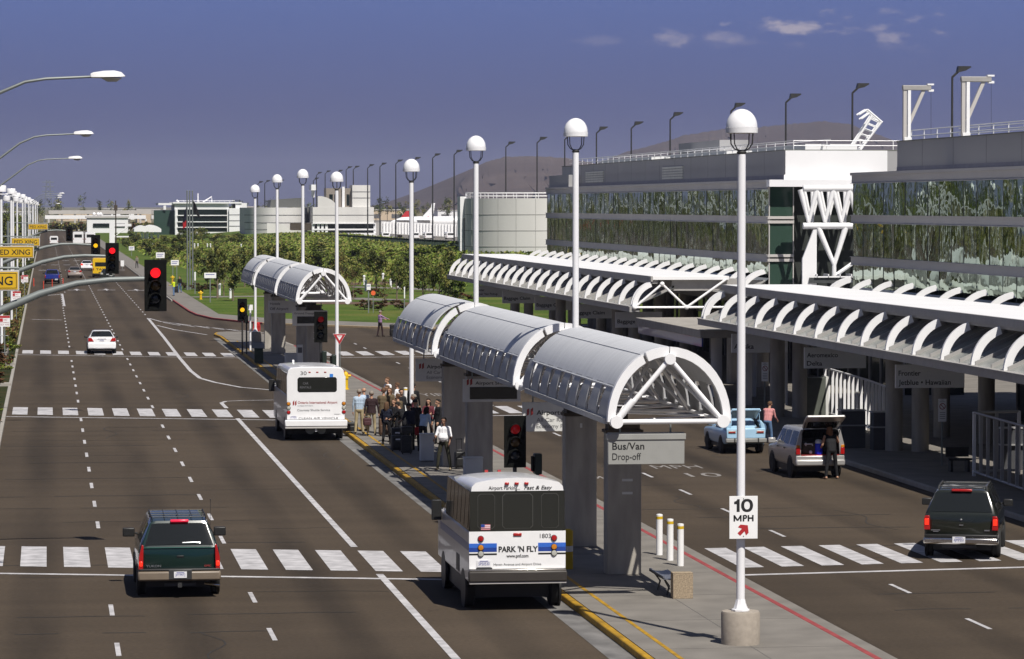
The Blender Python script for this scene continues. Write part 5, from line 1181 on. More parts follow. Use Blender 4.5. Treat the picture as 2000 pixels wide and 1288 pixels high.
def person(label, x, y, rz, top, legs, skin='skin', hair='hair_brown', H=1.75, lean=0., armL=(8, 8, 12), armR=(8, 8, 12), stance=.10, step=.05, sleeves='long', shoes='shoe', long_hair=False, belly=0., head=(0, 0), z=ZI, hem=None, group=None, bald=False, cat='person'):
    """arm = (forward, outward, elbow) in degrees; faces +y locally"""
    k = H / 1.75; caps = []          # (a, b, ra, rb, mat)
    mats = [top, legs, skin, shoes]; T_, Lg, Sk, Sh = 0, 1, 2, 3
    V = lambda *a: Vector(a)
    hipz = .93; pel = V(0, 0, .97); Lr = Matrix.Rotation(-math.radians(lean), 3, 'X')
    up = lambda p: pel + Lr @ (V(*p) - pel)
    for s in (-1, 1):
        st = step * s; hp = V(s * .088, 0, hipz); kn = V(s * (.088 + stance * .35), .02 + st * .55, .50); an = V(s * (.085 + stance * .6), st - .01, .085)
        caps += [(hp, kn, .088, .062, Lg), (kn, an, .062, .050, Lg), (an + V(0, -.03, -.03), an + V(s * .02, .15, -.045), .042, .036, Sh)]
    caps += [(V(-.05, 0, .95), V(.05, 0, .95), .115, .115, Lg), (up((-.05, 0, 1.06)), up((.05, 0, 1.06)), .108, .108, T_), (up((-.075, .0, 1.22)), up((.075, .0, 1.22)), .112, .112, T_), (up((-.10, -.005, 1.36)), up((.10, -.005, 1.36)), .098, .098, T_), (up((-.155, -.01, 1.425)), up((.155, -.01, 1.425)), .062, .062, T_)]
    caps += [(up((s_ * .055, 0, .99)), up((s_ * .085, -.003, 1.37)), .108, .100, T_) for s_ in (-1, 1)] + [(up((0, .005, 1.0)), up((0, .0, 1.38)), .118, .105, T_)]
    if belly: caps += [(up((-.04, .06, 1.10)), up((.04, .06, 1.10)), .105 + belly * .3, .105 + belly * .3, T_)]
    nk = up((0, -.005, 1.46)); hd = up((0, .02, 1.645)); caps += [(nk, up((0, .01, 1.56)), .055, .052, Sk)]
    Hr = Matrix.Rotation(math.radians(head[0]), 3, 'Z') @ Matrix.Rotation(-math.radians(head[1] + lean * .4), 3, 'X')
    hp_ = lambda a, b_, c: hd + Hr @ V(a, b_, c)
    caps += [(hp_(0, -.015, .03), hp_(0, .015, .03), .088, .083, Sk), (hp_(0, .02, -.04), hp_(0, .045, -.06), .062, .045, Sk), (hp_(0, .09, -.005), hp_(0, .108, -.02), .012, .016, Sk), (hp_(0, .093, -.055), hp_(0, .098, -.055), .020, .016, Sk)]
    for s in (-1, 1): caps += [(hp_(s * .083, -.01, .01), hp_(s * .086, -.015, -.02), .018, .014, Sk)]
    hands = []
    for s, A in ((-1, armL), (1, armR)):
        sh = up((s * .19, -.01, 1.415)); f, o, e = [math.radians(a) for a in A]
        d = Lr @ V(s * math.sin(o), math.sin(f) * math.cos(o), -math.cos(f) * math.cos(o)) if abs(lean) < 25 else V(s * math.sin(o), math.sin(f) * math.cos(o), -math.cos(f) * math.cos(o))
        el = sh + d * .29; f2 = f + e; d2 = V(s * math.sin(o) * .5 - s * .25 * math.sin(e), math.sin(f2) * math.cos(o), -math.cos(f2) * math.cos(o)).normalized(); wr = el + d2 * .255
        fm = T_ if sleeves == 'long' else Sk
        caps += [(sh, el, .056, .044, T_ if sleeves != 'none' else Sk), (el, wr, .043, .030, fm)]
        side = V(1, 0, 0) * s; side = (side - d2 * side.dot(d2)).normalized(); nrm = d2.cross(side).normalized()   # palm plane: fingers spread along nrm
        pm = wr + d2 * .085
        caps += [(wr + d2 * .02, pm, .026, .030, Sk), (wr + d2 * .03 + nrm * .02, pm + nrm * .024, .020, .017, Sk), (wr + d2 * .03 - nrm * .02, pm - nrm * .024, .020, .017, Sk)]
        for q in range(4):
            base = pm + nrm * (-.030 + .020 * q) + d2 * .012; ln = (.066, .078, .074, .058)[q]; m1 = base + d2 * ln * .55 - side * .006; m2 = m1 + (d2 * .8 - side * .55).normalized() * ln * .5
            caps += [(base, m1, .0098, .0090, Sk), (m1, m2, .0090, .0080, Sk)]
        tb = wr + d2 * .035 + nrm * (.028) ; caps += [(tb, tb + (d2 * .6 + nrm * .75).normalized() * .045, .012, .0105, Sk), (tb + (d2 * .6 + nrm * .75).normalized() * .045, tb + (d2 * .6 + nrm * .75).normalized() * .045 + (d2 * .95 - side * .3).normalized() * .035, .0105, .009, Sk)]
        hands.append(pm)
    b = MB()
    for a, c, ra, rb, m in caps:
        dv = c - a; ln = dv.length; dn = dv / ln if ln > 1e-6 else V(0, 0, 1); pts = []; rr = []
        for q in (-.99, -.7, -.35): pts.append(a + dn * ra * q); rr.append(ra * math.sqrt(1 - q * q))
        pts += [a, c]; rr += [ra, rb]
        for q in (.35, .7, .99): pts.append(c + dn * rb * q); rr.append(rb * math.sqrt(1 - q * q))
        b.tube(pts, rr, 10)
    o = b.build('person', [M[m] for m in mats]); rm = o.modifiers.new('r', 'REMESH'); rm.mode = 'VOXEL'; rm.voxel_size = .0125; sm = o.modifiers.new('s', 'SMOOTH'); sm.factor = .4; sm.iterations = 2
    dg = bpy.context.evaluated_depsgraph_get(); me = bpy.data.meshes.new_from_object(o.evaluated_get(dg)); old = o.data; o.modifiers.clear()
    me.materials.clear()
    for m in mats: me.materials.append(M[m])
    n = len(me.polygons); cen = np.empty(n * 3); me.polygons.foreach_get('center', cen); cen = cen.reshape(-1, 3); best = np.full(n, 1e9); idx = np.zeros(n, int)
    for a, c, ra, rb, m in caps:
        a_, d_ = np.array(a), np.array(c - a); q = np.clip(((cen - a_) @ d_) / max(d_ @ d_, 1e-9), 0, 1); dist = np.linalg.norm(cen - a_ - q[:, None] * d_, axis=1) - (ra + (rb - ra) * q)
        w_ = dist < best; best[w_] = dist[w_]; idx[w_] = m
    me.polygons.foreach_set('material_index', idx.astype(np.int32)); me.polygons.foreach_set('use_smooth', np.ones(n, bool)); o.data = me; bpy.data.meshes.remove(old)
    if sleeves == 'short': pass
    root = o; tag(o, label, cat, group); o.location = (x, y, z); o.rotation_euler = (0, 0, rz); o.scale = (k, k, k)
    if not bald:
        b = MB(); rings = []
        for j in range(7):
            t_ = j / 6; ph = t_ * PI * .58; r = math.sin(ph)
            rings.append([hp_(.096 * r * math.cos(a), -.012 + .108 * r * math.sin(a) - .02 * t_, .045 + .092 * math.cos(ph) + (.045 * max(0, math.sin(a)) * t_)) for a in [2 * PI * q / 14 for q in range(14)]])
        b.loft(rings, True, True, 0, True)
        if long_hair:
            b.tube([hp_(0, -.05, .06), hp_(0, -.085, -.06), hp_(0, -.08, -.17), hp_(0, -.07, -.25)], [.085, .092, .085, .05], 12); b.tube([hp_(.07, -.02, .02), hp_(.085, -.02, -.1), hp_(.075, -.02, -.2)], [.03, .035, .02], 8); b.tube([hp_(-.07, -.02, .02), hp_(-.085, -.02, -.1), hp_(-.075, -.02, -.2)], [.03, .035, .02], 8)
        b.build('hair', hair, root)
    b = MB()
    for s in (-1, 1): b.ball(hp_(s * .032, .092, .018), .011, .006, .008, 8, 6)
    b.build('eyes', 'ink', root)
    if hem:       # jacket skirt or shirt tail hanging over the hips
        b = MB(); rings = []
        for zz, rx, ry in ((1.12, .165, .125), (.98, .185, .138), (hem, .195, .145)): rings.append([(rx * math.cos(a), ry * math.sin(a), zz) for a in [2 * PI * q / 18 for q in range(18)]])
        b.loft(rings, True, False, 0, True); b.build('jacket_hem', top, root)
    return o
def suitcase(label, x, y, w_, d, h, m, rz=0., z=ZI, handle=0., name='suitcase', tags=False, group=None):
    t = thing(name, label, name.replace('_', ' ') if name != 'suitcase' else 'suitcase', (x, y, z), rz, group)
    b = MB(); b.box(-w_ / 2, w_ / 2, -d / 2, d / 2, .05, h); b.build('shell', m, t, bevel=.05, seg=3)
    b = MB(); b.box(-w_ / 2 + .03, w_ / 2 - .03, -d / 2 - .025, -d / 2 + .02, h * .18, h * .62); b.build('front_pocket', m, t, bevel=.03)
    b = MB(); b.tube([(-.09, 0, h - .01), (-.08, 0, h + .05), (.08, 0, h + .05), (.09, 0, h - .01)], .015, 6); b.build('grip', 'black', t)
    if handle:
        b = MB()
        for s in (-.10, .10): b.tube([(s, d / 2 - .03, h - .02), (s, d / 2 - .03, h + handle)], .009, 6)
        b.box(-.12, .12, d / 2 - .05, d / 2 - .01, h + handle, h + handle + .03); b.build('pull_handle', 'black', t)
    for s in (-1, 1): b = MB(); b.cyl((s * w_ * .36 - .015, 0, .035), .035, .03, 12, 'x'); b.build('wheel', 'rubber', t)
    if tags: b = MB(); b.box(-.08, .10, -d / 2 - .045, -d / 2 - .03, h * .72, h * .80); b.build('label_tag', 'sign_white', t)
    return t
R_ = math.radians
GC = 'people waiting at the island by the white bus'
person('man in light blue shirt and khaki trousers nearest the white bus', 12.62, 141.6, R_(-12), 'shirt_lightblue', 'cloth_khaki', hair='hair_grey', H=1.82, armL=(5, 10, 8), armR=(12, 5, 15), group=GC)
person('balding man in pale shirt behind the light blue shirt', 12.98, 143.4, R_(30), 'shirt_lightblue', 'cloth_khaki', hair='hair_grey', H=1.78, bald=True, group=GC)
person('man in dark maroon jacket and khaki trousers carrying a bag', 13.02, 140.5, R_(-5), 'cloth_maroon', 'cloth_khaki', hair='hair_grey', H=1.80, hem=.90, armL=(2, 12, 6), armR=(2, 14, 6), group=GC)
person('man in olive brown jacket seen from behind in the crowd', 13.62, 141.6, R_(-8), 'cloth_olive', 'cloth_black', H=1.86, hem=.80, armL=(10, 8, 40), armR=(4, 8, 10), group=GC)
person('woman with brown hair behind the olive jacket', 14.15, 144.5, R_(150), 'cloth_olive', 'cloth_black', hair='hair_brown', H=1.72, long_hair=True, group=GC)
person('man in white shirt and sunglasses at the back of the crowd', 14.75, 151.5, R_(120), 'shirt_white', 'cloth_black', hair='hair_brown', H=1.80, group=GC)
person('stooping man in grey tan vest among the crowd', 14.55, 147.6, R_(100), 'cloth_grey', 'cloth_khaki', hair='hair_brown', H=1.70, lean=18, armL=(35, 6, 30), armR=(35, 6, 30), group=GC)
person('man in white shirt just left of the white lamp pole', 14.95, 149.2, R_(60), 'shirt_white', 'cloth_grey', hair='hair_brown', H=1.68, sleeves='short', group=GC)
person('man in black suit right of the white lamp pole', 15.25, 145.5, R_(-20), 'cloth_black', 'cloth_black', hair='hair_dark', H=1.84, hem=.84, group=GC)
person('woman with reddish hair and open dark jacket in the middle of the crowd', 13.55, 136.6, R_(150), 'cloth_black', 'cloth_black', hair='hair_brown', H=1.68, long_hair=True, armL=(30, 5, 50), armR=(20, 5, 60), group=GC)
person('man in navy shirt leaning over the pile of luggage', 13.72, 131.8, R_(28), 'cloth_navy', 'cloth_darkolive', hair='hair_dark', skin='skin_dark', H=1.80, lean=10, armL=(38, 6, 30), armR=(20, 6, 30), sleeves='short', group=GC)
person('man in dark clothes close behind the navy shirt', 14.05, 133.4, R_(10), 'cloth_black', 'cloth_black', hair='hair_dark', H=1.84, hem=.84, group=GC)
person('person in light blue shirt bending down by the grey box', 14.12, 131.2, R_(-40), 'shirt_lightblue', 'cloth_black', hair='hair_dark', H=1.72, lean=22, armL=(30, 5, 10), armR=(25, 5, 10), sleeves='short', long_hair=True, group=GC)
person('woman in wine red top with long dark hair facing the road', 14.85, 136.0, R_(165), 'cloth_wine', 'cloth_black', hair='hair_dark', H=1.72, long_hair=True, armL=(25, 8, 70), armR=(25, 8, 70), group=GC)
person('person in dark jacket half hidden by the fourth grey column', 15.15, 135.2, R_(110), 'cloth_black', 'cloth_black', hair='hair_dark', H=1.74, hem=.86, group=GC)
person('man in white polo shirt and dark trousers standing alone before the columns', 13.86, 121.9, R_(155), 'shirt_white', 'cloth_darkolive', hair='hair_dark', skin='skin_dark', H=1.84, belly=.12, armL=(8, 14, 30), armR=(22, 12, 45), sleeves='short', shoes='shoe_tan', stance=.22, bald=False)
person('man in purple shirt and dark trousers pushing a cart on the far crossing', 23.85, 250.5, R_(-62), 'shirt_purple', 'cloth_maroon', hair='hair_grey', H=1.86, armL=(60, 5, 10), armR=(62, 5, 10), step=.12, z=0)
person('person in pink checked shirt and jeans bending beside the light blue car', 28.15, 134.6, R_(-35), 'shirt_pink', 'cloth_jeans', hair='hair_brown', H=1.78, lean=20, armL=(35, 5, 30), armR=(35, 8, 25), long_hair=False, z=0, step=.12)
person('barefoot woman in black bending into the open silver SUV', *G(1624, 936), R_(4), 'cloth_black', 'cloth_black', hair='hair_auburn', H=1.84, lean=20, belly=.08, stance=.20, armL=(30, 14, 30), armR=(60, 28, 60), sleeves='none', shoes='skin', long_hair=True, z=0)
person('person in dark clothes in the shade of the terminal canopy', 33.0, 163, R_(170), 'cloth_black', 'cloth_black', hair='hair_dark', H=1.72, long_hair=True)
person('worker in yellow vest and jeans at the lawn corner', 12.95, 360, R_(60), 'vest_yellow', 'cloth_jeans', hair='hair_brown', H=1.68, armL=(40, 5, 40), armR=(40, 5, 40))
person('person in black standing with a black suitcase near the flagpoles', 14.05, 373, R_(150), 'cloth_black', 'cloth_jeans', hair='hair_dark', H=1.75)
person('person in red top beyond the far shelter column', 14.55, 244, R_(170), 'cloth_red', 'cloth_red', hair='hair_dark', H=1.70, z=ZI - .3)
person('person in grey beside a litter bin on the far pavement', 13.25, 520, R_(160), 'cloth_grey', 'cloth_black', hair='hair_dark', H=1.8)
person('man in black coat between the olive jacket and the white lamp pole', 14.35, 141.8, R_(200), 'cloth_black', 'cloth_darkolive', hair='hair_dark', H=1.80, hem=.82, group=GC)
person('man in brown jacket behind the brown upright suitcase', 13.95, 139.0, R_(40), 'cloth_olive', 'cloth_black', hair='hair_brown', H=1.76, hem=.88, armL=(25, 8, 40), group=GC)
person('woman in dark blue top with black trousers left of the luggage pile', 13.1, 135.0, R_(-30), 'cloth_navy', 'cloth_black', hair='hair_brown', H=1.66, long_hair=True, armR=(30, 5, 40), group=GC)
person('man in wine red sweater near the lamp pole foot', 14.5, 138.2, R_(80), 'cloth_wine', 'cloth_black', hair='hair_grey', H=1.78, group=GC)
person('man in black stooping over the dark luggage pile', 13.75, 134.3, R_(60), 'cloth_black', 'cloth_black', hair='hair_dark', H=1.76, lean=26, armL=(45, 6, 20), armR=(45, 6, 20), group=GC)
GL = 'luggage on the island'
suitcase('brown upright suitcase behind the khaki trousers', 13.52, 140.2, .46, .24, .72, mat('case_brown', (.085, .045, .025), .6), R_(8), group=GL)
suitcase('black flat suitcase between the bus and the first passenger', 12.36, 142.8, .60, .3, .42, 'black', group=GL)
suitcase('wine coloured duffel bag held by the man in the maroon jacket', 12.83, 140.3, .34, .22, .36, mat('case_wine', (.05, .012, .014), .7), z=ZI + .38, name='duffel_bag', group=GL)
suitcase('tall black suitcase at the front of the luggage pile', 13.36, 129.9, .42, .28, .70, 'black', R_(-10), tags=False, group=GL)
suitcase('black suitcase with white tags on the left of the luggage pile', 13.12, 131.4, .40, .28, .62, 'black', R_(12), tags=True, group=GL)
suitcase('black bag lying on top of the front suitcase', 13.38, 130.0, .44, .26, .30, 'black', R_(8), z=ZI + .74, tags=False, name='travel_bag', group=GL)
suitcase('black suitcase under the reddish haired woman', 13.3, 133.0, .44, .28, .80, 'black', R_(0), tags=True, group=GL)
suitcase('red shoulder bag beside the light blue bending person', 13.98, 131.6, .26, .16, .36, 'cloth_red', z=ZI + .55, name='shoulder_bag', group=GL)
suitcase('black wheeled suitcase with raised handle beside the man in the white polo', 14.48, 122.4, .36, .24, .62, 'black', R_(10), handle=.42, group=GL)
suitcase('black suitcase beside the person near the flagpoles', 13.6, 372.5, .5, .3, .75, 'black')
suitcase('dark luggage cart pushed by the man in the purple shirt', 24.75, 250.0, .5, .4, .9, 'black', z=0, name='luggage_cart')
# ================================================================== SIGNALS, SIGNS, STREET FURNITURE
def signal_head(t, x, y, z, lit, dim=None):
    """three-lens head with back plate, centre (x,y,z), facing -y"""
    b = MB(); b.box(x - .30, x + .30, y - .02, y + .02, z - .70, z + .70); h = b.build('back_plate', 'signal_body', t, bevel=.012)
    b = MB(); b.box(x - .17, x + .17, y + .021, y + .22, z - .52, z + .52); b.build('housing', 'signal_body', h, bevel=.03)
    for k, (nm, dz) in enumerate((('red_lens', .345), ('amber_lens', 0), ('green_lens', -.345))):
        on = lit == nm[:3]
        m = {0: 'lens_red_on' if lit == 'red' else 'lens_red_dim' if lit == 'redd' else mat('lens_red_off', (.05, .008, .01), .25), 1: 'lens_amber_on' if lit == 'amb' else 'lens_amber_dim', 2: 'lens_green_off'}[k]
        b = MB(); b.lathe([(.138, -.022), (.12, -.045), (.07, -.062), (.01, -.068)], (x, y, z + dz), 24, 'y'); b.build(nm, m, h)
        b = MB(); n = 14; o_ = []; i_ = []
        A = [PI * (-.12) + PI * 1.24 * i / n for i in range(n + 1)]
        b.loft([[(x + .155 * math.cos(a), y - .021, z + dz + .155 * math.sin(a)), (x + .150 * math.cos(a), y - .21 - .05 * math.sin(a), z + dz - .01 + .150 * math.sin(a)), (x + .145 * math.cos(a), y - .21 - .05 * math.sin(a), z + dz - .01 + .145 * math.sin(a)), (x + .148 * math.cos(a), y - .021, z + dz + .148 * math.sin(a))] for a in A], True, True, 0, True); b.build('visor', 'signal_body', h)
    return h
def mast(Y, hx, hz, lit, label, arm, signlab, signr, signz, word, dy=0.):
    t = thing('mast_signal', label, 'traffic light', (-3.6, Y, 0), 0, 'signals on mast arms over the main road')
    X0 = -3.6; b = MB(); b.lathe([(.16, 0), (.13, 8.0)], n=14); b.build('pole', 'galv', t)
    b = MB(); b.tube([(q[0] - X0, .0, q[1]) for q in arm], [.13, .125, .115, .10, .085, .075, .07][:len(arm)], 12); b.build('mast_arm', 'galv', t)
    signal_head(t, hx - X0, -.05, hz, lit)
    b = MB(); b.tube([(hx - X0 - .35, 0, arm[-1][1]), (hx - X0, .1, arm[-1][1])], .06, 8); b.build('bracket', 'galv', t)
    # crossing sign carried on a bar from the same pole
    s = thing('crossing_sign', signlab, 'sign', (signr, Y - .25, signz), 0, 'yellow PED XING signs over the main road')
    b = MB(); b.box(-1.85, 0, -.02, .02, -.55, 0); b.build('border_plate', 'fascia', s, bevel=.01); b = MB(); b.box(-1.81, -.04, -.028, -.0205, -.51, -.04); b.build('sign_face', 'sign_yellow', s)
    b = MB()
    for q in ((-1.78, -.07, -.48, -.465), (-1.78, -.07, -.085, -.07)): b.box(q[0], q[1], -.031, -.0285, q[2], q[3])
    for q in (-1.78, -.085): b.box(q, q + .015, -.031, -.0285, -.464, -.086)
    b.text(word, -.925, -.39, -.0315, h=.225, wd=1.50, bold=.012, align='C'); b.build('lettering', 'ink', s)
    b = MB(); b.tube([(-3.6 - signr, .25, .10), (.0, .1, .06)], .035, 8); b.tube([(-1.5, .12, .06), (-1.5, .03, -.05)], .02, 6); b.tube([(-.3, .12, .06), (-.3, .03, -.05)], .02, 6); b.build('sign_bar', 'galv', s)
A0 = [(-3.5, 5.45), (-2.2, 6.15), (-1.27, 6.65), (-.2, 7.10), (.8, 7.38), (1.7, 7.48), (2.62, 7.50)]
mast(95, 2.92, 7.32, 'red', 'nearest mast arm signal showing red, its grey arm sweeping across the left lanes', A0, 'yellow PED XING sign cut by the left edge, only NG visible', -.74, 7.74, 'PED XING')
sh = lambda d, dx=0: [(x + dx * (x + 3.5) / 6.1, z + d * (x + 3.5) / 6.1) for x, z in A0]
mast(158, 2.92, 7.10, 'red', 'second mast arm signal showing red, right of the yellow lit one', sh(-.30), 'yellow PED XING sign in the middle, second from the viewer', -.57, 7.67, 'PED XING')
mast(229, 3.16, 6.86, 'amb', 'third mast arm signal showing amber, on its arm over the road', sh(-.60, .2), 'yellow PED XING sign third from the viewer', -.44, 7.38, 'PED XING')
mast(330, 2.1, 6.80, 'off', 'farthest mast arm signal, small and dark over the far lanes', sh(-.40, -.9), 'smallest yellow sign, farthest up the road', .12, 7.75, 'PED XING')
def post_signal(x, y, z, lit, label, ped=()):
    t = thing('post_signal', label, 'traffic light', (x, y, ZI), 0, 'signals on posts at the island kerb')
    b = MB(); b.lathe([(.055, 0), (.055, z - ZI - .5)], n=10); b.build('post', 'dark_steel', t); signal_head(t, 0, -.05, z - ZI, lit)
    for k, (dx, dy, dz) in enumerate(ped):
        q = thing('pedestrian_signal', 'dark green pedestrian signal ' + label[label.index('at '):].replace('beside the', 'by the') + (', right one' if k else ''), 'pedestrian signal', (x + dx, y + dy, ZI), 0, 'pedestrian signals at the crosswalks')
        b = MB(); b.box(-.10, .10, -.2, .2, dz - .28, dz + .28); b.build('housing', mat('ped_green', (.012, .022, .016), .5), q, bevel=.03)
        b = MB()
        for yy in (-.12, 0, .12): b.box(-.16, -.101, yy - .05, yy + .05, dz - .2, dz + .2)
        b.build('visor', 'signal_body', q); b = MB(); b.lathe([(.05, 0), (.05, dz - .28)], n=10); b.build('post', 'dark_steel', q)
post_signal(12.5, 93, 3.12, 'redd', 'dark signal with dim red at the island crosswalk beside the striped bus', ((.65, .2, 2.35),))
post_signal(12.25, 157, 4.0, 'redd', 'dark signal with dim red at the far shelter beside the yield sign', ((.12, -.5, 2.5), (.52, -.9, 2.35)))
post_signal(12.1, 218, 2.96, 'amb', 'amber signal at the left end of the far shelter', ((.32, 1, 2.2),))
# yield sign
p = AY(663, 660, 150); t = thing('yield_sign', 'red and white triangular yield sign in front of the far lamp pole', 'sign', (p[0], 150, ZI)); zc = p[2] - ZI
b = MB(); tri = lambda r: [(-r * .93, zc + r * .55), (r * .93, zc + r * .55), (0, zc - r)]
b.prism(tri(.305), 'y', -.012, .012); b.build('border', 'sign_white', t, bevel=.006); b = MB(); b.prism(tri(.285), 'y', -.017, -.0125); b.build('red_face', 'sign_red', t)
b = MB(); b.prism([(-.125, zc + .095), (.125, zc + .095), (0, zc - .12)], 'y', -.021, -.0175); b.build('white_face', 'sign_white', t); b = MB(); b.text('YIELD', 0, zc + .035, -.023, h=.042, wd=.15, align='C', bold=.01); b.build('lettering', 'ink_red', t)
b = MB(); b.tube([(.02, .03, -.1), (.02, .03, zc + .1)], .028, 8); b.build('post', 'galv', t)
# 10 MPH sign, clasped to the nearest lamp pole
p = AY(1450, 1010, 72.6); t = thing('speed_sign', 'white 10 MPH sign with a red arrow on the nearest lamp pole', 'sign', (p[0], 72.58, p[2]))
b = MB(); b.box(-.305, .305, -.105, -.093, -.455, .455); b.build('sign_panel', 'sign_white', t, bevel=.004)
b = MB(); b.poly([(-.085, -.108, .12), (-.085, -.108, .39), (-.135, -.108, .39), (-.155, -.108, .355), (-.205, -.108, .335), (-.205, -.108, .285), (-.150, -.108, .285), (-.150, -.108, .12)])
el = lambda rx, rz: [(.075 + rx * math.copysign(abs(math.cos(a)) ** .8, math.cos(a)), -.108, .255 + rz * math.sin(a)) for a in [2 * PI * i / 28 for i in range(28)]]
b.loft([el(.130, .140), el(.062, .085)], True, False, 0, False); 
def bar(x0, z0, x1, z1, w_=.034):
    d = Vector((x1 - x0, 0, z1 - z0)).normalized(); n = Vector((-d.z, 0, d.x)) * w_ / 2; b.poly([Vector((x0, -.108, z0)) + n, Vector((x0, -.108, z0)) - n, Vector((x1, -.108, z1)) - n, Vector((x1, -.108, z1)) + n])
zb, zt = -.085, .05
for q in ((-.20, zb, -.20, zt), (-.06, zb, -.06, zt), (-.20, zt - .012, -.13, zb + .02), (-.06, zt - .012, -.13, zb + .02), (-.002, zb, -.002, zt), (.105, zb, .105, zt), (.20, zb, .20, zt), (.105, -.016, .20, -.016)): bar(*q)
hp = lambda r, k: [(.015 + .065 * 0 + r * 0, -.1081, 0)] and [(.012, -.1081, .012 + r), (.035, -.1081, .012 + r)] + [(.035 + r * math.cos(a), -.1081, .012 + r * math.sin(a)) for a in [PI / 2 - PI * i / 8 for i in range(9)]] + [(.012, -.1081, .012 - r)]
b.loft([hp(.038 + .006, 0), hp(.012, 0)], False, False, 0, False); b.build('lettering', 'ink', t)
b = MB(); c, s = math.cos(PI / 4), math.sin(PI / 4); ar = [(-.13, -.035), (.03, -.035), (.03, -.13) if 0 else (.0, -.035), (.0, -.10), (.13, 0), (.0, .10), (.0, .035), (-.13, .035)]
ar = [(-.145, -.04), (-.01, -.04), (-.05, -.125), (.03, -.125), (.13, 0), (.03, .125), (-.05, .125), (-.01, .04), (-.145, .04)]
b.poly([(.0 + x * c - z * s, -.1085, -.26 + x * s + z * c) for x, z in ar]); b.build('arrow', 'sign_red', t)
b = MB()
for z in (-.40, .40): b.lathe([(.10, z - .02), (.104, z - .02), (.104, z + .02), (.10, z + .02)], (0, .0 + .02, 0), 16)
b.lathe([(.012, -.112), (.012, -.105)], (0, 0, .40), 8, 'y'); b.lathe([(.012, -.112), (.012, -.105)], (0, 0, -.40), 8, 'y'); b.build('clamp', 'galv', t)
# bollards
def bollard(x, y, h, label, group):
    t = thing('bollard', label, 'bollard', (x, y, ZI), 0, group)
    b = MB(); b.lathe([(.088, 0), (.088, h * .88)], n=20); b.build('post', 'white_paint', t); b = MB(); b.lathe([(.0895, h * .882), (.0895, h * .95), (.088, h * .951)], n=20); b.build('yellow_band', 'bollard_yellow', t); b = MB(); b.lathe([(.088, h * .952), (.086, h), (.03, h + .012)], n=20); b.build('cap', 'white_paint', t)
GB = 'white bollards with yellow bands'
bollard(16.20, 91.5, 1.09, 'white bollard with yellow band, tallest looking left one of the three behind the bench', GB); bollard(16.23, 90.05, 1.09, 'white bollard with yellow band, middle of the three behind the bench', GB); bollard(16.25, 88.65, 1.09, 'white bollard with yellow band, right one of the three behind the bench', GB)
bollard(16.15, 157.5, 1.05, 'white bollard with yellow band behind the waiting crowd', GB)
# bench with aggregate block end
t = thing('bench', 'grey metal bench with a pebbled concrete end block in front of the bollards', 'bench', (14.95, 81.2, ZI))
b = MB(); b.box(-.24, .24, 0, .34, 0, .60); b.box(-.245, .245, -.003, .343, .601, .615); b.build('end_block', 'aggregate', t, bevel=.012)
b = MB(); P = [(-.30, .46), (-.18, .44), (.02, .43), (.16, .46)]; b.loft([[(x - .12, y, z) for x, z in P] + [(x - .12, y, z - .03) for x, z in P[::-1]] for y in (.36, 2.3)], True, True, 0, True); b.build('seat', 'bench_metal', t)
b = MB(); b.loft([[(-.44, y, .46), (-.50, y, .60), (-.54, y, .78), (-.56, y, .78), (-.53, y, .60), (-.47, y, .45)] for y in (.9, 2.3)], True, True, 0, True) if 0 else b.box(-.42, -.38, .36, 2.3, .44, .50); b.build('front_edge', 'bench_metal', t)
for yy in (.75, 2.0):
    b = MB(); b.tube([(-.34, yy, .42), (-.20, yy, .22), (-.26, yy, 0)], .025, 6); b.tube([(.0, yy, .42), (-.08, yy, .22), (.04, yy, 0)], .025, 6); b.build('leg', 'dark_steel', t)
# hydrants and posts
def hydrant(x, y, h, label, z=ZI, g='yellow fire hydrants'):
    t = thing('fire_hydrant', label, 'hydrant', (x, y, z), 0, g); k = h / .9
    b = MB(); b.lathe([(r * k, q * k) for r, q in ((.17, 0), (.17, .04), (.12, .05), (.115, .52), (.15, .53), (.15, .57), (.13, .58))], n=18); b.build('barrel', 'hydrant', t)
    b = MB(); b.lathe([(r * k, q * k) for r, q in ((.13, .581), (.135, .66), (.12, .76), (.08, .83), (.03, .85), (.03, .90))], n=18); b.build('bonnet', 'hydrant', t)
    for s in (-1, 1): b = MB(); b.lathe([(.06 * k, s * .10 * k), (.06 * k, s * .22 * k), (.045 * k, s * .25 * k)], (0, 0, .66 * k), 12, 'x'); b.build('nozzle', 'hydrant', t)
p = G(681, 760, ZI); hydrant(15.0, 176, .95, 'tall yellow fire hydrant just right of the white bus')
hydrant(15.1, 346, .9, 'yellow fire hydrant on the lawn corner', .16); hydrant(15.0, 421, .9, 'yellow fire hydrant behind the worker in the yellow vest', .16)
t = thing('guard_post', 'thick yellow guard post with white band behind the striped bus', 'guard post', (13.25, 88.3, ZI))
b = MB(); b.lathe([(.13, 0), (.13, .45)], n=18); b.lathe([(.13, .60), (.13, .98), (.06, 1.03)], n=18); b.build('post', 'bollard_yellow', t); b = MB(); b.lathe([(.1301, .452), (.1301, .598)], n=18); b.build('white_band', 'sign_white', t)
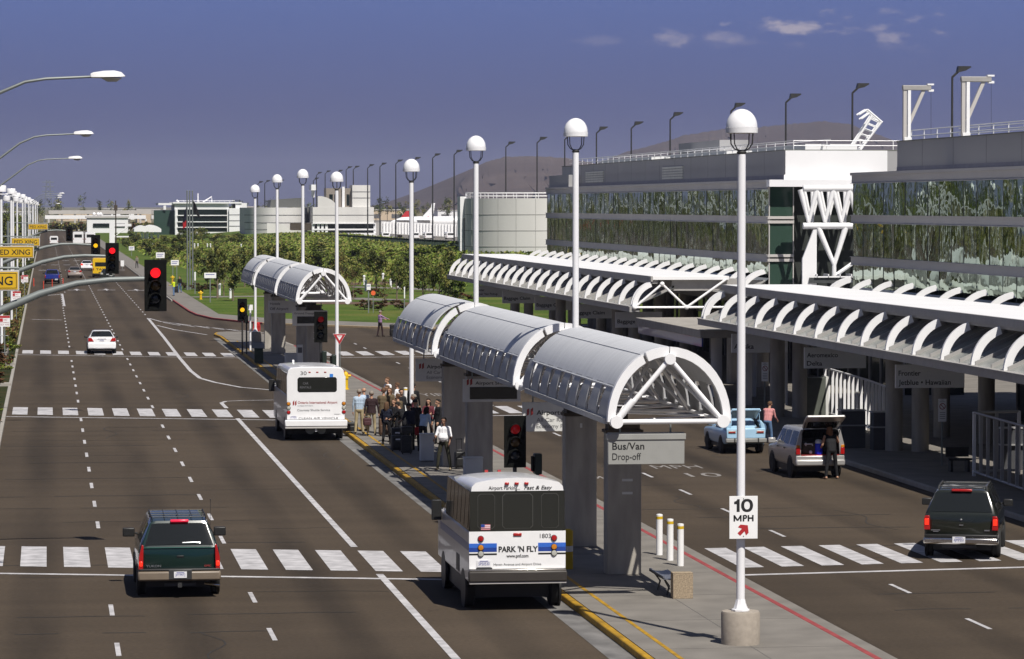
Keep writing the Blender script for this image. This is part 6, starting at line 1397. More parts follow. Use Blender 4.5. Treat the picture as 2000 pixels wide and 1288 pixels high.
for x, y, ww, dd, h, lab in ((13.72, 126.2, .50, .4, .98, 'pale grey cabinet beside the man in the white polo'), (14.0, 114.6, .62, .4, .95, 'grey cabinet at the foot of the third column'), (13.4, 192, .8, .5, 1.15, 'pale grey cabinet under the far shelter'), (12.4, 206, .5, .5, .85, 'dark green litter bin under the far shelter')):
    t = thing('cabinet' if 'cab' in lab else 'litter_bin', lab, 'cabinet' if 'cab' in lab else 'bin', (x, y, ZI), 0)
    b = MB(); b.box(-ww / 2, ww / 2, -dd / 2, dd / 2, .03, h); b.build('casing', 'sign_grey' if 'cab' in lab else 'fence_green', t, bevel=.02); b = MB(); b.box(-ww / 2 - .015, ww / 2 + .015, -dd / 2 - .02, dd / 2 + .02, h + .002, h + .04); b.box(-ww / 2 + .04, ww / 2 - .04, -dd / 2 - .008, -dd / 2 - .001, .12, h - .08); b.build('lid', 'sign_grey' if 'cab' in lab else 'fence_green', t, bevel=.01)
t = thing('notice_post', 'tall narrow notice board on a post beside the far column', 'notice board', (13.65, 189.5, ZI)); b = MB(); b.box(-.16, .16, -.03, .03, .75, 1.75); b.build('board', 'sign_grey', t, bevel=.02); b = MB(); b.box(-.12, .12, -.036, -.031, 1.3, 1.6); b.build('notice', 'ink_soft', t); b = MB(); b.box(-.04, .04, .0, .06, 0, .748); b.build('post', 'brown_dark', t)
t = thing('info_post', 'white post with a small pale sign left of the far shelter', 'sign', (12.95, 224, ZI)); b = MB(); b.lathe([(.06, 0), (.06, 2.6)], n=10); b.build('post', 'pole_white', t); b = MB(); b.box(-.16, .16, -.03, .03, 2.602, 2.95); b.build('sign_panel', 'sign_white', t)
# cobra street lights
def street_light(Y, X, Z, label, far=False):
    t = thing('street_light', label, 'street light', (-3.4, Y, 0), 0, 'grey curved street lights on the left'); x = X + 3.4
    b = MB(); b.lathe([(.13, 0), (.09, Z - 2.2)], n=10); b.build('pole', 'galv', t)
    b = MB(); b.tube([(0, 0, Z - 2.3), (.6, 0, Z - 1.7), (1.6, 0, Z - .95), (2.3, 0, Z - .42), (2.9, 0, Z - .16), (3.4, 0, Z - .08), (x - .3, 0, Z - .02)], [.055, .052, .048, .042, .038, .034, .03], 8); b.build('arm', 'galv', t)
    b = MB(); xs = (-.42, -.36, -.1, .15, .32, .41); 
    top = (.05, .08, .12, .13, .09, .0); bot = (-.05, -.06, -.06, -.05, -.04, -.02); hw = (.06, .10, .15, .17, .13, .03)
    b.loft([[(x + xs[i], -hw[i], bot[i] * .6 + Z), (x + xs[i], -hw[i] * .8, Z + top[i] * .7), (x + xs[i], 0, Z + top[i]), (x + xs[i], hw[i] * .8, Z + top[i] * .7), (x + xs[i], hw[i], bot[i] * .6 + Z), (x + xs[i], 0, Z + bot[i])] for i in range(6)], True, True, 0, True); b.build('lamp_head', 'white_paint', t)
    b = MB(); b.loft([[(x + q, -h, Z - .055), (x + q, 0, Z - .055 - d), (x + q, h, Z - .055)] for q, h, d in ((-.16, .06, .01), (-.02, .13, .09), (.2, .12, .09), (.33, .05, .01))], False, False, 0, True); b.build('lens_bowl', 'sign_grey', t)
street_light(85, 1.49, 12.63, 'nearest curved street light, largest lamp head at the upper left'); street_light(147, 1.56, 12.5, 'second curved street light below the nearest one'); street_light(209, 1.72, 12.3, 'third curved street light at the left edge')
for k, (Y, px, py) in enumerate(((545, 121, 378), (600, 117, 382), (655, 116.5, 386), (800, 114, 398))):
    p = AY(px, py, Y); street_light(Y, p[0], p[2], ['far street light, topmost of the tiny cluster beside the pylon', 'far street light, second of the tiny cluster beside the pylon', 'far street light, third of the tiny cluster beside the pylon', 'farthest street light just above the rooftops'][k])
# double drum lamps on white posts
def drum_lamp(x, y, z, label):
    t = thing('drum_lamp', label, 'lamp post', (x, y, .1), 0, 'white drum lamps in the row on the left'); h = z - .1
    b = MB(); b.lathe([(.09, 0), (.085, h - .42)], n=10); b.build('pole', 'pole_white', t); b = MB(); b.lathe([(.30, h - .415), (.33, h - .40), (.33, h - .03), (.31, h)], n=20); b.build('drum', 'globe', t)
    b = MB(); b.tube([(-.45, 0, h - .55), (.45, 0, h - .55)], .04, 6); b.lathe([(.12, h - .60), (.30, h - .58), (.30, h - .53), (.12, h - .51)], n=14); b.build('cross_arm', 'pole_white', t)
    for s in (-1, 1): b = MB(); b.lathe([(.20, h - .95), (.24, h - .93), (.24, h - .68), (.22, h - .66)], (s * .34, 0, 0), 16); b.build('small_drum', 'globe', t)
    return t
d0 = None; Y_ = [224, 262, 304, 345, 386, 428, 470, 515, 560, 610, 660, 712, 766, 822, 880, 940, 1005, 1070]
for k, Y in enumerate(Y_):
    lab = 'white drum lamp post, ' + ORD[k] + ' from the viewer in the row at the left edge'
    z = 10.75 - (Y - 224) * .0004
    if d0 is None: d0 = drum_lamp(-2.87, Y, z, lab)
    else: dup(d0, (-2.87 + (.25 if k % 3 == 1 else 0), Y, .1 - (Y - 224) * .0004), label=lab)
# small parking signs on the left
for k, (px, py, Y, lab) in enumerate(((9, 628, 210, 'red and white parking sign by the planter at the left edge'), (32, 578, 262, 'red and white parking sign second from the viewer on the left'), (48, 545, 322, 'red and white parking sign third from the viewer on the left'))):
    p = AY(px, py, Y); t = thing('parking_sign', lab, 'sign', (p[0], Y, .1), 0, 'red and white parking signs on the left'); zc = p[2] - .1
    b = MB(); b.box(-.32, .32, -.012, .012, zc - .32, zc + .34); b.build('sign_panel', 'sign_white', t); b = MB(); b.box(-.31, .31, -.018, -.0125, zc + .20, zc + .33); b.box(-.30, -.10, -.018, -.0125, zc - .02, zc + .17); b.build('red_band', 'sign_red', t)
    for w_, xx, dz, h_, l_ in (('NO', -.05, .04, .10, .2), ('STOPPING', -.27, -.12, .08, .54), ('ANY TIME', -.27, -.25, .08, .54)): b = MB(); b.text(w_, xx, zc + dz, -.016, h=h_, wd=l_); b.build('lettering', 'ink_red', t)
    b = MB(); b.box(-.03, .03, .013, .06, 0, zc + .3); b.build('post', 'galv', t)
t = thing('concrete_planter', 'low concrete planter edge with a thin hand rail at the left edge', 'planter', (-3.4, 205, .1)); b = MB(); b.box(-1.6, 1.0, 0, 18, 0, .45); b.build('planter_edge', 'concrete', t, bevel=.02); b = MB(); b.tube([(-1.5, 18.5, .5), (-1.5, 18.5, 1.1), (.95, 18.5, 1.1), (.95, 18.5, .1)], .025, 6); b.build('hand_rail', 'galv', t)
for k, Y in enumerate((182, 205)):
    b = MB(); b.box(-4.2, -1.9, Y, Y + .5, .1, .32) if k else b.box(-3.4, -1.88, Y, Y + .5, .1, .30); o = b.build('kerb_block', 'kerb_conc', None, bevel=.02); tag(o, ['pale concrete kerb block among the shrubs, nearer one at the left edge', 'pale concrete kerb block among the shrubs, farther one at the left edge'][k], 'kerb block')
# delineators by the blue pickup
for k, (px, py) in enumerate(((85, 566), (102, 562), (123, 560), (66, 560))):
    p = G(px, py); t = thing('lane_delineator', ['orange lane post left of the blue pickup', 'orange lane post under the blue pickup', 'orange lane post with white foot right of the blue pickup', 'orange lane post at the kerb, far left'][k], 'lane post', (p[0], p[1], 0), 0, 'orange lane posts behind the blue pickup')
    b = MB(); b.lathe([(.06, .04), (.05, .95), (.03, .97)], n=10); b.build('post', mat('delineator', (.60, .06, .03), .5), t); b = MB(); b.lathe([(.18, 0), (.16, .038)], n=12); b.build('foot', 'black', t)
# ================================================================== LAWN: SIGNS, PATH LIGHTS, FLAGS
def lawn_sign(px, py, Y, w_, h_, label, post=True, lines=2, m='sign_white', two=False):
    p = AY(px, py, Y); t = thing('lawn_sign', label, 'sign', (p[0], Y, .15), 0, 'small white signs on the lawn'); zc = p[2] - .15
    b = MB(); b.box(-w_ / 2, w_ / 2, -.03, .03, zc - h_ / 2, zc + h_ / 2); b.build('sign_panel', m, t, bevel=.01)
    if lines:
        b = MB()
        for i in range(lines): b.box(-w_ * .38, w_ * (.36 - .1 * i), -.036, -.031, zc + h_ * (.12 - .32 * i), zc + h_ * (.24 - .32 * i))
        b.build('lettering', 'ink_blue', t)
    b = MB()
    for xx in ((-w_ * .25, w_ * .25) if two else (0,)): b.box(xx - .05, xx + .05, .031, .10, 0, zc)
    b.build('post', 'galv', t)
lawn_sign(410.5, 538.5, 335, 1.15, .52, 'white sign with one line of writing near the dark tree', lines=1)
lawn_sign(341.5, 513.5, 440, 1.0, .66, 'white sign with two lines on two posts right of the big red signal', two=True)
lawn_sign(313, 499, 470, 1.15, .75, 'white sign just above the big red signal'); lawn_sign(257, 485.5, 640, 1.0, .75, 'small white sign on the lawn left of the big red signal')
lawn_sign(381, 540, 368, .16, .9, 'narrow white sign seen edge on beside the flagpoles', lines=0); lawn_sign(720, 561, 300, .36, .52, 'small blue and white sign on the lawn strip by the path', lines=1); lawn_sign(790, 572, 296, .10, 1.0, 'thin white marker post by the path', lines=0)
lawn_sign(239, 515, 512, .5, .85, 'white notice on the far pavement', lines=0)
t = thing('orange_sign', 'round orange sign beside the small blue and white sign', 'sign', (AY(730, 573, 300)[0], 300.5, .15)); b = MB(); z = AY(730, 573, 300)[2] - .15; b.lathe([(.20, -.02), (.20, .02)], (0, 0, z), 18, 'y'); b.build('disc', mat('orange', (.75, .13, .04), .5), t); b = MB(); b.box(-.03, .03, .03, .07, 0, z); b.build('post', 'galv', t)
for k, (px, py, h) in enumerate(((711, 557, 1.15), (714.5, 569, 1.2), (748, 553, 1.2), (763, 562, 1.0), (771.5, 556, 1.0), (776.5, 562, .7), (429, 577, 1.25), (380, 487, 1.2), (386.5, 487, 1.2), (405, 487, 1.2), (411, 487, 1.2), (471, 487, 1.1), (450, 583, 1.0), (298, 483, 1.0), (306, 520, .9))):
    p = G(px, py, .16); b = MB(); b.lathe([(.13, 0), (.13, h * .8), (.17, h * .82), (.17, h * .95), (.10, h)], n=12); o = b.build('path_light', 'white_paint', loc=(p[0], p[1], .15))
    tag(o, ['white path light left of the lawn tree', 'white path light in front of the brown shrubs', 'tallest white path light behind the lawn tree', 'white path light right of the lawn tree', 'white path light by the curved drive', 'low white path light at the curved drive', 'white path light in front of the dark trees', 'pale path light right of the flagpoles, first of four', 'pale path light right of the flagpoles, second of four', 'pale path light right of the flagpoles, third of four', 'pale path light right of the flagpoles, fourth of four', 'pale path light near the concrete building', 'pale path light on the lawn beside the shelter', 'pale path light left of the flagpoles', 'small white path light left of the big red signal'][k], 'path light', 'white path lights on the lawn')
for k, (px, fl) in enumerate(((366, ('cloth_navy', 'flag_red')), (371, None), (376.5, ('cloth_black',)))):
    p = G(px, 567 - k, .15); t = thing('flagpole', ['left flagpole with a drooping dark and red flag', 'bare middle one of the three flagpoles', 'right flagpole with a dark flag hanging to the right'][k], 'flagpole', (p[0], p[1], .15), 0, 'grey flagpoles on the lawn'); zt = AY(px, 375, p[1])[2] - .15
    b = MB(); b.lathe([(.14, 0), (.14, .4), (.085, .42), (.07, zt)], n=10); b.ball((0, 0, zt + .06), .09); b.build('pole', 'galv', t)
    if fl:
        s = -1 if k == 0 else 1; b = MB(); rows = []
        zz0 = zt - (.9 if k else 1.6); W_ = .55 if k == 0 else .9
        for j in range(7):
            v = j / 6; rows.append([(s * (.06 + W_ * u * (.35 + .65 * v)), .10 * math.sin(u * 7 + v * 2), zz0 - v * 1.3 - u * (.5 + .4 * v)) for u in [q / 6 for q in range(7)]])
        b.loft(rows, False, False, 0, True); f = b.build('flag', fl[0], t)
        if len(fl) > 1:
            b = MB(); b.loft([[(s * (.02 + .45 * u), .06 + .08 * math.sin(u * 6), zz0 - 1.5 - v * .7 - u * .25) for u in [q / 4 for q in range(5)]] for v in (0, .5, 1)], False, False, 0, True); b.build('flag', 'sign_red', t)
# ================================================================== TREES AND SHRUBS
def crown_mesh(name, seed, n_cl, n_leaf, rx, rz, mats, leaf=.16, gap=1.0):
    rnd = random.Random(seed); b = MB(); cl = []
    for i in range(n_cl):
        while True:
            p = Vector((rnd.uniform(-1, 1), rnd.uniform(-1, 1), rnd.uniform(-1, 1)))
            if p.length < 1 and (p.length > .3 or rnd.random() < .2): break
        p = Vector((p.x * rx * (1 - .25 * max(0, p.z)), p.y * rx * (1 - .25 * max(0, p.z)), p.z * rz)); cl.append((p, rnd.uniform(.22, .42) * (rx + rz) / 2, rnd.choice((0, 0, 1, 1, 2))))
    for p, r, mi in cl:
        for _ in range(n_leaf):
            d = Vector((rnd.gauss(0, 1), rnd.gauss(0, 1), rnd.gauss(0, .8))).normalized() * r * (rnd.random() ** .5); c = p + d
            a = Vector((rnd.gauss(0, 1), rnd.gauss(0, 1), rnd.gauss(0, 1))).normalized(); u = a.orthogonal().normalized(); s = leaf * rnd.uniform(.6, 1.5); v = a.cross(u)
            m_ = mi if rnd.random() < .75 else rnd.choice((0, 1, 2))
            b.add([c + u * s, c + v * s * .6, c - u * s, c - v * s * .6], [(0, 1, 2, 3)], min(m_, len(mats) - 1))
    me = bpy.data.meshes.new(name); me.from_pydata([tuple(p) for p in b.v], [], b.f)
    for m in mats: me.materials.append(M[m])
    me.polygons.foreach_set('material_index', b.m); me.update(); return me
CR = {'dark': [crown_mesh('crown', 11 + i, 26, 75, 1.0, 1.15, ('leaf_dark', 'leaf_mid', 'leaf_olive'), .085) for i in range(3)],
      'olive': [crown_mesh('crown', 31 + i, 22, 55, 1.0, 1.0, ('leaf_olive', 'leaf_mid', 'leaf_dark'), .085) for i in range(3)],
      'thin': [crown_mesh('crown', 51 + i, 16, 30, 1.0, 1.2, ('leaf_olive', 'leaf_red', 'leaf_mid'), .07) for i in range(2)],
      'shrub': [crown_mesh('crown', 71 + i, 18, 60, 1.0, .8, ('leaf_mid', 'leaf_bright', 'leaf_olive'), .10) for i in range(2)],
      'redshrub': [crown_mesh('crown', 81, 18, 60, 1.0, .8, ('leaf_red', 'leaf_dark', 'leaf_red'), .10)],
      'green': [crown_mesh('crown', 91 + i, 20, 60, 1.0, .85, ('leaf_mid', 'leaf_bright', 'leaf_dark'), .10) for i in range(2)]}
def trunk_mesh(seed, h, r):
    rnd = random.Random(seed); b = MB(); pts = [(0, 0, -.05)]
    for i in range(1, 6): pts.append((rnd.uniform(-.05, .05) * i * .4 * h / 3, rnd.uniform(-.05, .05) * i * .4 * h / 3, h * i / 5))
    b.tube(pts, [r * 1.5, r, r * .9, r * .75, r * .6, r * .4], 8); top = Vector(pts[3])
    for k in range(5):
        a = 2 * PI * k / 5 + rnd.random(); q = Vector(pts[2 + k % 3]); b.tube([q, q + Vector((math.cos(a) * h * .13, math.sin(a) * h * .13, h * .16)), q + Vector((math.cos(a) * h * .22, math.sin(a) * h * .22, h * .38))], [r * .45, r * .3, r * .12], 6)
    return b
TRK = []
for i in range(3):
    o = trunk_mesh(100 + i, 1.0, .028).build('trunk', 'bark'); TRK.append(o.data); bpy.data.objects.remove(o)
def tree(kind, x, y, z, H, W, label, group, trunk_h=.35, seed=0, name='tree'):
    rnd = random.Random(seed * 7 + int(x * 10) + int(y)); t = thing(name, label, 'tree' if name == 'tree' else 'shrub', (x, y, z), rnd.uniform(0, 6.28), group)
    me = rnd.choice(CR[kind]); o = bpy.data.objects.new('crown', me); COL.objects.link(o); o.parent = t
    ch = H * (1 - trunk_h); o.location = (0, 0, H * trunk_h + ch * .5); k1, k2 = rnd.uniform(.70, .95), rnd.uniform(.70, .95); o.scale = (W / 2 * k1, W / 2 * k2, ch / 2 * rnd.uniform(.70, .92)); o.rotation_euler = (rnd.uniform(-.2, .2), rnd.uniform(-.2, .2), 0)
    q = bpy.data.objects.new('trunk' if name == 'tree' else 'stem', rnd.choice(TRK)); COL.objects.link(q); q.parent = t; hh = H * (trunk_h + .42 * (1 - trunk_h)); q.scale = (max(hh, 1.6) * 1.0, max(hh, 1.6) * 1.0, hh)
    return t
def tree_px(kind, px, pyb, pyt, wpx, label, group, th=.3, z=.16, Y=None):
    if Y is None: x, y = G(px, pyb, z)
    else: x, y, _ = AY(px, pyb, Y); z = berm(x, y)
    H = CAM_H + (401 - pyt) * y / F_PX - z; tree(kind, x, y, z, max(H, .6), wpx * y / F_PX, label, group, th)
GT = 'trees on the lawn'
for a in (('dark', 425, 583, 468, 50, 'largest dark tree behind the white one-line sign', .22), ('dark', 455, 588, 498, 44, 'dark tree between the white sign and the far shelter', .25), ('dark', 405, 562, 500, 38, 'dark tree left of the largest dark tree', .2), ('dark', 478, 560, 478, 52, 'dark tree rising behind the left end of the far shelter', .2), ('thin', 437, 578, 500, 40, 'thin reddish tree with bare twigs in front of the dark trees', .2),
          ('olive', 508, 548, 474, 60, 'olive tree behind the first white lamp pole of the far shelter', .2), ('olive', 552, 552, 470, 62, 'olive tree between the second and third lamp poles', .2), ('dark', 622, 548, 470, 64, 'dark green tree right of the third lamp pole', .25), ('dark', 735, 570, 486, 56, 'round dark lawn tree with a clear trunk beside the path lights', .42), ('olive', 694, 560, 508, 50, 'olive bushy tree left of the round lawn tree', .15), ('thin', 690, 585, 520, 44, 'thin leafless tree in front of the brown shrubs', .2), ('thin', 663, 560, 480, 40, 'thin twiggy tree by the near edge of the far shelter', .15),
          ('olive', 775, 588, 500, 44, 'slender olive tree just left of the tall lamp pole', .25), ('olive', 826, 602, 500, 60, 'olive tree right of the tall lamp pole at the lawn edge', .25), ('olive', 858, 606, 506, 52, 'olive tree next to the left end of the far canopy', .25), ('dark', 876, 585, 494, 60, 'dark tree behind the left end of the far canopy', .15), ('green', 905, 552, 496, 66, 'bright green leafy tree behind the second tall lamp pole', .1),
          ('thin', 752, 600, 545, 36, 'low thin tree in front of the path', .2), ('olive', 800, 560, 505, 46, 'small olive tree behind the tall lamp pole', .2), ('olive', 590, 545, 480, 50, 'olive tree between the third and fourth lamp poles', .2),
          ('dark', 345, 500, 462, 44, 'dark tree left of the flagpoles', .2), ('olive', 310, 510, 470, 36, 'pale trunked olive tree near the far white shelter', .4), ('olive', 322, 500, 458, 30, 'slim pale trunked tree right of the far white shelter', .5), ('dark', 290, 500, 466, 40, 'dark tree in front of the far white shelter', .2), ('dark', 262, 480, 450, 34, 'dark tree left of the far white shelter', .2), ('dark', 360, 478, 448, 44, 'dark tree hiding the foot of the white office building', .1), ('olive', 395, 478, 444, 50, 'olive tree under the windows of the white office building', .1), ('olive', 430, 480, 452, 52, 'olive tree at the right foot of the white office building', .1), ('olive', 466, 480, 455, 50, 'olive tree between the white office and the concrete building', .1), ('dark', 247, 487, 462, 30, 'small dark tree by the far pavement', .2)):
    tree_px(*a[:6], GT, th=a[6])
EX = [('olive', 520, 530, 474, 56), ('green', 560, 560, 505, 60), ('olive', 600, 566, 500, 62), ('dark', 640, 572, 505, 58), ('olive', 665, 548, 490, 60), ('green', 700, 540, 498, 56), ('olive', 720, 530, 488, 50), ('olive', 760, 545, 498, 56), ('dark', 790, 575, 510, 58), ('green', 812, 580, 512, 60), ('olive', 838, 570, 505, 64), ('dark', 862, 560, 500, 60), ('green', 885, 600, 515, 66), ('olive', 915, 590, 510, 60), ('olive', 500, 575, 515, 50), ('dark', 440, 548, 492, 46), ('olive', 415, 530, 482, 44), ('olive', 460, 535, 482, 48), ('dark', 385, 520, 480, 40), ('olive', 340, 530, 490, 34), ('dark', 325, 515, 478, 40), ('olive', 540, 505, 472, 54), ('green', 690, 520, 480, 56), ('olive', 740, 515, 486, 50), ('green', 800, 528, 490, 58), ('olive', 850, 532, 492, 58)]
POS = ['left of the flagpoles', 'right of the flagpoles', 'behind the far shelter lamps', 'right of the fourth lamp pole', 'around the near shelter lamp pole', 'by the far canopy']
NM = {'olive': 'olive green', 'green': 'bright green', 'dark': 'dark green'}; ORDERED = {}
slot = lambda px: 0 if px < 362 else 1 if px < 480 else 2 if px < 610 else 3 if px < 715 else 4 if px < 820 else 5
for q_ in sorted(EX[::2], key=lambda a: a[1]): ORDERED.setdefault((q_[0], slot(q_[1])), []).append(q_)
for (kd, q), lst in ORDERED.items():
    for i, (kd_, px, pb, pt, wp) in enumerate(lst):
        lab = (ORD[i] + ' ' if len(lst) > 1 else '') + NM[kd] + ' bushy tree ' + ('from the left, ' if len(lst) > 1 else '') + POS[q]
        tree_px(kd, px, pb, pt, wp, lab, 'bushy trees in the planting', th=.10)
rnd = random.Random(5); k = 0
SHL = []
for px, py, wp, kind, lab in ((620, 508, 60, 'green', 'broad green shrub on the bank under the dark fence, leftmost'), (665, 512, 66, 'shrub', 'broad green shrub on the bank left of the fence bend'), (715, 505, 70, 'green', 'broad green shrub on the bank below the jet bridge'), (765, 510, 64, 'shrub', 'olive green shrub on the bank left of the tall lamp pole'), (820, 512, 66, 'green', 'green shrub on the bank right of the tall lamp pole'), (862, 508, 60, 'shrub', 'olive green shrub on the bank before the dark fence end'), (896, 505, 56, 'green', 'bright green shrub at the foot of the round tower'), (955, 500, 26, 'shrub', 'small palm like shrub against the round tower'), (560, 500, 70, 'shrub', 'green shrub below the concrete building'), (505, 500, 60, 'shrub', 'green shrub at the left foot of the concrete building'), (585, 525, 70, 'shrub', 'wide green shrub in the middle of the bank'), (645, 530, 74, 'green', 'wide green shrub right of the middle of the bank'), (780, 535, 66, 'shrub', 'wide green shrub behind the tall lamp pole'), (840, 540, 66, 'green', 'wide green shrub left of the far canopy')):
    x, y = G(px, py, .6); z = berm(x, y) - .2; tree(kind, x, y, z, 2.2 if wp > 30 else 2.6, wp * y / F_PX * 1.2, lab, 'shrubs on the bank', .05, seed=k, name='shrub'); k += 1
for px, py, wp, kind, lab in ((382, 568, 26, 'redshrub', 'rounded dark red shrub beside the flagpoles'), (396, 572, 26, 'redshrub', 'rounded dark red shrub in front of the dark tree'), (358, 566, 20, 'redshrub', 'rounded dark red shrub left of the flagpoles'), (412, 570, 30, 'redshrub', 'rounded dark red shrub below the largest dark tree'), (694, 582, 40, 'redshrub', 'low reddish brown shrub left of the path lights'), (735, 582, 44, 'redshrub', 'low reddish brown shrub under the round lawn tree'), (712, 605, 50, 'redshrub', 'brown shrub in front of the pale path, left one'), (745, 607, 46, 'redshrub', 'brown shrub in front of the pale path, right one'), (780, 606, 40, 'redshrub', 'brown shrub in front of the pale path, by the lamp pole'), (850, 590, 60, 'redshrub', 'brown shrub below the end of the far canopy'), (900, 592, 60, 'redshrub', 'brown shrub beside the leftmost canopy sign')):
    x, y = G(px, py, .16); tree(kind, x, y, .1, 1.15, wp * y / F_PX * 1.15, lab, 'brown shrubs on the lawn', .03, seed=k, name='shrub'); k += 1
# planting on the left kerb
for X, Y, W_, H_, kind, lab in ((-3.0, 148, 2.0, 1.1, 'redshrub', 'dark red shrub at the left edge, nearest'), (-2.6, 156, 1.2, .6, 'shrub', 'bright green shrub at the left edge behind the nearest red shrub'), (-3.2, 172, 2.4, 1.4, 'redshrub', 'dark red shrub at the left edge beside the pink kerb'), (-2.5, 163, 1.0, .5, 'shrub', 'bright green low shrub at the pink kerb'), (-3.0, 196, 2.2, 1.3, 'redshrub', 'red brown shrub below the parking sign'), (-2.45, 201, 1.1, .6, 'shrub', 'bright green shrub right of the parking sign post'), (-3.2, 212, 2.0, 1.2, 'redshrub', 'red brown shrub behind the parking sign'), (-2.5, 222, 1.2, .9, 'shrub', 'bright green shrub by the planter rail'), (-2.6, 232, 1.3, .8, 'shrub', 'green shrub behind the planter rail')):
    tree(kind, X, Y, .0, H_ * 1.25, W_ * 1.35, lab, 'shrubs along the left kerb', .02, seed=int(Y), name='shrub')
def leaf_mass(name, label, cat, pts, n, size, mats, hz, seed, zf=lambda x, y: .1):
    rnd = random.Random(seed); b = MB()
    for _ in range(n):
        (x0, x1, y0, y1) = rnd.choice(pts); x, y = rnd.uniform(x0, x1), rnd.uniform(y0, y1); h = hz * (.80 + .20 * math.sin(y * .37) * math.sin(x * 1.3 + y * .11)); z = zf(x, y) + h * rnd.random() ** .6
        a = Vector((rnd.gauss(0, 1), rnd.gauss(0, 1), rnd.gauss(0, 1))).normalized(); u = a.orthogonal().normalized(); v = a.cross(u); s = size * rnd.uniform(.6, 1.5); c = Vector((x, y, z))
        b.add([c + u * s, c + v * s * .6, c - u * s, c - v * s * .6], [(0, 1, 2, 3)], rnd.choice(range(len(mats))))
    o = b.build(name, list(mats)); return stuff(o, label, cat)
leaf_mass('hedge', 'long clipped dark hedge along the left kerb', 'hedge', [(-3.9, -2.15, 236, 420)], 26000, .13, ('leaf_dark', 'leaf_olive', 'leaf_red'), 1.0, 3)
leaf_mass('hedge', 'distant dark hedge along the left kerb', 'hedge', [(-4.6, -2.3, 420, 1230)], 16000, .30, ('leaf_dark', 'leaf_olive', 'leaf_dark'), 1.5, 4)
leaf_mass('hedge', 'low brown hedge closing the far end of the road', 'hedge', [(-6, 60, 1294, 1300)], 5000, .5, ('leaf_olive', 'leaf_red', 'leaf_dark'), 3.2, 6)
leaf_mass('ground_cover', 'rough yellow green brush covering the bank up to the dark fence', 'ground cover', [(30, 78, 400, 640), (44, 80, 560, 960), (20, 60, 440, 800), (18, 40, 520, 1000), (40, 80, 480, 900)], 22000, .30, ('leaf_mid', 'leaf_olive', 'leaf_bright', 'leaf_bright', 'leaf_olive'), .5, 8, berm)
# belt of trees left of the road (seen between the lamp posts and mirrored in the glass)
def belt(name, label, spec, seed):
    rnd = random.Random(seed); b = MB()
    for x0, x1, y0, y1, n, h0, h1 in spec:
        for _ in range(n):
            x, y, H, W_ = rnd.uniform(x0, x1), rnd.uniform(y0, y1), rnd.uniform(h0, h1), rnd.uniform(3.5, 7); b.tube([(x, y, 0), (x, y, H * .5)], [.2, .1], 5, 3)
            for _c in range(9):
                p = Vector((rnd.gauss(0, W_ * .22), rnd.gauss(0, W_ * .22), H * rnd.uniform(.35, .92))); mi = rnd.choice((0, 0, 1, 2))
                for _l in range(26):
                    c = Vector((x, y, 0)) + p + Vector((rnd.gauss(0, W_ * .12), rnd.gauss(0, W_ * .12), rnd.gauss(0, H * .06))); a = Vector((rnd.gauss(0, 1), rnd.gauss(0, 1), rnd.gauss(0, 1))).normalized(); u = a.orthogonal().normalized(); v = a.cross(u); s = rnd.uniform(.25, .55)
                    b.add([c + u * s, c + v * s * .6, c - u * s, c - v * s * .6], [(0, 1, 2, 3)], mi)
    o = b.build(name, ['leaf_dark', 'leaf_mid', 'leaf_olive', 'bark']); return stuff(o, label, 'trees')
belt('tree_belt', 'dense belt of dark trees left of the road behind the white lamp posts', [(-16, -7, 560, 1300, 45, 4.5, 8.0), (-46, -19, 300, 760, 75, 9.5, 15), (-48, -18, 760, 1150, 40, 9, 13.5)], 21)
belt('distant_trees', 'distant dark trees along the horizon', [(-60, 260, 1750, 2100, 46, 7, 15), (100, 420, 2300, 2700, 40, 6, 14), (-200, 0, 1700, 2300, 30, 7, 14)], 22)
# ================================================================== FAR BUILDINGS AND APRON
def far_box(name, label, x0, x1, y, z1, m, depth=60, extra=None, cat='building', z0=-.05):
    t = thing(name, label, cat, (x0, y, z0), 0); b = MB(); b.box(0, x1 - x0, 0, depth, 0, z1); b.build('wall', m, t); b = MB(); b.box(-.4, x1 - x0 + .4, -.4, depth + .4, z1 + .01, z1 + .6); b.build('roof', 'fascia', t)
    if extra: extra(t)
    return t
def pxbox(px0, px1, pyt, Y): a = AY(px0, pyt, Y); c = AY(px1, pyt, Y); return a[0], c[0], a[2]
# white office with ribbon windows
x0, x1, zt = pxbox(341, 447, 397, 1100); Y = 1100; t = thing('office_building', 'white office building with dark ribbon windows and roof cranes', 'building', (x0, Y, 0)); W_ = x1 - x0
z = lambda py: AY(400, py, Y)[2]; X = lambda px: AY(px, 400, Y)[0] - x0
b = MB(); b.box(0, W_, 0, 30, 0, z(398)); b.build('wall', 'panel_white', t); b = MB(); b.box(-.6, W_ + 4, -.8, 31, z(398) + .01, z(395)); b.build('roof', 'panel_white', t)
for a, c in ((409.5, 420), (422.5, 432.5), (435, 443.2), (445.6, 453)): b = MB(); b.box(X(347), X(444), -.05, -.0, z(c), z(a)); b.build('ribbon_window', 'dark_glass', t)
b = MB()
for a in (421.3, 433.7, 444.4): b.box(X(341), X(446), -.5, -.06, z(a + .7), z(a - .7))
for a in (343.5, 445): b.box(X(a - 1.6), X(a + 1.6), -.6, -.06, 0, z(409))
b.build('sun_shade', 'panel_white', t)
b = MB(); b.box(X(447), X(468), -1.5, 20, 0, z(407)); b.box(X(460), X(482), -.5, 20, z(420), z(397)); b.build('side_wing', 'panel_white', t)
b = MB()
for a in (420, 431.5, 442): b.box(X(447), X(468), -1.56, -1.5, z(a) - .1, z(a) + .1)
b.build('wing_joint', 'ink_soft', t)
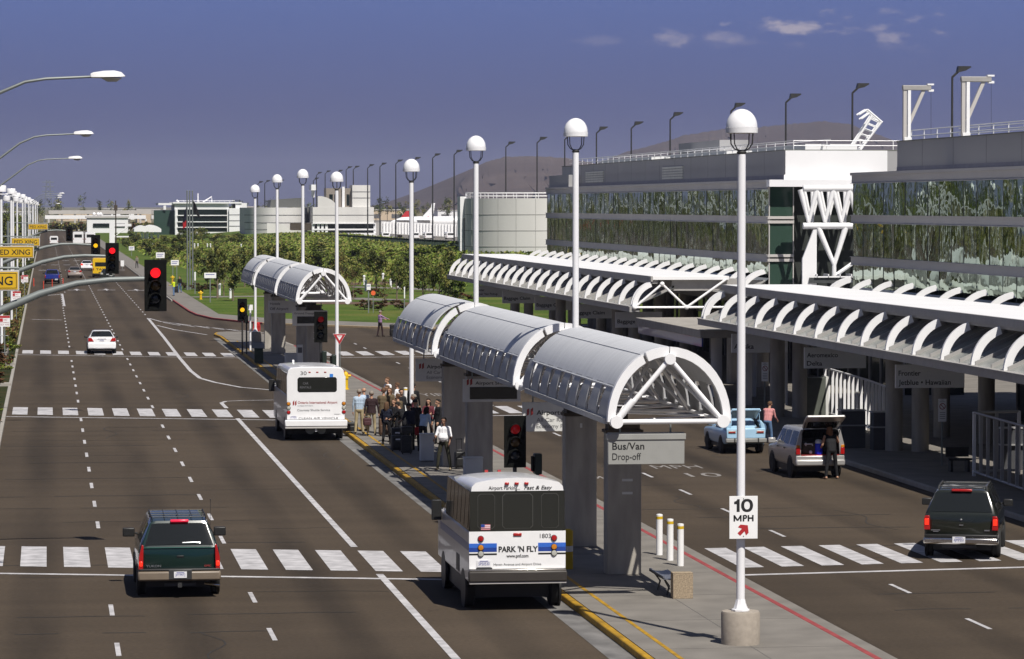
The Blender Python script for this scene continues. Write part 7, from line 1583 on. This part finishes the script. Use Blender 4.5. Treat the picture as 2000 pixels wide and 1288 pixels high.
b = MB(); b.box(X(301), -.02, 4, 30, 0, z(411)); b.build('glazed_wing', 'green_glass', t); b = MB(); b.box(X(310), -.02, 3.5, 30, z(401), z(397)); b.box(X(320), X(325), 3.3, 3.5, z(410), z(402)); b.build('wing_fascia', 'panel_white', t)
b = MB(); b.tube([(X(398), 5, z(395)), (X(415), 5, z(384.5)), (X(415), 5, z(395))], .25, 6); b.tube([(X(388), 5, z(395)), (X(388), 5, z(378))], .2, 6); b.tube([(X(350), 5, z(395)), (X(346), 5, z(391))], .3, 6)
for q in range(10): b.tube([(X(360 + q * 10), 4, z(395)), (X(360 + q * 10), 4, z(392.5))], .08, 4)
b.tube([(X(345), 4, z(392.5)), (X(460), 4, z(392.5))], .08, 4); b.build('roof_crane', 'white_steel', t)
# concrete terminal building with round drum
Y = 1000; z = lambda py: AY(600, py, Y)[2]; xx = lambda px: AY(px, 400, Y)[0]; x0 = xx(483); X = lambda px: xx(px) - x0
t = thing('concrete_building', 'pale concrete airport building with a round drum and stair tower', 'building', (x0, Y, 0))
b = MB(); R = X(545); n = 48
ring_ = [(R + R * math.cos(a), 14 + 14 * math.sin(a) * 1.0) for a in [PI + PI * k / n for k in range(n + 1)]] + [(2 * R, 40), (0, 40)]
b.prism([(q[0], q[1]) for q in ring_], 'z', 0, z(406), sm=False); b.build('round_drum', 'tower_conc', t)
b = MB()
for a in (420.5, 435.5, 448.5): b.loft([[(R + (R + .08) * math.cos(c), 14 + 14.08 * math.sin(c), z(a) + d) for d in (-.07, .07)] for c in [PI + PI * k / n for k in range(n + 1)]], False, False)
b.build('drum_joint', 'ink_soft', t)
b = MB(); b.box(X(566), X(607), -2.6, -.6, z(450), z(436)); b.build('dark_opening', 'brown_dark', t)
b = MB(); P = [(X(520), 0), (X(570), 0), (X(570), z(451)), (X(566), z(450)), (X(560), z(444)), (X(552), z(439)), (X(542), z(436.5)), (X(520), z(436))]; b.prism(P, 'y', -3.2, -2.7); b.build('curved_wall', 'tower_conc', t)
b = MB(); b.box(X(545), X(585), 4, 20, z(405), z(388)) if 0 else b.prism([(X(530), z(405)), (X(598), z(405)), (X(598), z(387)), (X(585), z(387)), (X(532), z(391))], 'y', 6, 20); b.build('roof_block', mat('olive_panel', (.10, .105, .10), .6), t)
b = MB(); b.box(X(609), X(728), -3.5, 25, z(436), z(405)); b.build('right_wall', 'tower_conc', t)
b = MB(); b.prism([(X(619), z(404.9)), (X(619), z(383.5)), (X(626), z(383.5)), (X(636), z(386)), (X(646), z(391)), (X(654), z(398)), (X(660), z(404.9))], 'y', -3.4, -1.5); b.build('quarter_gable', 'tower_conc', t)
b = MB(); b.box(X(687), X(722), -2, 8, z(404.9), z(362)); b.build('stair_tower', 'tower_conc', t)
b = MB(); b.box(X(637), X(686.5), 0, 8, z(404.9), z(368)); b.build('tower_annex', mat('annex', (.23, .20, .17), .7), t)
b = MB(); b.box(X(668), X(673), -.6, -.02, z(404.9), z(365)); b.build('tower_pier', 'panel_white', t)
for a, c in ((643, 650), (653, 657), (677, 682)): b = MB(); b.box(X(a), X(c), -.05, -.01, z(402), z(380)); b.build('tower_window', 'dark_glass', t)
b = MB()
for a in (375, 387): b.box(X(687), X(722), -2.06, -2.0, z(a) - .08, z(a) + .08)
for a in (420.5,): b.box(X(609), X(728), -3.56, -3.5, z(a) - .08, z(a) + .08)
b.build('wall_joint', 'ink_soft', t)
b = MB(); b.box(X(609), X(731), -2.6, -2.5, z(455), z(437)); b.build('window_band', 'dark_glass', t)
b = MB(); b.box(X(609), X(731), -3.4, -2.62, z(450), z(447)); b.box(X(609), X(731), -3.6, -2.62, z(461), z(455.5)); b.box(X(609), X(731), -3.8, -2.62, z(437.5), z(435.5))
for a in (610, 620, 628, 636, 730): b.box(X(a) - .35, X(a) + .35, -3.3, -2.62, z(456), z(437))
b.build('window_frame', 'panel_white', t)
b = MB(); b.box(X(609), X(740), -3.6, 20, -.2, z(461)); b.build('base_wall', 'panel_white', t)
b = MB(); b.box(X(608), X(617), 0, 8, z(372), z(361)); b.tube([(X(613), 3, z(386)), (X(613), 3, z(372))], .5, 8); b.build('radar_mast', 'white_steel', t)
# jet bridge, aircraft
Y = 1010; z = lambda py: AY(800, py, Y)[2]; xx = lambda px: AY(px, 400, Y)[0]; x0 = xx(745); X = lambda px: xx(px) - x0
t = thing('jet_bridge', 'long white ribbed jet bridge behind the dark lamp poles', 'jet bridge', (x0, Y, 0))
b = MB(); b.prism([(X(745), z(456)), (X(745), z(433)), (X(908), z(439)), (X(908), z(464.5))], 'y', 0, 4); b.build('tunnel', 'panel_white', t)
b = MB(); q = 0
while q < 27: a = 748 + q * 6; zt0 = 433 + (a - 745) * .037; zb0 = 456 + (a - 745) * .052; b.box(X(a), X(a + 1.6), -.5, -.01, z(zb0), z(zt0)); q += 1
b.build('ribs', 'white_steel', t)
for a, c in ((752, 768), (778, 786), (800, 815), (833, 850), (872, 905)): b = MB(); b.box(X(a), X(c), .5, 3.5, 0, z(458 + (a - 745) * .05)); b.build('support', 'panel_white' if a != 778 else 'brown_dark', t)
b = MB(); b.box(X(730), X(744.5), 0, 4, z(460), z(435)); b.build('cab', 'beam_grey', t)
def tail(px0, Y, pts, m, label, bands=()):
    z = lambda py: AY(800, py, Y)[2]; x0 = AY(px0, 400, Y)[0]; X = lambda px: AY(px, 400, Y)[0] - x0
    t = thing('aircraft', label, 'aircraft', (x0, Y, 0)); b = MB(); b.prism([(X(a), z(c)) for a, c in pts], 'y', 0, .6); b.build('tail_fin', m, t, bevel=.1)
    for q, mm in bands: b = MB(); b.prism([(X(a), z(c)) for a, c in q], 'y', -.06, .66); b.build('fin_marking', mm, t)
    b = MB(); b.lathe([(.3, X(px0 - 12)), (1.6, X(px0 + 8)), (1.9, X(px0 + 45)), (1.9, X(px0 + 130))], (0, .3, z(434)), 20, 'x'); b.build('fuselage', 'paint_white', t)
    b = MB(); b.prism([(X(px0 - 4), .0), (X(px0 + 22), 0), (X(px0 + 30), -7), (X(px0 + 18), -7)], 'z', z(431), z(430)); b.build('tailplane', 'paint_white', t)
tail(816, 1120, [(818, 431), (842, 405), (843, 398), (850, 397), (845, 431)], 'paint_white', 'white aircraft tail with faint green and pink emblems behind the jet bridge', (([(823, 431), (826, 424), (830, 424), (831, 431)], mat('emb_green', (.30, .50, .38), .5)), ([(832, 430), (835, 423), (838, 423), (840, 430)], mat('emb_pink', (.55, .20, .25), .5))))
tail(776, 1130, [(777, 432), (793, 413), (806, 411), (806, 432)], 'sign_red', 'aircraft tail in red and dark green behind the tall lamp pole', (([(775.5, 433), (784, 423), (787, 433)], mat('tail_green', (.02, .10, .09), .4)),))
# service vehicles on the apron: low white vans seen under the bridge
for k, px in enumerate((754, 812, 838, 880)):
    x = AY(px, 460, 960)[0]; boxy('service_van', ['white service van under the left end of the jet bridge', 'white service van right of the tall lamp pole under the jet bridge', 'white service van under the middle of the jet bridge', 'white service van under the right end of the jet bridge'][k], 'van', x, 960, 2.2, 2.0, 5, 'paint_white', (1.2, 1.7), 'white service vans on the apron')
# dark fence on top of the bank
def mesh_fence(pts, h, label):
    t = thing('mesh_fence', label, 'fence', (pts[0][0], pts[0][1], 0), 0); b = MB(); p0 = Vector((pts[0][0], pts[0][1], 0))
    for p, q in zip(pts[:-1], pts[1:]):
        p, q = Vector(p) - p0, Vector(q) - p0; L_ = (q - p).length; n = int(L_ / .28)
        for i in range(n): c = p + (q - p) * i / n; b.add([c + Vector((-.05, 0, 0)), c + Vector((.05, 0, 0)), c + Vector((.05, 0, h)), c + Vector((-.05, 0, h))], [(0, 1, 2, 3)])
        for zz in (.1, h * .5, h): b.tube([p + Vector((0, 0, zz)), q + Vector((0, 0, zz))], .05, 5)
    b.build('mesh_panel', 'fence_green', t); b = MB()
    for p, q in zip(pts[:-1], pts[1:]):
        p, q = Vector(p) - p0, Vector(q) - p0; n = max(1, int((q - p).length / 4))
        for i in range(n + 1): c = p + (q - p) * i / n; b.tube([c, c + Vector((0, 0, h + .1))], .07, 5)
    b.build('posts', 'fence_green', t)
F_ = []
for px, pb, Y in ((597, 478, 930), (650, 479, 860), (700, 483, 790), (760, 489, 720), (850, 497, 640), (915, 502, 590)):
    p = AY(px, pb, Y); F_.append((p[0], Y, p[2]))
mesh_fence(F_, 2.6, 'dark green mesh fence along the top of the grassy bank')
# apron lamp poles
AP = [(1860, 132), (1665, 165), (1535, 185), (1428, 203), (1309, 221), (1233, 239), (1165, 249), (1103, 262), (1049, 269), (988, 278), (887, 294), (845, 301), (807, 308), (773, 313), (742, 319), (718, 322), (690, 325), (676, 326), (658, 333), (635, 334), (618, 337), (612, 348), (517, 353), (503, 355), (544, 352)]
for k, (px, py) in enumerate(AP):
    Y = 90.5 * F_PX / (px - 91); Y = min(Y, 1150); p = AY(px, py, Y); x, zt = p[0], p[2]
    t = thing('apron_lamp', 'thin dark apron lamp pole, ' + ORD[k] + ' from the right in the row behind the terminal', 'lamp post', (x, Y, 0), 0, 'dark apron lamp poles behind the terminal'); r = .16 if Y < 700 else .20
    b = MB(); b.lathe([(r, 0), (r * .7, zt - 1.2)], n=8); b.tube([(0, 0, zt - 1.25), (0, 0, zt - 1.0), (.7, 0, zt - .35)], .13, 6); b.build('pole', 'dark_steel', t)
    b = MB(); b.prism([(.45, zt - .55), (1.3, zt - .35), (1.9, zt + .0), (1.85, zt + .12), (.6, zt + .12)], 'y', -.4, .4); b.build('lamp_head', 'dark_steel', t)
# horizon: distant sheds, elevated roadway, pylon
def shed(px0, px1, pyt, Y, m, label, depth=40):
    a, c, zt = pxbox(px0, px1, pyt, Y)
    def ex(t):
        b = MB(); n = max(2, int((c - a) / 12))
        for i in range(n): b.box((c - a) * (i + .2) / n, (c - a) * (i + .65) / n, -.12, -.02, zt * .2, zt * .6)
        b.build('openings', mat('shed_open', (.10, .10, .10), .7), t)
    far_box('warehouse', label, a, c, Y, zt, m, depth, ex)
shed(268, 312, 411, 1900, 'tan_wall', 'long tan warehouse beyond the office building'); shed(712, 800, 411, 2200, 'tan_wall', 'long tan warehouse behind the aircraft tails'); shed(855, 925, 412, 2300, 'panel_white', 'long white shed left of the round tower'); shed(-60, 60, 415, 1700, 'panel_white', 'low pale shed behind the row of drum lamps'); shed(470, 500, 405, 2300, 'tan_wall', 'small tan shed left of the concrete building'); shed(110, 190, 413, 2100, 'tan_wall', 'low tan building on the horizon above the road'); shed(195, 262, 409, 2300, 'panel_white', 'low white building on the horizon right of the road'); shed(920, 1010, 404, 2600, 'tan_wall', 'tan shed hidden behind the round tower')
a = AY(88, 427, 1330); c = AY(285, 425, 1330); t = thing('elevated_walkway', 'long white elevated walkway crossing the end of the road', 'bridge', (a[0], 1330, 0)); Wd = c[0] - a[0]
b = MB(); b.box(0, Wd, 0, 4, a[2] - .2, a[2] + 1.2); b.build('deck', 'panel_white', t)
for i in range(7): b = MB(); b.box(Wd * i / 6 - .3, Wd * i / 6 + .3, 1, 3, -.1, a[2] - .21); b.build('pier', 'panel_white', t)
a = AY(95, 414, 1500); c = AY(300, 412, 1500); t = thing('elevated_roadway', 'pale elevated roadway on the horizon beyond the walkway', 'bridge', (a[0], 1500, 0)); Wd = c[0] - a[0]
b = MB(); b.box(0, Wd, 0, 6, a[2] - 1.0, a[2] + .6); b.build('deck', 'fascia', t)
for i in range(9): b = MB(); b.box(Wd * i / 8 - .4, Wd * i / 8 + .4, 1, 4, -.1, a[2] - 1.01); b.build('pier', 'fascia', t)
def white_can(px0, px1, pyt, pyb, Y, label):
    a = AY(px0, pyt, Y); c = AY(px1, pyt, Y); zb = AY(px0, pyb, Y)[2]; t = thing('station_canopy', label, 'canopy', (a[0], Y, 0)); Wd = c[0] - a[0]
    b = MB(); n = 12; b.loft([[(Wd * k / n, yy, zb + (a[2] - zb) * math.sin(PI * (.12 + .76 * k / n))) for k in range(n + 1)] + [(Wd * k / n, yy, zb - .25) for k in range(n, -1, -1)] for yy in (0, 14)], True, True, 0, True); b.build('vault_roof', 'panel_white', t)
    for k in (.15, .5, .85): b = MB(); b.box(Wd * k - .3, Wd * k + .3, 2, 3, 0, zb); b.build('pier', 'panel_white', t)
white_can(262, 293, 441, 451, 930, 'small white vaulted shelter far away, left one of the pair'); white_can(278, 315, 440, 452, 930.2 + 16, 'small white vaulted shelter far away, right one of the pair')
a = AY(170, 445, 1180); c = AY(250, 445, 1180)
def ex(t):
    b = MB(); b.box(2, c[0] - a[0] - 1, -.3, -.05, 2.2, 3.4); b.build('openings', 'dark_glass', t)
    for px in (184, 192, 197): b = MB(); b.lathe([(.15, a[2]), (.15, a[2] + 4.2)], (AY(px, 440, 1180)[0] - a[0], 3, 0), 8); b.ball((AY(px, 440, 1180)[0] - a[0], 3, a[2] + 4.6), .6); b.build('roof_mast', 'white_steel', t)
far_box('pavilion', 'white pavilion with roof masts at the far right of the road', a[0], c[0], 1180, AY(200, 426, 1180)[2], 'panel_white', 14, ex)
p = AY(218, 440, 800); t = thing('overhead_frame', 'white goalpost frame standing right of the far lanes', 'sign frame', (p[0] - .5, 800, 0)); b = MB(); b.box(0, 1.2, 0, .5, 0, p[2] + .6); b.box(1.2, 5, 0, .5, p[2] - .3, p[2] + .3); b.tube([(1.2, .2, p[2] - 2.5), (4.6, .2, p[2] - .2)], .12, 6); b.box(1.2, 4.4, 0, .4, p[2] - 2.8, p[2] - 2.5); b.build('frame', 'panel_white', t)
p = AY(226, 402, 700); t = thing('mast', 'slim brown mast with a box on top right of the road', 'mast', (p[0], 700, 0)); b = MB(); b.lathe([(.16, 0), (.10, p[2] + 1.0)], n=8); b.build('pole', 'brown_dark', t); b = MB(); b.box(-.35, .35, -.3, .3, p[2] - 1.0, p[2] + .1); b.build('box', 'brown_dark', t)
p = AY(94, 352, 2000); t = thing('pylon', 'faint lattice power pylon on the horizon', 'pylon', (p[0], 2000, 0)); H_ = p[2]; b = MB()
for sx in (-1, 1):
    for sy in (-1, 1): b.tube([(sx * 2.6, sy * 2.6, 0), (sx * 1.0, sy * 1.0, H_)], [.16, .1], 4)
for i in range(9):
    k0, k1 = i / 9, (i + 1) / 9; w0, w1 = 2.6 - 1.6 * k0, 2.6 - 1.6 * k1
    for sy in (-1, 1): b.tube([(-w0, sy * w0, H_ * k0), (w1, sy * w1, H_ * k1)], .10, 4); b.tube([(w0, sy * w0, H_ * k0), (-w1, sy * w1, H_ * k1)], .10, 4)
for zz in (.72, .84, .95): b.tube([(-3.4, 0, H_ * zz), (3.4, 0, H_ * zz)], .14, 4)
b.build('lattice', 'galv', t)
# air: even pale haze from the ground to above the highest hill
HAZE = True
if HAZE:
    b = MB(); b.box(-9200, 12200, -400, 16200, -1.2, 215); o = b.build('haze', []); o['kind'] = 'stuff'; o['label'] = 'thin pale haze over the far plain'
    m = bpy.data.materials.new('haze'); m.use_nodes = True; t_ = m.node_tree; t_.nodes.clear(); ou = t_.nodes.new('ShaderNodeOutputMaterial'); v = t_.nodes.new('ShaderNodeVolumePrincipled'); v.inputs['Color'].default_value = (.72, .76, 1.0, 1); v.inputs['Density'].default_value = 5.5e-5; v.inputs['Anisotropy'].default_value = .2
    t_.links.new(v.outputs[0], ou.inputs['Volume']); o.data.materials.append(m)
